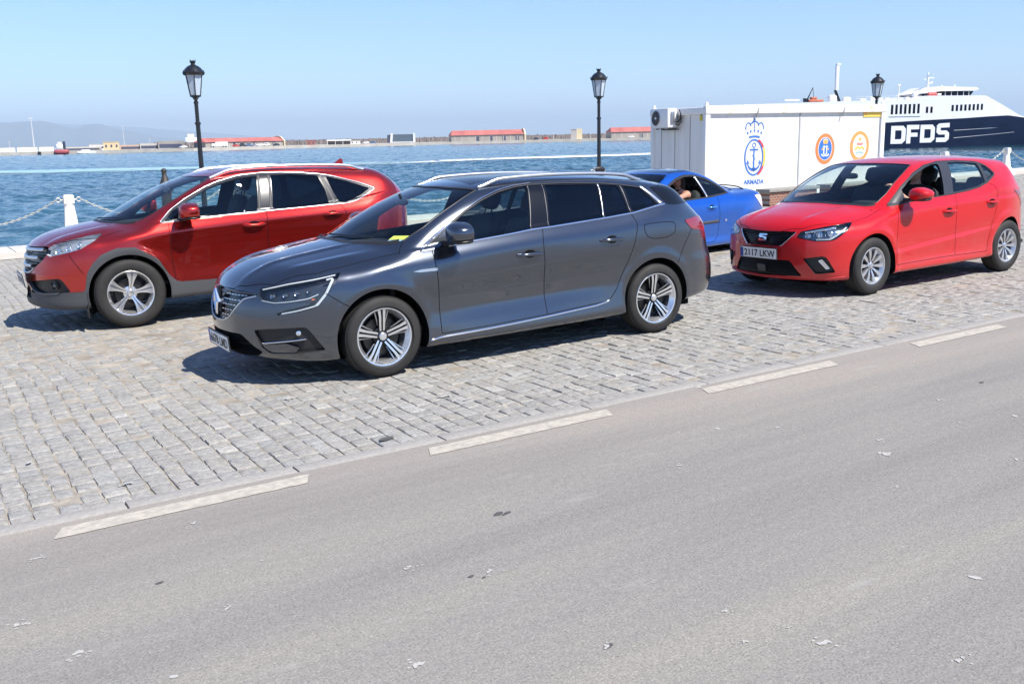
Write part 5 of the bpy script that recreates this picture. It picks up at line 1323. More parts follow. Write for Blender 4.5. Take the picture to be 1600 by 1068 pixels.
BLUEC = dict(ar=.345, arr=.318,
    wb=2.55, rt=.295, tw=.185, xr=(-3.3, .98), zmax=1.48, xmid=-1.4, nx=-.15, tx=-2.0, zlow=.15,
    top=[(1.1, .40), (.9, .60), (.8, .68), (.6, .78), (.3, .87), (.1, .92), (.0, .965), (-.3, 1.115), (-.6, 1.245), (-.85, 1.325), (-1.1, 1.360), (-1.35, 1.362), (-1.6, 1.325), (-1.8, 1.26), (-2.0, 1.155), (-2.15, 1.065), (-2.25, 1.025), (-2.4, 1.012), (-2.7, 1.01), (-2.9, 1.0), (-3.2, .97)],
    belt=[(1.0, .60), (.6, .73), (.3, .81), (0, .86), (-.35, .885), (-1.0, .895), (-1.6, .915), (-2.1, .955), (-2.4, .98), (-3.2, .99)],
    sweep=[(1.2, .1), (.6, .12), (.2, .3), (0, .5), (-.8, .40), (-1.2, .1), (-1.5, -.15), (-2.1, -.15), (-2.4, 0), (-4, 0)],
    crown=[(1.2, .18), (.4, .14), (0, .10), (-.4, .06), (-1, .09), (-2, .1), (-4, .1)], crown4=.08,
    front=[(.05, .62), (.17, .72), (.24, .78), (.35, .80), (.45, .80), (.6, .77), (.7, .72), (.77, .66), (.85, .56), (1.3, .1)],
    plan=[(-1, 0), (0, 0), (.3, .045), (.45, .10), (.6, .20), (.72, .36), (.8, .6), (.88, .9), (1.1, 1.6)],
    rear=[(.1, -2.95), (.2, -3.05), (.35, -3.14), (.5, -3.16), (.7, -3.15), (.82, -3.12), (.92, -3.06), (1.0, -2.98), (1.1, -2.88), (1.4, -2.6)],
    rplan=[(-1, 0), (0, 0), (.4, .04), (.55, .08), (.66, .15), (.75, .30), (.82, .52), (1.1, 1.3)],
    floor=[(1.2, .17), (.6, .17), (0, .18), (-2.0, .18), (-2.6, .24), (-3.4, .27)],
    tumble=[(1.2, .9), (.3, .8), (0, .45), (-.5, .40), (-2.2, .45), (-2.5, .7), (-4, .7)], tumble2=.45,
    tcol=[0, .1, .25, .45, .65, .88, 1.0],
    side=[(1.2, [.50, .53, .55, .55, .53, .50, .46]), (.85, [.64, .68, .70, .70, .68, .64, .58]), (.5, [.76, .79, .80, .80, .795, .76, .71]), (.1, [.79, .82, .825, .825, .825, .80, .75]),
          (-.4, [.80, .835, .82, .822, .83, .82, .785]), (-1.4, [.80, .835, .82, .825, .834, .825, .79]), (-2.1, [.80, .83, .825, .83, .84, .825, .78]),
          (-2.6, [.79, .82, .835, .84, .84, .81, .74]), (-3.0, [.77, .80, .81, .81, .80, .76, .68]), (-3.4, [.66, .67, .68, .68, .66, .60, .55])],
    flare=[(0, .295, .38, .012, .05), (-2.55, .295, .38, .010, .06)], detail=[], ridge=[],
    ktop=lambda x: .05 + .06 * smoothstep(-.05, .25, x) + .05 * (1 - smoothstep(-1.2, -.8, x)), kfront=.07, krear=.08)

def build_blue():
    root = car_root("parked_coupe_convertible", 8.87, 11.65, rad(186), "bright blue metallic coupe with a bare-armed driver, half hidden behind the grey estate car", z=-.08)
    K = Car(BLUEC, root, P_BLUE); pm = P_BLUE
    DLO = [(-.42, .90), (-.60, 1.03), (-.80, 1.145), (-1.0, 1.225), (-1.22, 1.27), (-1.45, 1.262), (-1.66, 1.20), (-1.86, 1.09), (-2.03, .965), (-1.6, .925), (-1.0, .905)]
    K.region('pillar_black', 'side', DLO, r=.04)
    K.region('window_open', 'side', [(-.58, .915), (-.62, 1.015), (-.80, 1.12), (-1.0, 1.20), (-1.22, 1.245), (-1.42, 1.24), (-1.50, .935), (-1.0, .92)], r=.02)
    K.region('glass_cargo', 'side', [(-1.465, 1.232), (-1.64, 1.18), (-1.83, 1.075), (-1.97, .975), (-1.54, .938)], r=.02)
    K.region('windscreen', 'top', [(.0, -.2), (.0, 0), (-.05, .32), (-.20, .56), (-.27, .61), (-.45, .62), (-.75, .57), (-.90, .52), (-.80, .272), (-.77, 0), (-.77, -.2)])
    K.region('roof', 'top', [(-.82, -.2), (-.82, 0), (-.86, .28), (-.96, .50), (-1.3, .50), (-1.62, .50), (-1.62, 0), (-1.62, -.2)])
    K.region('backlight', 'top', [(-1.66, -.2), (-1.66, .46), (-1.72, .50), (-2.0, .52), (-2.08, .46), (-2.10, 0), (-2.10, -.2)])
    K.region('tail', 'tail', [(.70, .885), (.62, .895), (.50, .885), (.40, .85), (.40, .76), (.50, .70), (.57, .70), (.64, .78)])
    K.region('headlight', 'nose', [(.80, .72), (.70, .66), (.60, .60), (.50, .58), (.42, .61), (.48, .67), (.62, .71)])
    K.region('intake', 'nose', [(-.1, .40), (.30, .40), (.38, .25), (-.1, .24)])
    K.region('door_front', 'side', [(-.40, .885), (-.36, .70), (-.38, .30), (-.48, .25), (-1.60, .25), (-1.70, .34), (-1.74, .60), (-1.72, .935), (-1.6, .925), (-1.0, .905)], r=.03)
    K.process()
    K.panel('body', None, pm); K.panel('roof_panel', 'roof', mat("dark_blue_roof", (.006, .02, .07), .15, .4, coat=1)); K.lining(.80); K.wells()
    K.panel('windscreen', 'windscreen', M_GLASS, off=-.004); K.panel('rear_window', 'backlight', M_PRIV, off=-.003)
    for sd in (1, -1):
        K.panel('pillar_trim', 'pillar_black', M_BLACK, sd)
        o = K.panel('door', 'door_front', pm, sd); handle(K, o, -1.46, -1.66, .775, sd, mat("bright_blue_handle", (.05, .30, .75), .2, .6, coat=1))
        if sd < 0: K.panel('side_window', 'window_open', M_GLASS, sd, o, -.004)
        K.panel('quarter_window', 'glass_cargo', M_GLASS, sd, off=-.004)
        mb = MB()
        for pts in ([(-.40, .885), (-.36, .70), (-.38, .30), (-.48, .25), (-1.60, .25), (-1.70, .34), (-1.74, .60), (-1.72, .935)],): K.ribbon('s', 'side', pts, .006, .0008, None, sd, rnd=False, mb=mb)
        mb.build('panel_gap', [M_SEAM], root, smooth=True)
        K.ribbon('window_seal', 'side', DLO, .016, .004, M_BLACK, sd, closed=True, r=.05)
        K.ribbon('window_divider', 'side', [(-1.43, 1.245), (-1.525, .93)], .03, .004, M_SILVER, sd)
        K.ribbon('rub_strip', 'side', [(-.45, .54), (-1.0, .545), (-1.71, .555)], .045, .012, M_CLAD, sd)
        K.patch('side_indicator', 'side', [(-1.86, .575), (-1.90, .575), (-1.90, .545), (-1.86, .545)], .008, M_REFL, sd)
        K.panel('tail_light', 'tail', mat("pale_lamp_lens", (.75, .62, .66), .12, coat=1), sd, off=.004)
        hl = K.inset('headlight', 'headlight', M_HOUSE, .04, sd); K.panel('lamp_lens', 'headlight', M_LENS, sd, hl, .001)
        mirror(root, (-.50, .93, .97), (.10, .11, .065), pm, sd, .80, .92)
    K.inset('lower_intake', 'intake', M_BLACK, .04)
    mb = MB(); X = K.b.on('top', np.full(13, -2.42), np.linspace(-.5, .5, 13)); up = .030*(1 - np.abs(np.linspace(-1, 1, 13))**6)
    mb.tube([(x, y, z+u_) for (x, y, z), u_ in zip(X, up)], .013, 8, flat=.7); mb.build('boot_rack_bar', [M_CHROME], root, sharp=60)
    mb = MB(); X = K.b.on('top', np.full(13, -2.70), np.linspace(-.5, .5, 13))
    mb.tube([(x, y, z+u_) for (x, y, z), u_ in zip(X, up)], .013, 8, flat=.7); mb.build('boot_rack_bar', [M_BLACK], root, sharp=60)
    mb = MB(); mb.box((-1.15, 0, .18), (3.2, 1.2, .05)); mb.build('underbody', [M_WELL], root)
    interior(K, zs=.42, xf=-1.48, xr=-2.0, dash_x=-.42, dash_z=.86, rear_h=.35)
    place_wheels(K, dict(r=.2, fn=rim_ten, mats=[M_ALLOY, M_RIMDARK, M_RIMGREY, M_WELL]), .19, .83)
    return root
# ================================================================ things on the quay
M_WHITEPAINT = speckle("weathered_white_paint", (.66, .65, .62), (.82, .81, .78), 9, .6, 30, .3, .004)
M_IRON = mat("black_painted_iron", (.012, .013, .016), .35, .1, coat=.3)
M_CHAIN = mat("pale_galvanised_chain", (.45, .44, .40), .5, .5)
def RX(a): return Matrix.Rotation(a, 4, 'X')

def lamp_post(u, v, H, label):
    root = empty('street_lamp', Matrix.Translation(GP(u, v)), label, 'street lamp', 'street lamps along the quay')
    m = MB(); m.lathe([(.17, 0), (.17, .06), (.13, .10), (.12, .42), (.085, .50), (.07, .56), (.06, .62), (.052, 1.2), (.045, H-1.28), (.060, H-1.27), (.060, H-1.23), (.040, H-1.22), (.040, H-.86), (.05, H-.85), (.05, H-.82), (.03, H-.80)], 16); m.build('pole', [M_IRON], root, sharp=40)
    lan = MB(); z0 = H - .70; z1 = H - .27; n = 6
    def hexr(r, z): return [(r*math.cos(2*math.pi*k/n + .3), r*math.sin(2*math.pi*k/n + .3), z) for k in range(n)]
    for k in range(n):                                 # glazing bars
        a = Vector(hexr(.112, z0)[k]); b = Vector(hexr(.182, z1)[k]); lan.tube([a, b], .010, 6)
    lan.lathe([(.0, z0-.10), (.03, z0-.10), (.075, z0-.03), (.125, z0-.012), (.125, z0+.012), (.10, z0+.015)], 6, Matrix.Rotation(.3, 4, 'Z'))
    lan.lathe([(.195, z1-.02), (.215, z1), (.222, z1+.035), (.20, z1+.06), (.165, z1+.11), (.115, z1+.155), (.065, z1+.18), (.045, z1+.19), (.040, z1+.215), (.055, z1+.23), (.060, z1+.262), (.03, z1+.268), (0, z1+.268)], 24)
    for k in range(n):
        w = 2*math.pi*k/n + .3; lan.tube([(.205*math.cos(w), .205*math.sin(w), z1+.03), (.235*math.cos(w), .235*math.sin(w), z1+.075)], [.018, .004], 6)
    for k in range(5):
        w = 2*math.pi*k/5; lan.tube([(.048*math.cos(w), .048*math.sin(w), z1+.255), (.062*math.cos(w), .062*math.sin(w), z1+.29)], [.010, .003], 5)
    lt = lan.build('lantern', [M_IRON], root, sharp=40)
    g = MB(); a = hexr(.108, z0+.012); b = hexr(.178, z1-.01); g.add(a + b, [(k, (k+1) % n, n+(k+1) % n, n+k) for k in range(n)]); g.build('lantern_glass', [mat("milky_lamp_glass", (.42, .50, .58), .25, coat=.6)], lt)
    return root
lamp_post(5.61, 21, 3.63, "black street lamp rising behind the orange-red SUV, leftmost of three")
lamp_post(16.0, 21, 3.545, "black street lamp behind the grey estate car, standing left of the white cabin")
lamp_post(27.15, 21, 3.47, "black street lamp whose lantern shows over the white cabin roof before the ferry")

# bollards with chains
bol = MB()
def bollard_mb(H):
    b = MB(); s2 = math.sqrt(2)
    Mx = Matrix.Rotation(math.pi/4, 4, 'Z')
    b.lathe([(.30, 0), (.315, .03), (.315, .10), (.27, .17), (.20, .23), (.155, .30), (.145, .34), (.096, H-.20), (.095, H-.18)], 8, Matrix.Rotation(math.pi/8, 4, 'Z'), cap=False)
    b.lathe([(.095*s2*.80, H-.19), (.095*s2*1.02, H-.17), (.095*s2*1.02, H-.03), (.095*s2*.85, H), (0, H+.004)], 4, Mx)
    return b
def put_bollard(u, v, H, label):
    root = empty('bollard', GM @ Matrix.Translation((u, v, 0)), label, 'bollard', 'white chained bollards along the quay edge')
    bollard_mb(H).build('bollard_post', [M_WHITEPAINT], root, sharp=35)
    for s in (-1, 1):
        r = MB(); r.tube([(s*.08, 0, H-.10), (s*.15, 0, H-.10)], .014, 6); c = Vector((s*.195, 0, H-.10)); r.tube([c + Vector((.042*math.cos(w), 0, .042*math.sin(w))) for w in np.linspace(0, 2*math.pi, 14, endpoint=False)], .013, 6, closed=True); r.build('chain_ring', [M_CHAIN], root, sharp=50)
    return root
def put_chain(p, q, H0, H1, label, sag=.44):
    a = Vector((p[0] + .24, p[1], H0 - .10)); b = Vector((q[0] - .24, q[1], H1 - .10)); L_ = (b-a).length; n = int(L_/.062); mb = MB()
    for i in range(n):
        t0 = i/n; t1 = (i+1.35)/n; f_ = lambda t: a.lerp(b, t) - Vector((0, 0, 4*sag*t*(1-t))); x = f_(t0); y = f_(min(t1, 1)); d = (y-x).normalized(); s = d.cross(Vector((0, 0, 1))).normalized(); 
        if i % 2: s = d.cross(s).normalized()
        c = (x+y)/2; hl = (y-x).length/2
        mb.tube([c - d*hl*.5 + s*.016, c + d*hl*.5 + s*.016, c + d*hl, c + d*hl*.5 - s*.016, c - d*hl*.5 - s*.016, c - d*hl], .0075, 5, closed=True)
    o = mb.build('chain', [M_CHAIN], mat4=GM, sharp=50); tag(o, label, 'chain', 'chains hanging between the bollards')
BL = [(-3.5, 22, 1.04, "white bollard beyond the left end of the quay chain"), (-.17, 22, 1.04, "white bollard left of the picture holding the sagging chain"), (3.137, 22, 1.04, "white square-topped bollard above the bonnet of the orange-red SUV"), (6.44, 22, 1.02, "white bollard hidden behind the windscreen of the orange-red SUV"), (9.7, 21.8, .98, "white bollard behind the tail of the orange-red SUV"), (13.0, 21.6, .94, "white bollard behind the windscreen roof of the grey estate car"), (16.29, 21.4, 1.02, "white bollard whose top just shows beside the middle street lamp")]
for q in BL: put_bollard(*q)
CL = ["chain running off the left edge of the picture", "pale chain sagging left of the bollard by the orange-red SUV", "pale chain sagging from the bollard behind the SUV bonnet", "chain hidden behind the SUV cabin", "chain behind the tail of the SUV", "chain behind the roof of the grey estate car"]
for i in range(len(BL)-1): put_chain(BL[i], BL[i+1], BL[i][2], BL[i+1][2], CL[i])
BR = [(26.6, 20.6, .93, "white bollard behind the bonnet of the red hatchback"), (29.9, 20.3, .93, "white bollard seen through the rear window of the red hatchback"), (33.13, 20.1, .95, "white wide-footed bollard standing clear beyond the tail of the red hatchback"), (36.5, 20.1, .95, "white bollard just past the right edge of the picture")]
for q in BR: put_bollard(*q)
CR = ["chain behind the roof of the red hatchback", "chain falling left from the bollard beyond the red hatchback", "chain falling right from the bollard beyond the red hatchback"]
for i in range(len(BR)-1): put_chain(BR[i], BR[i+1], BR[i][2], BR[i+1][2], CR[i])
# dark ornamental iron post
mb = MB(); mb.lathe([(.26, 0), (.26, .08), (.20, .12), (.12, .2), (.10, .9), (.115, 1.0), (.15, 1.04), (.15, 1.08), (.125, 1.15), (.095, 1.22), (.065, 1.30), (.048, 1.36), (.045, 1.40), (.058, 1.43), (.058, 1.46), (.035, 1.49), (0, 1.50)], 16); 
o = mb.build('ornamental_post', [mat("brown_iron", (.06, .055, .05), .55, .4, vary=(9, .4))], sharp=40); o.matrix_world = GM @ Matrix.Translation((4.93, 21.3, 0)); tag(o, "dark weathered iron post with a knob top, behind the SUV windscreen", "post")

# ---- white portable cabin
CA = -.131
cabM = Matrix.Translation((17.78, 18.99, -.06)) @ Matrix.Rotation(CA, 4, 'Z')
cab = empty('portable_cabin', cabM, "white portable cabin with a navy crest and two round emblems on its long side", 'cabin')
CL_, CW_, CH_ = 6.05, 2.56, 2.49
def panel_mat():
    m, nt, b, N, L = nodes("cabin_panel"); tc = N("TexCoord"); w = N("TexWave", i_Scale=9.0, i_Distortion=0.0); w.bands_direction = 'X'; mp = N("Mapping"); L(tc.outputs["Object"], mp.inputs[0]); mp.inputs["Rotation"].default_value = (0, 0, .785); L(mp.outputs[0], w.inputs[0])
    n = N("TexNoise", i_Scale=2.0, i_Detail=5.0); mp2 = N("Mapping"); mp2.inputs["Scale"].default_value = (3, 3, .4); L(tc.outputs["Object"], mp2.inputs[0]); L(mp2.outputs[0], n.inputs[0]); r = ramp(N("ValToRGB"), [(.35, (.70, .69, .665)), (.6, (.76, .75, .725))]); L(n.outputs[0], r.inputs[0]); L(r.outputs[0], b.inputs["Base Color"])
    bp = N("Bump", i_Strength=.14, i_Distance=.004); L(w.outputs[0], bp.inputs["Height"]); L(bp.outputs[0], b.inputs["Normal"]); b.inputs["Roughness"].default_value = .5; return m
M_CAB = panel_mat(); M_CABF = speckle("cabin_frame_rusty", (.78, .77, .75), (.80, .79, .77), 3.0, .5, c3=(.60, .40, .15))
for _e, _p in zip([n for n in M_CABF.node_tree.nodes if n.type == "VALTORGB"][0].color_ramp.elements, (.30, .54, .66)): _e.position = _p
M_CABW = mat("cabin_frame_white", (.78, .78, .77), .5)
mb = MB(); mb.box((CL_/2, CW_/2, .12 + (CH_-.24)/2), (CL_-.10, CW_-.10, CH_-.26)); mb.build('wall_panels', [M_CAB], cab)
fr = MB()
for x in (.06, CL_-.06):
    for y in (.06, CW_-.06): fr.box((x, y, CH_/2 + .05), (.14, .14, CH_-.30), bev=.01)
for y in (.05, CW_-.05): fr.box((CL_/2, y, .16), (CL_, .12, .16), bev=.01)
for x in (.05, CL_-.05): fr.box((x, CW_/2, .16), (.12, CW_-.24, .16), bev=.01)
fr.build('corner_frame', [M_CABW], cab, sharp=40)
tr = MB()
for y in (.045, CW_-.045): tr.box((CL_/2, y, CH_-.11), (CL_+.04, .15, .17), bev=.012); tr.box((CL_/2, y, CH_-.005), (CL_+.03, .10, .04), bev=.008)
for x in (.045, CL_-.045): tr.box((x, CW_/2, CH_-.11), (.15, CW_-.06-.12, .17), bev=.012)
tr.build('roof_rail', [M_CABF], cab, sharp=40)
rf = MB(); rf.box((CL_/2, CW_/2, CH_-.03), (CL_-.2, CW_-.2, .05)); rf.build('roof', [M_CABF], cab)
for i, x in enumerate((.06, CL_-.06)):
    for y in (.06, CW_-.06): c_ = MB(); c_.lathe([(.055, 0), (.05, .03), (.028, .085), (0, .095)], 10, Matrix.Translation((x, y, CH_+.012))); c_.build('lifting_cone', [M_CABW], cab, sharp=40)
for x in (1.2, 1.9, 2.6, 3.3, 4.0, 4.7, 5.4): c_ = MB(); c_.box((x, .02, CH_+.02), (.05, .05, .035), bev=.01); c_.build('roof_clip', [M_CABW], cab, sharp=40)
s_ = MB(); s_.box((3.08, .043, 1.26), (.05, .018, CH_-.36), bev=.006); s_.build('panel_joint', [mat("joint_grey", (.42, .42, .43), .5)], cab)
for y in (.75, 1.45, 2.1): s_ = MB(); s_.box((.043, y, 1.26), (.018, .02, CH_-.36)); s_.build('panel_joint', [mat("joint_grey", (.42, .42, .43), .5)], cab)
for x in (1.62, 4.53): s_ = MB(); s_.tube([(x + .02, -.02, 2.44), (x - .05, -.04, 2.19)], .020, 6); s_.build('lamp_bracket', [mat("bracket_grey", (.22, .22, .23), .5, .4)], cab, sharp=40)
for x in (.4, 3.0, 5.6):
    for y in (.3, 2.2): s_ = MB(); s_.box((x, y, .045), (.35, .25, .085)); s_.build('foot', [M_CLAD], cab)
# crests on the long side: flat painted plates
XF = Matrix(((1, 0, 0, 0), (0, 0, 1, 0), (0, 1, 0, 0), (0, 0, 0, 1)))
def facing(s, z): return Matrix.Translation((s, .046, z)) @ Matrix.Rotation(math.pi/2, 4, 'X')       # local x right, y up, z out (towards -y)
INK = mat("crest_blue", (.05, .17, .52), .5); CRED = mat("crest_red", (.72, .05, .06), .5); CYEL = mat("crest_yellow", (.85, .55, .08), .5); CORA = mat("crest_orange", (.85, .22, .07), .5); CWHI = mat("crest_white", (.8, .8, .8), .5); CGOL = mat("crest_gold", (.75, .42, .10), .5); CBLU = mat("crest_bright_blue", (.04, .17, .60), .5)
def stroke(mb, pts, w, h, z0=0.0, mi=0, closed=False):
    P = [Vector((p[0], p[1])) for p in pts]; n = len(P); ww = w if isinstance(w, (list, tuple)) else [w]*n; A = []; Bq = []
    for i in range(n):
        if closed: t = P[(i+1) % n] - P[i-1]
        else: t = P[min(i+1, n-1)] - P[max(i-1, 0)]
        t.normalize(); nn = Vector((-t.y, t.x)); A.append(P[i] + nn*ww[i]/2); Bq.append(P[i] - nn*ww[i]/2)
    for i in range(n if closed else n-1):
        j = (i+1) % n; mb.prism([tuple(Bq[i]), tuple(Bq[j]), tuple(A[j]), tuple(A[i])], z0, z0+h, mi=mi)
def ell(rx, rz, a0, a1, n=40, cx=0, cz=0): return [(cx + rx*math.cos(w), cz + rz*math.sin(w)) for w in np.linspace(rad(a0), rad(a1), n)]
def dot(mb, x, z, r, h=.004, mi=0, rz=None, z0=0.0): mb.prism(ell(r, rz or r, 0, 342, 20, x, z), z0, z0+h, mi=mi)
mb = MB()
stroke(mb, ell(.29, .455, 0, 351, 48), .042, .004, mi=0, closed=True)
stroke(mb, ell(.345, .475, 32, 68, 14), .065, .004, mi=1); stroke(mb, ell(.345, .475, -28, 30, 18), .065, .004, mi=2); stroke(mb, ell(.345, .475, -68, -30, 14), .065, .004, mi=1)
stroke(mb, [(0, .24), (0, -.26)], [.032, .05], .004); stroke(mb, [(-.135, .20), (.135, .20)], .04, .004); stroke(mb, ell(.05, .055, 0, 340, 18, 0, .315), .022, .004, closed=True)
stroke(mb, ell(.20, .20, 195, 345, 22, 0, -.12), [.02 + .05*math.sin(math.pi*k/21) for k in range(22)], .004); mb.prism([(-.245, -.17), (-.20, -.06), (-.145, -.16)], 0, .004); mb.prism([(.245, -.17), (.145, -.16), (.20, -.06)][::-1], 0, .004); mb.prism([(-.07, -.29), (0, -.37), (.07, -.29), (0, -.24)], 0, .004)
stroke(mb, [(.04, .15), (-.06, .05), (.05, -.04), (-.04, -.14)], .012, .003)
stroke(mb, ell(.30, .12, 55, 125, 16, 0, .42), .05, .004)
for (x, z) in [(-.22, .63), (-.12, .67), (0, .69), (.12, .67), (.22, .63)]: dot(mb, x, z, .026, rz=.034)
stroke(mb, ell(.085, .13, 20, 200, 14, -.20, .76), .028, .004); stroke(mb, ell(.085, .13, -20, 160, 14, .20, .76), .028, .004); stroke(mb, ell(.135, .13, 10, 170, 18, 0, .80), .03, .004); stroke(mb, [(0, .74), (0, 1.02)], .022, .004); stroke(mb, [(-.04, .98), (.04, .98)], .018, .004)
o = mb.build('navy_crest', [INK, CRED, CYEL], cab); o.matrix_local = facing(1.58, 1.17)
V, F = text_mesh("ARMADA", .155, .004)
ys = [v[1] for v in V]; xs = [v[0] for v in V]; k = .66/(max(xs)-min(xs)); mb = MB(); mb.add([((v[0]-(max(xs)+min(xs))/2)*k, (v[1]-(max(ys)+min(ys))/2)*.12/(max(ys)-min(ys)), .003) for v in V], F); o = mb.build('crest_lettering', [INK], cab); o.matrix_local = facing(1.60, .535)
mb = MB()                                             # orange and blue round emblem with crossed anchors and a crown
mb.prism(ell(.335, .41, 0, 352, 48), 0, .003, mi=0); mb.prism(ell(.245, .31, 0, 352, 44), .003, .006, mi=4); mb.prism(ell(.23, .295, 0, 352, 44), .006, .009, mi=1)
for sg in (-1, 1):
    stroke(mb, [(sg*.045, .09), (sg*.05, -.15)], .035, .003, .009, 2); stroke(mb, [(sg*.045 - .05, .05), (sg*.045 + .05, .05)], .022, .003, .009, 2); stroke(mb, ell(.065, .06, 185, 355, 12, sg*.055, -.13), .035, .003, .009, 2); dot(mb, sg*.10, -.01, .028, .003, 3, z0=.009)
mb.prism([(-.07, .13), (.07, .13), (.095, .21), (.04, .245), (0, .26), (-.04, .245), (-.095, .21)], .009, .012, mi=3); stroke(mb, ell(.08, .06, 10, 170, 12, 0, .20), .02, .003, .010, 2)
o = mb.build('round_emblem', [CORA, CBLU, CWHI, CGOL, CWHI], cab); o.matrix_local = facing(3.98, 1.335); o['label'] = 'orange ringed blue emblem'
mb = MB()                                             # orange and white round emblem
mb.prism(ell(.345, .41, 0, 352, 48), 0, .003, mi=0); mb.prism(ell(.245, .315, 0, 352, 44), .003, .006, mi=1)
mb.prism([(-.05, .15), (.05, .15), (.06, .21), (0, .24), (-.06, .21)], .006, .009, mi=2); stroke(mb, [(-.11, .05), (-.03, .07), (.03, .05), (.11, .08)], .07, .003, .006, 3)
stroke(mb, [(-.17, -.10), (-.08, -.02), (0, -.06), (.08, -.02), (.17, -.10)], .07, .003, .006, 4); stroke(mb, [(-.13, -.19), (0, -.16), (.13, -.19)], .06, .003, .006, 5)
for w in (20, 160, 200, 340): dot(mb, .295*math.cos(rad(w)), .36*math.sin(rad(w)), .03, .003, 3, z0=.003)
o = mb.build('round_emblem', [mat("crest_light_orange", (.85, .33, .09), .5), CWHI, CGOL, mat("crest_salmon", (.75, .25, .2), .5), mat("crest_olive", (.6, .5, .12), .5), mat("crest_pale_blue", (.35, .5, .68), .5)], cab); o.matrix_local = facing(5.21, 1.375); o['label'] = 'orange ringed white emblem'
mb = MB(); mb.box((5.63, .035, 2.27), (.68, .012, .21), bev=.004, mi=0)
for k in range(3): mb.box((5.36, .028, 2.33 - k*.055), (.05, .006, .018), mi=1)
mb.build('yellow_sign', [mat("sign_yellow", (.85, .58, .10), .5), CRED], cab)
mb = MB(); mb.box((.035, .26, 2.38), (.012, .10, .10), mi=0); mb.box((.035, .26, 2.20), (.012, .11, .13), mi=1); mb.box((.028, .26, 2.38), (.006, .08, .02), mi=2); mb.box((.028, .25, 2.285), (.006, .05, .03), Matrix.Rotation(.5, 3, 'X'), mi=2)
mb.build('warning_sticker', [mat("sticker_orange", (.70, .42, .10), .5), mat("sticker_yellow", (.62, .52, .03), .5), M_BLACK], cab)
# air conditioner hanging on the short end
ac = empty('air_conditioner', cabM @ Matrix.Translation((0, 1.62, 2.235)), "white air conditioner unit hung high on the end wall of the white cabin", 'air conditioner')
mb = MB(); mb.box((-.20, 0, 0), (.29, .80, .50), bev=.02); mb.build('casing', [mat("ac_white", (.78, .78, .77), .4)], ac, sharp=40)
mb = MB(); fx = -.350
Mf = Matrix.Translation((fx, .16, 0)) @ Matrix.Rotation(-math.pi/2, 4, 'Y')
mb.lathe([(.195, 0), (.20, .006), (.19, .012)], 32, Mf, cap=False, mi=0); mb.lathe([(.19, .001), (0, .001)], 32, Mf, cap=False, mi=1)
for r in np.linspace(.05, .18, 7): mb.tube([tuple(Mf @ Vector((r*math.cos(w), r*math.sin(w), .010))) for w in np.linspace(0, 2*math.pi, 28, endpoint=False)], .0035, 4, closed=True, mi=2)
for k in range(8): w = math.pi*k/4; mb.tube([tuple(Mf @ Vector((.03*math.cos(w), .03*math.sin(w), .012))), tuple(Mf @ Vector((.19*math.cos(w), .19*math.sin(w), .012)))], .004, 4, mi=2)
mb.lathe([(.035, .008), (.033, .018), (0, .02)], 16, Mf, mi=3)
mb.build('fan_grille', [M_RIMGREY, M_GLOSSBLACK, mat("grille_grey", (.16, .16, .17), .5), mat("ac_white", (.78, .78, .77), .4)], ac, sharp=40)
mb = MB(); mb.box((-.12, -.30, -.285), (.26, .03, .03)); mb.box((-.12, .30, -.285), (.26, .03, .03)); mb.box((-.02, 0, -.30), (.03, .86, .03)); mb.box((-.24, .12, -.30), (.04, .05, .03), mi=1); mb.build('wall_bracket', [M_CLAD, M_CABW], ac)
mb = MB(); mb.box((-.20, -.425, .02), (.10, .05, .30), bev=.02); mb.build('valve_cover', [M_RIMGREY], ac, sharp=40)
mb = MB(); mb.tube([(-.12, -.44, -.10), (-.10, -.52, -.12), (-.05, -.56, -.02), (-.02, -.53, .12), (-.02, -.46, .20)], .022, 8); mb.tube([(-.12, -.43, -.16), (-.08, -.50, -.20), (-.03, -.55, -.12), (.02, -.50, .02)], .016, 8); mb.build('pipes', [M_BLACK], ac, sharp=50)

# brick benches
def brick_mat():
    m, nt, b, N, L = nodes("brown_brick"); tc = N("TexCoord"); mp = N("Mapping"); mp.inputs["Rotation"].default_value = (math.pi/2, 0, 0); L(tc.outputs["Object"], mp.inputs[0]); br = N("TexBrick", i_Scale=4.2); br.inputs["Color1"].default_value = (.20, .075, .045, 1); br.inputs["Color2"].default_value = (.27, .11, .065, 1); br.inputs["Mortar"].default_value = (.35, .31, .27, 1); br.inputs["Mortar Size"].default_value = .02
    L(mp.outputs[0], br.inputs["Vector"]); L(br.outputs[0], b.inputs["Base Color"]); b.inputs["Roughness"].default_value = .85; return m
M_BRICK = brick_mat(); M_SLAB = speckle("bench_slab", (.24, .23, .21), (.34, .32, .29), 12)
for u0, u1, lb in ((18.15, 19.95, "low brown brick bench with a grey slab, right behind the blue coupe's boot"), (20.35, 22.15, "low brown brick bench with a grey slab, seen through the red hatchback's windscreen"), (22.55, 24.35, "low brown brick bench with a grey slab, behind the roof of the red hatchback")):
    root = empty('brick_bench', GM @ Matrix.Translation((u0, 17.0, 0)), lb, 'bench', 'low brick benches in front of the white cabin')
    mb = MB(); mb.box(((u1-u0)/2, .22, .17), (u1-u0-.12, .36, .33)); mb.build('bench_base', [M_BRICK], root); mb = MB(); mb.box(((u1-u0)/2, .22, .375), (u1-u0, .46, .075), bev=.008); mb.build('bench_slab', [M_SLAB], root, sharp=40)

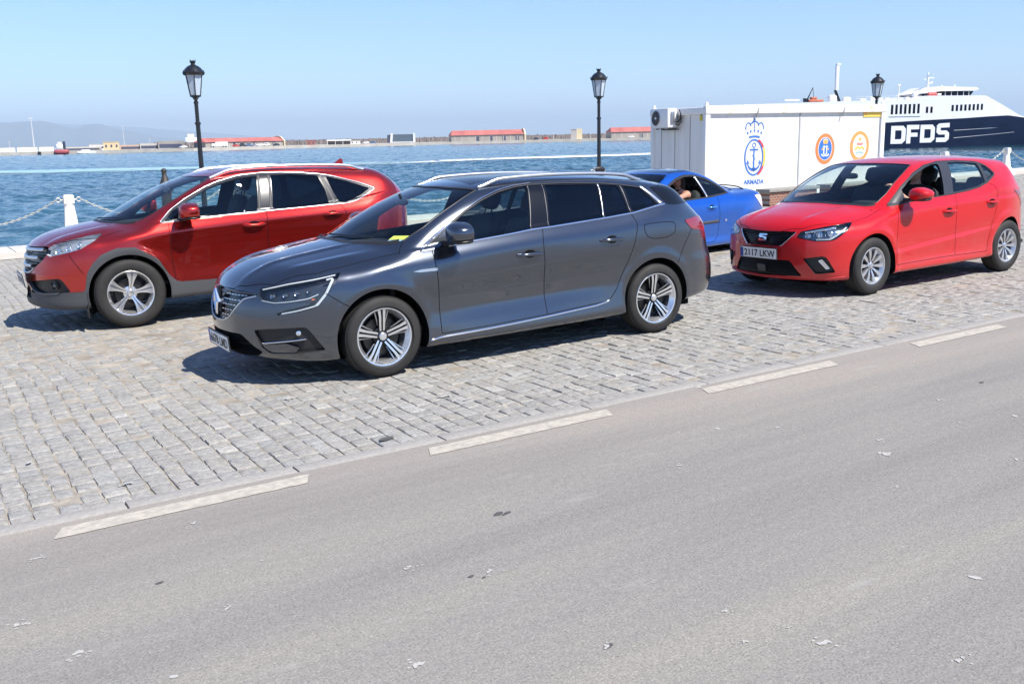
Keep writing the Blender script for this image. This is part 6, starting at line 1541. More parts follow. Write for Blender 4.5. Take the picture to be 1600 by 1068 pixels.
# ================================================================ ferry
d_ = Vector((33.277, -11.986, 0)).normalized(); nrm = Vector((-d_.y, d_.x, 0))
FM = Matrix(((d_.x, nrm.x, 0, 194.665), (d_.y, nrm.y, 0, 147.07), (0, 0, 1, WL), (0, 0, 0, 1)))
fer = empty('ferry', FM, "white and navy high-speed ferry lettered DFDS, moored beyond the white cabin", 'ferry')
HW = Sp([(-60, 7.5), (5, 7.5), (18, 7.4), (25, 7.0), (33, 5.8), (42, 3.6), (48, 1.8), (52, .3)], .6, -60, 54, .1)
NT = lambda s: np.interp(s, [-60, -.5, 8.7, 19.2, 26.1, 31.7, 36, 44, 52], [5.3, 5.8, 6.15, 6.45, 6.75, 6.9, 6.45, 5.6, 4.9])
ST = lambda s: np.interp(s, [-60, -40, -1.7, 7.1, 8.5, 24.5, 28.4, 35.4, 37.5, 44, 52], [9.5, 10.2, 10.8, 10.8, 11.6, 11.5, 9.9, 6.9, 6.45, 5.7, 5.0])
def shell(name, zlo, zhi, mt, rake=0.0, y0=0.0):
    ss = np.arange(-42, 52.01, .7); V = []; n = len(ss)
    for s in ss:
        w = float(HW(s)); a, b = zlo(s), zhi(s); wl_ = max(w - rake*max(0, (s-26)/26)*w, .15)
        V += [(s, 7.5 - wl_ + y0, a), (s, 7.5 - w + y0, (a*.35+b*.65)), (s, 7.5 - w + y0, b), (s, 7.5 + w - y0, b), (s, 7.5 + w - y0, (a*.35+b*.65)), (s, 7.5 + wl_ - y0, a)]
    F = [(i*6+j, (i+1)*6+j, (i+1)*6+(j+1) % 6, i*6+(j+1) % 6) for i in range(n-1) for j in range(6)] + [tuple(range(6))[::-1], tuple((n-1)*6+k for k in range(6))]
    return mobj(name, V, F, mt, fer, smooth=True, sharp=35)
M_NAVY = mat("navy_hull_paint", (.003, .010, .036), .5, spec=.15, vary=(.25, .2)); M_SHIPW = mat("ship_white", (.74, .745, .75), .4, vary=(.3, .04)); M_SHIPG = mat("ship_window", (.004, .006, .014), .3, spec=.15)
shell('hull', lambda s: -.6, NT, M_NAVY, .55); shell('superstructure', lambda s: NT(s) + .002, ST, M_SHIPW, 0, .12)
def side_y(s): return 7.5 - float(HW(s))
def swin(s, z, w, h, name='window', m_=None, t=.06, y=.12):
    mb = MB(); yy = side_y(s) + y; ang = math.atan2(side_y(s+.5) - side_y(s-.5), 1.0); mb.box((s, yy, z), (w, t, h), Matrix.Rotation(ang, 3, 'Z'), .03); return mb.build(name, [m_ or M_SHIPG], fer, sharp=40)
for k in range(7): swin(.15 + k*1.12, 8.65 + k*.02, .62, 2.15)
for k in range(12): swin(-1.8 - k*1.12, 8.6, .62, 2.1)
for s in (9.1, 10.25): swin(s, 8.45, .62, 1.4)
for k in range(8): swin(15.75 + k*1.13, 8.75 + k*.025, .62, 1.4)
mb = MB(); mb.box((3.4, .10, 7.05), (8.0, .10, .12)); mb.build('rubbing_strake', [M_RIMGREY], fer)
for (s0, z0, s1, z1) in ((16.4, 3.7, 38, 4.45), (16.4, 2.0, 34, 3.0)):
    mb = MB(); pts = [(s, side_y(s) - .02 + .35*max(0, (s-24)/17), z0 + (z1-z0)*(s-s0)/(s1-s0)) for s in np.linspace(s0, s1, 24)]; mb.tube(pts, .07, 6); mb.build('spray_rail', [mat("strake_grey", (.25, .28, .33), .4)], fer, sharp=50)
mb = MB(); pts = [(s, side_y(s) + .25 + max(0, (s-26)/26)*HW(s)*.5, .12) for s in np.linspace(-40, 50, 60)]; mb.tube(pts, .12, 6); mb.build('waterline_stripe', [mat("antifoul_red", (.25, .04, .03), .6)], fer, sharp=50)
# bridge
mb = MB(); 
P0 = [(8.6, 11.55), (9.6, 12.15), (13.6, 12.0), (14.4, 11.55)]
def prismY(mb, prof, y0, y1, mi=0):
    n = len(prof); V = [(p[0], y0, p[1]) for p in prof] + [(p[0], y1, p[1]) for p in prof]
    mb.add(V, [tuple(range(n)), tuple(range(2*n-1, n-1, -1))] + [(i, n+i, n+(i+1) % n, (i+1) % n) for i in range(n)], mi)
mb = MB(); prismY(mb, [(13.6, 11.45), (21.6, 11.5), (22.5, 12.62), (9.6, 12.2), (9.9, 11.9)], 2.2, 12.8); mb.build('bridge_windows', [M_SHIPG], fer)
mb = MB(); prismY(mb, [(9.4, 12.18), (13.4, 12.62), (22.6, 12.68), (23.5, 13.0), (22.9, 13.42), (13.4, 13.75), (11.8, 13.1)], 1.7, 13.3); mb.build('bridge_roof', [M_SHIPW], fer)
for s in (15.0, 16.6, 18.2, 19.8, 21.2): mb = MB(); mb.box((s, 2.17, 12.05), (.12, .06, .95)); mb.build('window_mullion', [M_SHIPW], fer)
mb = MB(); mb.tube([(14.0, 7.5, 13.6), (13.95, 7.5, 17.2)], [.30, .16], 8); mb.tube([(13.9, 7.5, 15.9), (15.5, 7.5, 15.9)], .09, 6); mb.tube([(12.9, 7.5, 15.6), (14, 7.5, 15.6)], .08, 6); mb.tube([(14.0, 7.5, 14.7), (15.2, 7.5, 14.7)], .12, 6); mb.box((15.0, 7.5, 14.95), (.5, .3, .3), bev=.05); mb.box((14.1, 6.6, 16.6), (.25, 1.6, .15), bev=.04); mb.build('radar_mast', [M_SHIPW], fer, sharp=50)
for s, h in ((17.0, .75), (20.4, .8), (19.0, .5)): mb = MB(); mb.lathe([(.12, 0), (.12, h*.5), (.22, h*.55), (.22, h*.9), (.1, h)], 10, Matrix.Translation((s, 6.5, 13.45))); mb.build('antenna_dome', [M_SHIPW], fer, sharp=50)
mb = MB(); mb.tube([(3.4, 3.0, 10.7), (3.5, 3.0, 14.0)], [.22, .14], 8); mb.box((3.45, 3.0, 14.1), (.7, .3, .45), bev=.08); mb.build('deck_mast', [M_SHIPW], fer, sharp=50)
for k, (s, w, h) in enumerate([(-3.2, 1.2, .8), (-.6, .9, .6), (1.5, 1.3, .55), (5.6, 1.0, .7), (7.0, 1.2, .4), (9.0, 1.6, .8), (11.0, 1.2, .9), (-5.2, 1.5, .5)]):
    mb = MB(); mb.box((s, 3.0 + (k % 3)*.8, float(ST(s)) + h/2 - .02), (w, .9, h), bev=.12); mb.build('deck_locker', [M_SHIPW], fer, sharp=50)
mb = MB()
for s in np.arange(-9, 8, 1.1): mb.tube([(s, .3, float(ST(s))), (s, .3, float(ST(s)) + .85)], .03, 4)
mb.tube([(-9, .3, 11.5), (7.6, .3, 11.7)], .035, 4); mb.tube([(-9, .3, 11.15), (7.6, .3, 11.3)], .025, 4); mb.build('railing', [M_SHIPW], fer)
mb = MB(); mb.lathe([(.42, -1.0), (.46, -.6), (.46, .6), (.42, 1.0)], 12, Matrix.Translation((11.0, 1.4, 11.95)) @ Matrix.Rotation(math.pi/2, 4, 'Y')); mb.build('liferaft', [mat("raft_red", (.55, .09, .08), .5)], fer, sharp=50)
mb = MB(); mb.box((12.9, 1.5, 11.9), (1.0, .5, .45), bev=.1); mb.build('liferaft', [M_SHIPW], fer, sharp=50)
# white stern tower, deck crane and boats nearer the stern
mb = MB(); mb.box((-11.15, 5, 16.0), (.75, .6, 5.6), bev=.08); mb.box((-10.95, 5, 18.9), (.95, .7, .5), bev=.08); mb.build('stern_tower', [M_SHIPW], fer, sharp=50)
mb = MB(); mb.tube([(-11.5, 5, 13.3), (-10.2, 5, 10.6)], .32, 8); mb.build('tower_stay', [M_GLOSSBLACK], fer, sharp=50)
for s, w, h in ((-12.6, 2.0, 1.6), (-9.0, 2.0, 1.1)): mb = MB(); superbox(mb, (s, 4.2, 10.6 + h/2), (w, 1.4, h), .6); mb.build('tender_boat', [M_SHIPW], fer, sharp=50)
mb = MB(); mb.tube([(-18.9, 4, 11.2), (-17.6, 4, 13.9)], [.16, .07], 6); mb.tube([(-17.6, 4, 13.8), (-17.3, 4, 11.2)], .06, 5); mb.box((-19.3, 4, 11.1), (1.0, .8, .9), bev=.1); mb.build('deck_crane', [M_GLOSSBLACK], fer, sharp=50)
mb = MB(); mb.box((-17.0, 4, 10.95), (3.6, 1.6, .55), bev=.15); mb.box((-17.4, 4, 11.5), (1.4, 1.0, .6), bev=.15); mb.build('rescue_boat', [mat("boat_rust", (.42, .12, .06), .6)], fer, sharp=50)
mb = MB(); mb.box((-23.0, 4, 11.15), (3.6, 1.6, .35), bev=.1); mb.build('deck_house', [M_SHIPW], fer, sharp=50)
# lettering
L_D = lambda x: [[(x, 1.0), (x+2.9, 1.0), (x+3.75, 1.75), (x+3.75, 4.3), (x+3.1, 5.0), (x, 5.0)], [(x+1.05, 2.0), (x+2.5, 2.0), (x+2.7, 2.2), (x+2.7, 3.8), (x+2.5, 4.0), (x+1.05, 4.0)]]
def ringprism(mb, outer, inner, y0, y1):
    n = len(outer)
    for i in range(n):
        j = (i+1) % n; q = [outer[i], outer[j], inner[j], inner[i]]; prismY(mb, [(p[0], p[1]) for p in q], y0, y1)
def letter(mb, polys):
    for p in polys: prismY(mb, p, -.06, .02)
mb = MB(); o_, i_ = L_D(.1); ringprism(mb, o_, i_, -.06, .02)
letter(mb, [[(4.1, 1.0), (5.15, 1.0), (5.15, 5.15), (4.1, 5.15)], [(5.15, 4.15), (7.25, 4.15), (7.25, 5.15), (5.15, 5.15)], [(5.15, 2.5), (6.9, 2.5), (6.9, 3.4), (5.15, 3.4)]])
o_, i_ = L_D(7.6); o_ = [(a, b + .12) for a, b in o_]; i_ = [(a, b + .12) for a, b in i_]; ringprism(mb, o_, i_, -.06, .02)
letter(mb, [[(11.8, 1.15), (14.3, 1.15), (15.1, 1.8), (15.1, 2.15), (11.8, 2.15)], [(14.05, 2.15), (15.1, 2.15), (15.1, 3.2), (14.4, 3.75), (14.05, 3.75)], [(11.8, 3.35), (12.4, 2.85), (14.05, 2.85), (14.05, 3.75), (11.8, 3.75)], [(11.8, 3.75), (12.85, 3.75), (12.85, 4.35), (11.8, 4.6)], [(11.8, 4.35), (15.1, 4.45), (15.1, 5.45), (12.4, 5.35), (11.8, 4.85)]])
mb.build('ship_lettering', [mat("letter_white", (.78, .79, .82), .4)], fer)
# ================================================================ far mole with warehouses
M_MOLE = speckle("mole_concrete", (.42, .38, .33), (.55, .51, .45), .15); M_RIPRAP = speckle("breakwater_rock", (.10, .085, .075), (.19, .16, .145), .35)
def facing_frame(az0, az1, d0, d1):
    a = polar(az0, d0); b = polar(az1, d1); e = (b-a); L_ = e.length; e.normalize(); n = Vector((-e.y, e.x, 0))
    return Matrix(((e.x, n.x, 0, a.x), (e.y, n.y, 0, a.y), (0, 0, 1, 0), (0, 0, 0, 1))), L_
shore = [(-6, 640), (5.05, 660), (9.6, 650), (14.5, 640), (19.9, 690), (26.7, 720), (33.8, 735), (40, 750), (62, 900)]
mb = MB()
for (a0, d0), (a1, d1) in zip(shore[:-1], shore[1:]):
    M_, L_ = facing_frame(a0, a1, d0, d1); n0 = len(mb.V); mb.box((L_/2, 30, WL + .6), (L_ + .5, 60, 2.6)); mb.V[n0:] = [tuple(M_ @ Vector(v)) for v in mb.V[n0:]]
struct(mb.build('far_mole', [M_MOLE]))
# rock breakwater behind
azs = np.arange(9.8, 62, .05); rng_ = np.random.default_rng(2); V = []; n = len(azs); rows = [(0, -.2), (6, 1.6), (12, 3.0), (16, 3.6), (24, 3.4), (40, 0)]
for q, (dy, hz) in enumerate(rows):
    for a in azs:
        D = np.interp(a, [s[0] for s in shore], [s[1] for s in shore]) + 62 + dy; g = np.clip((a-9.8)/2.5, .15, 1); V.append(tuple(polar(a, D + rng_.normal(0, .8), WL + 2 + hz*g*1.0 + rng_.normal(0, .25))))
o = struct(mobj('breakwater', V, [(j*n+i, j*n+i+1, (j+1)*n+i+1, (j+1)*n+i) for j in range(len(rows)-1) for i in range(n-1)], M_RIPRAP, smooth=False))
def at(az): return float(np.interp(az, [s[0] for s in shore], [s[1] for s in shore]))
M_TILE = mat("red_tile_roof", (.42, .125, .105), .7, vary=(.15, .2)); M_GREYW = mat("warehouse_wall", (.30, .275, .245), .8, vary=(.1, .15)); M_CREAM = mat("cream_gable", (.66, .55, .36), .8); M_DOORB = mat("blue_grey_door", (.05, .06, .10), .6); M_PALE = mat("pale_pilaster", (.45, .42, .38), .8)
def warehouse(az0, az1, label, ndoor, z_e=4.6, z_r=8.0, wid=14, off=14, gable=True):
    d0, d1 = at(az0) + off, at(az1) + off; M_, L_ = facing_frame(az0, az1, d0, d1); M_ = Matrix.Translation((0, 0, WL + 1.9)) @ M_
    root = empty('warehouse', M_, label, 'warehouse', 'red-roofed harbour warehouses on the far mole')
    mb = MB(); mb.box((L_/2, wid/2, z_e/2), (L_, wid, z_e)); mb.build('wall', [M_GREYW], root)
    mb = MB(); V = [(-.6, -.7, z_e - .1), (L_+.6, -.7, z_e - .1), (L_+.6, wid/2, z_r), (1.5, wid/2, z_r), (-.6, wid+.7, z_e - .1), (L_+.6, wid+.7, z_e - .1)]
    mb.add(V, [(0, 1, 2, 3), (5, 4, 3, 2), (0, 3, 4), (0, 4, 5, 1)]); mb.build('roof', [M_TILE], root)
    if gable:
        mb = MB(); pr = [(-.9, 0), (wid+.9, 0), (wid+.9, z_e), (wid*.80, z_r + .1), (wid*.62, z_r + .7), (wid*.38, z_r + .7), (wid*.20, z_r + .1), (-.9, z_e)]
        V = [(L_ + .4, p[0], p[1]) for p in pr] + [(L_ + 1.4, p[0], p[1]) for p in pr]; k = len(pr); mb.add(V, [tuple(range(k))[::-1], tuple(range(k, 2*k))] + [(i, (i+1) % k, k+(i+1) % k, k+i) for i in range(k)]); mb.build('gable_wall', [M_CREAM], root)
    for i in range(ndoor): mb = MB(); x = L_*(.36 + .62*i/max(1, ndoor-.6)) if ndoor > 1 else L_*.72; mb.box((x, -.06, 1.6), (2.4, .15, 3.2)); mb.build('door', [M_DOORB], root)
    for i in range(int(L_/5.2)): mb = MB(); mb.box((2.6 + i*5.2, -.05, z_e/2 - .3), (.5, .2, z_e - .7)); mb.build('pilaster', [M_PALE], root)
    return root
warehouse(15.15, 19.3, "red-roofed warehouse with a cream gable on the far mole, leftmost of three", 3, z_e=3.4, z_r=5.9, wid=12)
warehouse(28.75, 32.9, "red-roofed warehouse with a cream gable on the far mole, middle one left of the lamp", 4)
warehouse(37.9, 42.5, "red-roofed warehouse on the far mole running behind the white cabin, rightmost of three", 3)
def blk(name, az, w, dpt, h, mts, label, cat, off=10, grp=None, kind='plain', roofc=None):
    d = at(az) + off; p = polar(az, d, WL + 1.9); e = Vector((math.cos(rad(az)), -math.sin(rad(az)), 0)); n = Vector((math.sin(rad(az)), math.cos(rad(az)), 0))
    root = empty(name, Matrix(((e.x, n.x, 0, p.x), (e.y, n.y, 0, p.y), (0, 0, 1, p.z), (0, 0, 0, 1))), label, cat, grp)
    if kind == 'house':
        mb = MB(); mb.box((0, dpt/2, h/2), (w, dpt, h)); mb.build('wall', [mts], root); mb = MB(); mb.box((0, dpt/2, h + .12), (w+.4, dpt+.4, .25)); mb.build('roof', [roofc or M_PALE], root)
        for i in range(max(1, int(w/3))): mb = MB(); mb.box((-w/2 + 1.5 + i*3, -.04, h*.5), (1.0, .1, h*.35)); mb.build('window', [M_DOORB], root)
    elif kind == 'shed':
        mb = MB(); mb.box((0, dpt/2, h/2), (w, dpt, h)); mb.build('body', [mts], root); mb = MB(); mb.box((0, -.05, h*.35), (w*.9, .1, h*.5)); mb.build('dark_bay', [M_DOORB], root)  # flat dark panel across the shed front
    elif kind == 'vehicle':
        mb = MB(); superbox(mb, (0, dpt/2, h*.40), (w, dpt, h*.5), .35); superbox(mb, (w*.02, dpt/2, h*.68), (w*.62, dpt*.86, h*.62), .4); mb.build('body', [mts], root, sharp=50)
        mb = MB(); superbox(mb, (w*.02, dpt/2, h*.74), (w*.58, dpt*.9, h*.30), .4); mb.build('windows', [M_SHIPG], root, sharp=50)
        for sx in (-.3, .3): mb = MB(); mb.lathe([(.33, -.1), (.33, .1)], 12, Matrix.Translation((sx*w, .1, .33)) @ RX(math.pi/2)); mb.build('wheel', [M_BLACK], root)
    elif kind == 'truck':
        mb = MB(); mb.box((w*.12, dpt/2, h*.6), (w*.76, dpt, h*.8), bev=.1); mb.build('cargo_box', [mts], root, sharp=40); mb = MB(); mb.box((-w*.39, dpt/2, h*.42), (w*.2, dpt*.95, h*.62), bev=.2); mb.build('cab', [mts], root, sharp=40)
        for sx in (-.38, .2, .36): mb = MB(); mb.lathe([(.5, -.15), (.5, .15)], 12, Matrix.Translation((sx*w, .1, .5)) @ RX(math.pi/2)); mb.build('wheel', [M_BLACK], root)
    return root
W_ = mat("van_white", (.75, .75, .75), .4); SIL = mat("car_silver", (.45, .46, .48), .3, .5); DK = mat("car_dark", (.03, .035, .06), .3); RD = mat("car_red", (.5, .05, .04), .3); SAND = mat("ochre_wall", (.62, .46, .27), .8); TAN = mat("tan_wall", (.45, .33, .26), .8)
G1 = 'vehicles parked on the far mole'
# white boundary wall segments at the left
for i, (a, w) in enumerate(((5.35, 9), (6.3, 11), (7.2, 8))):
    r_ = blk('boundary_wall', a, w, .5, 2.6, W_, ["white boundary wall on the far mole, at the left edge of the picture", "white boundary wall on the far mole, below the tall thin mast", "white boundary wall on the far mole, just left of the red and white tug"][i], 'wall', 12, 'white boundary walls on the far mole', 'plain')
    mb = MB(); mb.box((0, .25, 1.3), (w, .5, 2.6)); mb.build('wall_face', [W_], r_); mb = MB(); mb.box((0, .25, 2.66), (w + .2, .7, .15)); mb.build('wall_cap', [M_PALE], r_)
# tug boat
r_ = blk('tugboat', 7.9, 1, 1, 1, W_, "small red and white tugboat berthed at the far mole near the mast", 'boat', -4)
mb = MB(); superbox(mb, (0, 1.5, -.4), (8.5, 3.4, 2.6), .5); mb.build('hull', [mat("tug_red", (.35, .06, .07), .5)], r_, sharp=50); mb = MB(); mb.box((-.8, 1.5, 2.6), (3.6, 2.4, 2.8), bev=.3); mb.box((-.6, 1.5, 4.6), (2.0, 1.8, 1.3), bev=.2); mb.build('wheelhouse', [W_], r_, sharp=40); mb = MB(); mb.tube([(1.8, 1.5, 1), (1.8, 1.5, 5.6)], [.8, .7], 10); mb.build('funnel', [DK], r_, sharp=40)
mb = MB(); mb.tube([(-3.5, 1.5, 1), (-1.5, 1.5, 5.2)], .15, 6); mb.build('mast', [W_], r_)
for a, h, r0, lb in ((6.63, 20, .42, "tall thin white light mast on the far mole, left of the tugboat"), (11.0, 14, .25, "thin pale mast on the far mole above the low tan sheds"), (26.4, 11, .22, "thin mast behind the grey harbour office on the far mole"), (5.5, 6, .2, "short thin mast at the far left of the mole"), (14.3, 10, .2, "thin mast just left of the leftmost street lamp"), (36.7, 7, .2, "thin pole on the far mole right of the middle street lamp"), (34.6, 5, .2, "short pole on the far mole beside the little cream tower"), (12.3, 6, .2, "short pole above the blue-doored sheds on the far mole")):
    r_ = blk('light_mast', a, 1, 1, 1, W_, lb, 'mast', 30, 'thin masts on the far mole'); mb = MB(); mb.tube([(0, 0, 0), (0, 0, h)], [r0, r0*.5], 6); mb.box((0, 0, h), (r0*5, r0*2, r0*1.5)); mb.build('mast_pole', [mat("mast_grey", (.55, .55, .56), .5)], r_)
blk('shed', 8.9, 22, 5, 2.2, M_PALE, "long low grey shed on the far mole right of the tugboat", 'shed', 14, None, 'shed')
blk('house', 9.65, 9, 6, 3.4, W_, "low white house on the far mole beside the ochre block", 'house', 18, None, 'house')
blk('house', 10.35, 9, 7, 4.6, SAND, "ochre square building at the corner of the far mole", 'house', 8, None, 'house', SAND)
blk('shed', 11.45, 16, 6, 2.8, TAN, "low tan shed on the far mole right of the ochre building", 'shed', 16, None, 'shed')
blk('shed', 12.3, 12, 6, 3.4, M_PALE, "low pale shed on the far mole between the tan and blue-doored sheds", 'shed', 16, None, 'shed')
blk('shed', 13.35, 15, 6, 4.6, M_GREYW, "long shed with dark blue bays on the far mole", 'shed', 16, None, 'shed')
blk('truck', 15.9, 10, 2.5, 3.4, W_, "white bus-like truck parked before the leftmost warehouse", 'truck', 6, G1, 'truck')
for a, m_, lb, h in ((16.75, RD, "red car parked before the leftmost warehouse", 1.7), (17.1, DK, "dark van parked before the leftmost warehouse, left of the blue one", 2.4), (17.45, mat("car_blue", (.10, .16, .28), .3), "blue van before the leftmost warehouse", 2.2), (17.75, SIL, "silver car before the leftmost warehouse, right of the blue van", 1.7), (18.05, W_, "white car before the middle of the leftmost warehouse", 1.8), (18.4, W_, "white van before the right half of the leftmost warehouse", 2.3), (18.95, DK, "black car before the gable end of the leftmost warehouse", 1.7), (14.0, W_, "white car on the mole left of the leftmost lamp", 1.7), (13.95, SIL, "silver car on the mole by the blue-doored shed", 1.7), (34.15, RD, "red car on the far mole right of the middle warehouse", 2.0), (33.6, DK, "dark blue car beside the middle warehouse's cream gable", 1.8), (24.3, mat("car_blue", (.10, .16, .28), .3), "blue car on the mole left of the grey harbour office", 1.8), (23.9, W_, "white car on the mole left of the blue one", 1.8), (39.0, W_, "white car before the rightmost warehouse", 1.8)):
    blk('parked_vehicle', a, 4.6, 1.9, h, m_, lb, 'vehicle', 5, G1, 'vehicle')
blk('shed', 20.85, 6, 5, 3.0, mat("rust_shed", (.30, .12, .10), .8), "small rust-red hut on the far mole between warehouses", 'hut', 12, None, 'house', M_TILE)
r_ = blk('white_canopy', 22.4, 1, 1, 1, W_, "long low white canopy on the far mole", 'canopy', 10)
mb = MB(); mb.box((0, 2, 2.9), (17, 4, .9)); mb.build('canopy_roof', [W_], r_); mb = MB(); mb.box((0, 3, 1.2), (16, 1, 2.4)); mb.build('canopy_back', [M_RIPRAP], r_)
for x in (-8, -2.6, 2.6, 8): mb = MB(); mb.box((x, .4, 1.3), (.3, .3, 2.6)); mb.build('canopy_post', [W_], r_)
blk('shed', 23.3, 7, 4, 2.2, W_, "small white kiosk right of the long white canopy", 'kiosk', 10, None, 'house')
r_ = blk('harbour_office', 25.95, 1, 1, 1, W_, "grey glass harbour office with white end frames on the far mole", 'office', 6)
mb = MB(); mb.box((0, 5, 3.3), (18, 9, 5.6)); mb.build('glass_front', [mat("office_glass", (.10, .13, .16), .2)], r_)
for x in (-7.6, 8.6): mb = MB(); mb.box((x, .2, 3.6), (1.6, .8, 6.6), Matrix.Rotation(.12 if x < 0 else 0, 3, 'Y')); mb.build('end_frame', [W_], r_)
mb = MB(); mb.box((.6, .2, .6), (16, .8, .5)); mb.build('base_frame', [W_], r_); mb = MB(); mb.box((-9.4, 2, 3), (2.4, 3, 5.6)); mb.build('dark_wing', [M_DOORB], r_)
r_ = blk('watch_tower', 35.95, 8, 5, 7.2, SAND, "little cream and grey tower house between the warehouses, left of the middle lamp", 'tower', 8)
mb = MB(); mb.box((-2.6, 3, 3.5), (4.2, 5, 7.0)); mb.build('grey_wall', [M_PALE], r_); mb = MB(); mb.box((1.7, 3, 3.8), (4.2, 5, 7.6)); mb.build('cream_wall', [mat("tower_cream", (.72, .60, .38), .8)], r_)  # two wall colours: grey half and taller cream half
mb = MB(); mb.box((-2.6, 3, 7.1), (4.6, 5.4, .3)); mb.build('roof', [M_PALE], r_)
for i, a in enumerate((6.85, 8.05)):
    r_ = blk('fender', a, 1, 1, 1, M_BLACK, ["black rubber fender on the far mole wall below the mast", "black rubber fender on the far mole wall below the tugboat"][i], 'fender', -.8, 'black fenders on the far mole wall'); mb = MB(); mb.lathe([(.5, -.9), (.9, -.7), (.9, .7), (.5, .9)], 12, Matrix.Translation((0, 0, -.9))); mb.build('fender_tyre', [M_BLACK], r_, sharp=40)
r_ = blk('motor_yacht', 9.1, 1, 1, 1, W_, "low white motor yacht lying at the far mole, left of the ochre building", 'yacht', -6)
mb = MB(); superbox(mb, (0, 1.5, -1.2), (11, 3, 1.6), .5); mb.build('hull', [W_], r_, sharp=50); mb = MB(); superbox(mb, (-.5, 1.5, -.1), (5.5, 2.2, 1.2), .5); mb.build('cabin', [W_], r_, sharp=50)
# hazy ship behind the leftmost lamp
r_ = blk('distant_ship', 14.45, 1, 1, 1, W_, "small white ship superstructure showing over the mole by the leftmost lamp", 'ship', 120)
mb = MB(); mb.box((0, 4, 3.5), (9, 8, 7), bev=.5); mb.build('deckhouse', [W_], r_, sharp=40); mb = MB(); mb.box((-.5, 4, 8.2), (5, 6, 2.6), bev=.5); mb.build('bridge_deck', [W_], r_, sharp=40); mb = MB(); mb.box((0, 4, -1), (16, 9, 3), bev=.5); mb.build('hull', [DK], r_, sharp=40)
build_grey(); build_crv(); build_red(); build_blue()
# ================================================================ the two drivers
def surfnet(fn, lo, hi, h):
    xs, ys, zs = [np.arange(lo[i], hi[i], h) for i in range(3)]; X, Y, Z = np.meshgrid(xs, ys, zs, indexing='ij'); Fv = fn(X, Y, Z); S = [xs, ys, zs]
    n = [len(q) - 1 for q in S]; acc = np.zeros((*n, 3)); cnt = np.zeros(n)
    for ax in range(3):
        r = [d for d in range(3) if d != ax]
        for i in (0, 1):
            for j in (0, 1):
                s0 = [None]*3; s1 = [None]*3; s0[ax] = slice(0, n[ax]); s1[ax] = slice(1, n[ax]+1)
                for d, o in zip(r, (i, j)): s0[d] = s1[d] = slice(o, n[d]+o)
                a = Fv[tuple(s0)]; b = Fv[tuple(s1)]; c = (a < 0) != (b < 0); t = np.where(c, a/np.where(c, a-b, 1), 0); p = np.zeros((*n, 3))
                for d in range(3):
                    sh = [1, 1, 1]; sh[d] = -1; base = S[d][s0[d]]; p[..., d] = base.reshape(sh)
                    if d == ax: p[..., d] += t*h
                acc[c] += p[c]; cnt[c] += 1
    act = cnt > 0; idx = np.full(n, -1); idx[act] = np.arange(act.sum()); V = acc[act]/cnt[act][:, None]; Q = []
    for ax in range(3):
        r = [d for d in range(3) if d != ax]; sl = [slice(1, n[d]) for d in range(3)]; sl[ax] = slice(0, n[ax]); sh = list(sl); sh[ax] = slice(1, n[ax]+1); a = Fv[tuple(sl)] < 0; b = Fv[tuple(sh)] < 0
        def cell(o0, o1):
            q = [None]*3; q[ax] = slice(0, n[ax]); q[r[0]] = slice(o0, n[r[0]]-1+o0); q[r[1]] = slice(o1, n[r[1]]-1+o1); return idx[tuple(q)]
        quad = np.stack([cell(0, 0), cell(1, 0), cell(1, 1), cell(0, 1)], -1)
        if ax == 1: quad = quad[..., ::-1]
        Q.append(quad[a & ~b]); Q.append(quad[~a & b][:, ::-1])
    return V, np.concatenate(Q)
def smin(a, b, k): return -smax(-a, -b, k)
def cone(X, Y, Z, a, b, ra, rb):
    a = np.array(a, float); b = np.array(b, float); d = b-a; L2 = d @ d; t = np.clip(((X-a[0])*d[0]+(Y-a[1])*d[1]+(Z-a[2])*d[2])/L2, 0, 1)
    return np.sqrt((X-a[0]-t*d[0])**2+(Y-a[1]-t*d[1])**2+(Z-a[2]-t*d[2])**2) - (ra + (rb-ra)*t)
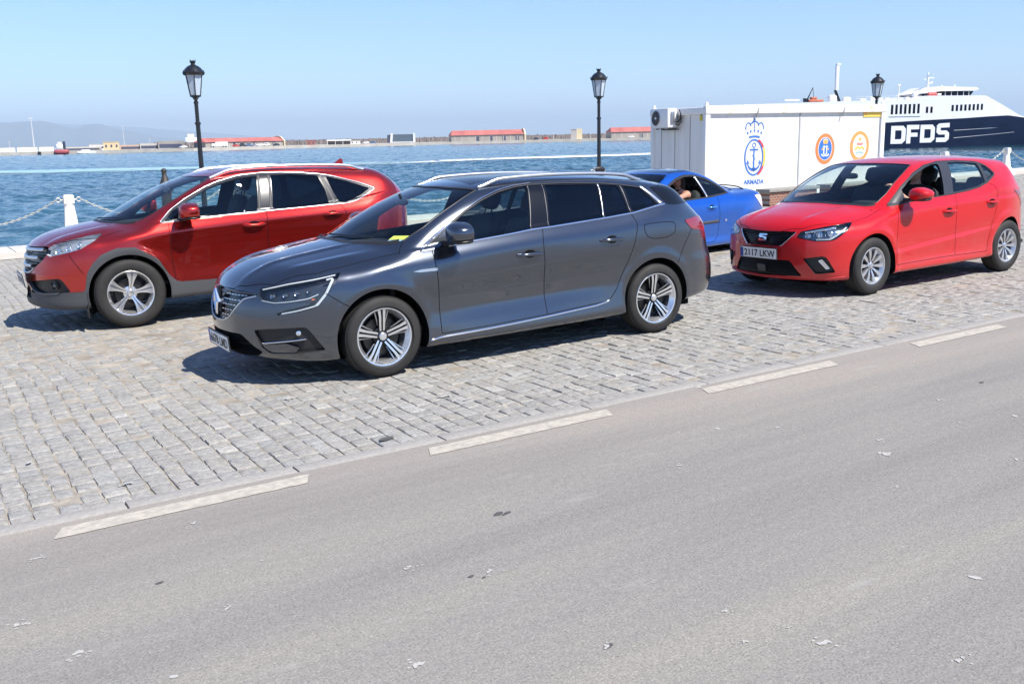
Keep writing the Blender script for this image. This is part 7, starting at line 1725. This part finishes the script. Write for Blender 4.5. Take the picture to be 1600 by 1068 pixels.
def driver(M, J, label, shirt, hairc, sleeves, longhair, skin=None):
    """seated figure; J holds joint positions in the car's coordinates (x forward, y left, z up)"""
    j = {k: np.array(v, float) for k, v in J.items()}
    def arm(X, Y, Z, s):
        d = cone(X, Y, Z, j['sh'+s], j['el'+s], .048, .037); d = smin(d, cone(X, Y, Z, j['el'+s], j['wr'+s], .038, .026), .03)
        w = j['wr'+s]; dr = j['ha'+s] - w; L_ = np.linalg.norm(dr); dr = dr/L_; sd = np.cross(dr, [0, 0, 1]); sd /= np.linalg.norm(sd); up = np.cross(sd, dr)
        d = smin(d, cone(X, Y, Z, w, w + dr*.075, .026, .030), .02)
        for k, (o, l) in enumerate(((-.028, .070), (-.010, .080), (.009, .075), (.026, .060))):
            b0 = w + dr*.075 + sd*o; b1 = b0 + dr*l*.5 - up*.008; b2 = b1 + dr*l*.25 - up*l*.45; d = smin(d, cone(X, Y, Z, b0, b1, .0105, .0095), .010); d = smin(d, cone(X, Y, Z, b1, b2, .0095, .008), .008)
        t0 = w + dr*.03 - sd*.024; t1 = t0 + dr*.035 - sd*.026 - up*.012; return smin(d, smin(cone(X, Y, Z, t0, t1, .012, .010), cone(X, Y, Z, t1, t1 + dr*.028, .010, .008), .008), .012)
    def body(X, Y, Z):
        hip = j['hip']; ch = j['chest']; nk = j['neck']; hd = j['head']
        def el(c, r): return (np.sqrt(((X-c[0])/r[0])**2+((Y-c[1])/r[1])**2+((Z-c[2])/r[2])**2) - 1)*min(r)
        d = smin(el(hip, (.14, .175, .13)), el((hip+ch)/2, (.115, .15, .20)), .08); d = smin(d, el(ch, (.115, .175, .15)), .08)
        d = smin(d, cone(X, Y, Z, j['shl'], j['shr'], .062, .062), .06); d = smin(d, cone(X, Y, Z, nk - [0, 0, .05], nk + [.01, 0, .06], .058, .050), .04)
        for s in 'lr': d = smin(d, arm(X, Y, Z, s), .03)
        for s in 'lr': d = smin(d, cone(X, Y, Z, j['th'+s], j['kn'+s], .085, .062), .05); d = smin(d, cone(X, Y, Z, j['kn'+s], j['an'+s], .060, .040), .03)
        h = el(hd, (.095, .075, .115)); h = smin(h, el(hd + [.022, 0, -.055], (.068, .056, .068)), .04); f = hd + np.array([.095, 0, 0])
        h = smin(h, cone(X, Y, Z, f + [-.008, 0, .012], f + [.014, 0, -.028], .009, .015), .012); h = smin(h, el(f + [-.012, 0, .028], (.014, .05, .012)), .015)
        for sy in (-1, 1): h = smin(h, el(hd + [-.005, sy*.078, -.005], (.022, .010, .032)), .006); h = smax(h, -el(f + [.002, sy*.032, .008], (.012, .016, .009)), .010)
        h = smin(h, el(f + [-.008, 0, -.062], (.012, .024, .007)), .008); h = smin(h, el(f + [-.010, 0, -.074], (.012, .020, .007)), .008)
        return smin(d, h, .025)
    P = np.array(list(j.values())); lo = P.min(0) - .22; hi = P.max(0) + .22
    V, Q = surfnet(body, lo, hi, .0135)
    C = V[Q].mean(1); nk = j['neck']; mi = np.zeros(len(Q), int)
    torso = (C[:, 2] < nk[2] + .0)
    for s in 'lr':
        e = j['el'+s]; w = j['wr'+s]; sh = j['sh'+s]; cut_ = sh + (e-sh)*sleeves
        d = (e-sh)/np.linalg.norm(e-sh); near = cone(C[:, 0], C[:, 1], C[:, 2], sh, e, .06, .05) < .01; fore = cone(C[:, 0], C[:, 1], C[:, 2], e, j['ha'+s], .055, .06) < .012
        skin_m = (near & (((C - cut_) @ d) > 0)) | fore; torso &= ~skin_m
    mi[torso] = 1; legs = (C[:, 0] > j['hip'][0] + .10) & (C[:, 2] < j['hip'][2] + .12) & torso; mi[legs] = 2
    o = mobj('person', V, Q, [skin or M_SKIN, shirt, mat("dark_trousers", (.02, .025, .04), .8)], smooth=True, mi=mi); o.matrix_world = M; tag(o, label, 'person')
    hd = j['head']
    def hair(X, Y, Z):
        def el(c, r): return (np.sqrt(((X-c[0])/r[0])**2+((Y-c[1])/r[1])**2+((Z-c[2])/r[2])**2) - 1)*min(r)
        d = el(hd + [-.012, 0, .022], (.106, .088, .112))
        if longhair: d = smin(d, el(hd + [-.06, 0, -.10], (.065, .095, .16)), .05)
        face = (X - hd[0]) - .055 + .5*np.maximum(Z - hd[2] - .045, 0); d = smax(d, np.where(Z < hd[2] + .065, (X - hd[0]) - .035, -1), .02); d = smax(d, -(Z - hd[2] + (.035 if not longhair else .28)), .02)
        return d + .004*np.sin(X*160)*np.sin(Y*140 + Z*30)
    V, Q = surfnet(hair, hd - .30, hd + .18, .012); h_ = mobj('hair', V, Q, hairc, o); h_.matrix_parent_inverse = Matrix.Identity(4)
    for sy in (-1, 1):
        mb = MB(); mb.sell(hd + np.array([.088, sy*.032, .008]), (.010, .012, .009), (1, 1), n=12); mb.build('eye', [mat("eye_white", (.6, .58, .55), .3)], o, sharp=60); mb = MB(); mb.sell(hd + np.array([.0955, sy*.032, .008]), (.004, .0055, .0055), (1, 1), n=10); mb.build('iris', [M_BLACK], o, sharp=60)
    return o
HAIR = mat("dark_brown_hair", (.022, .014, .010), .5, bump=(90, .5, .004))
SK2 = mat("warm_skin", (.50, .26, .17), .5)
def seat_pose(x, y, z, lean, lh, rh, le, re_, hx=0):
    hip = np.array([x, y, z]); ch = hip + [-math.sin(lean)*.38, 0, .38]; nk = ch + [-.02, 0, .17]; hd = nk + [.035 + hx, 0, .165]
    return dict(hip=hip, chest=ch, neck=nk, head=hd, shl=ch + [0, .175, .09], shr=ch + [0, -.175, .09], ell=le, elr=re_, wrl=lh[0], wrr=rh[0], hal=lh[1], har=rh[1],
                thl=hip + [.03, .09, 0], thr=hip + [.03, -.09, 0], knl=hip + [.42, .12, .12], knr=hip + [.42, -.10, .12], anl=hip + [.72, .12, -.16], anr=hip + [.72, -.10, -.16])
J = seat_pose(-1.22, .36, .50, .30, ((-.80, .50, .92), (-.68, .50, .97)), ((-.86, .16, .80), (-.76, .18, .84)), (-.98, .66, .93), (-1.08, .10, .72))
CARS = {'blue': empty('tmp', GM @ Matrix.Translation((8.87, 11.65, -.08)) @ Matrix.Rotation(rad(186), 4, 'Z')).matrix_world.copy()}
bpy.data.objects.remove(bpy.data.objects['tmp'])
driver(CARS['blue'], J, "dark-haired driver of the blue coupe with a bare shoulder and arm at the open window", mat("dark_top", (.04, .02, .03), .8), HAIR, .02, True, SK2)
MR = GM @ Matrix.Translation((8.927, 7.725, 0)) @ Matrix.Rotation(rad(180.85), 4, 'Z')
J = seat_pose(-1.28, .36, .56, .32, ((-.84, .50, 1.07), (-.76, .46, 1.15)), ((-.86, .18, .86), (-.76, .20, .90)), (-1.00, .56, .93), (-1.12, .10, .78))
driver(MR, J, "driver of the red hatchback in dark clothes, one forearm raised behind the door mirror", mat("black_shirt", (.012, .012, .014), .85), HAIR, .75, False)
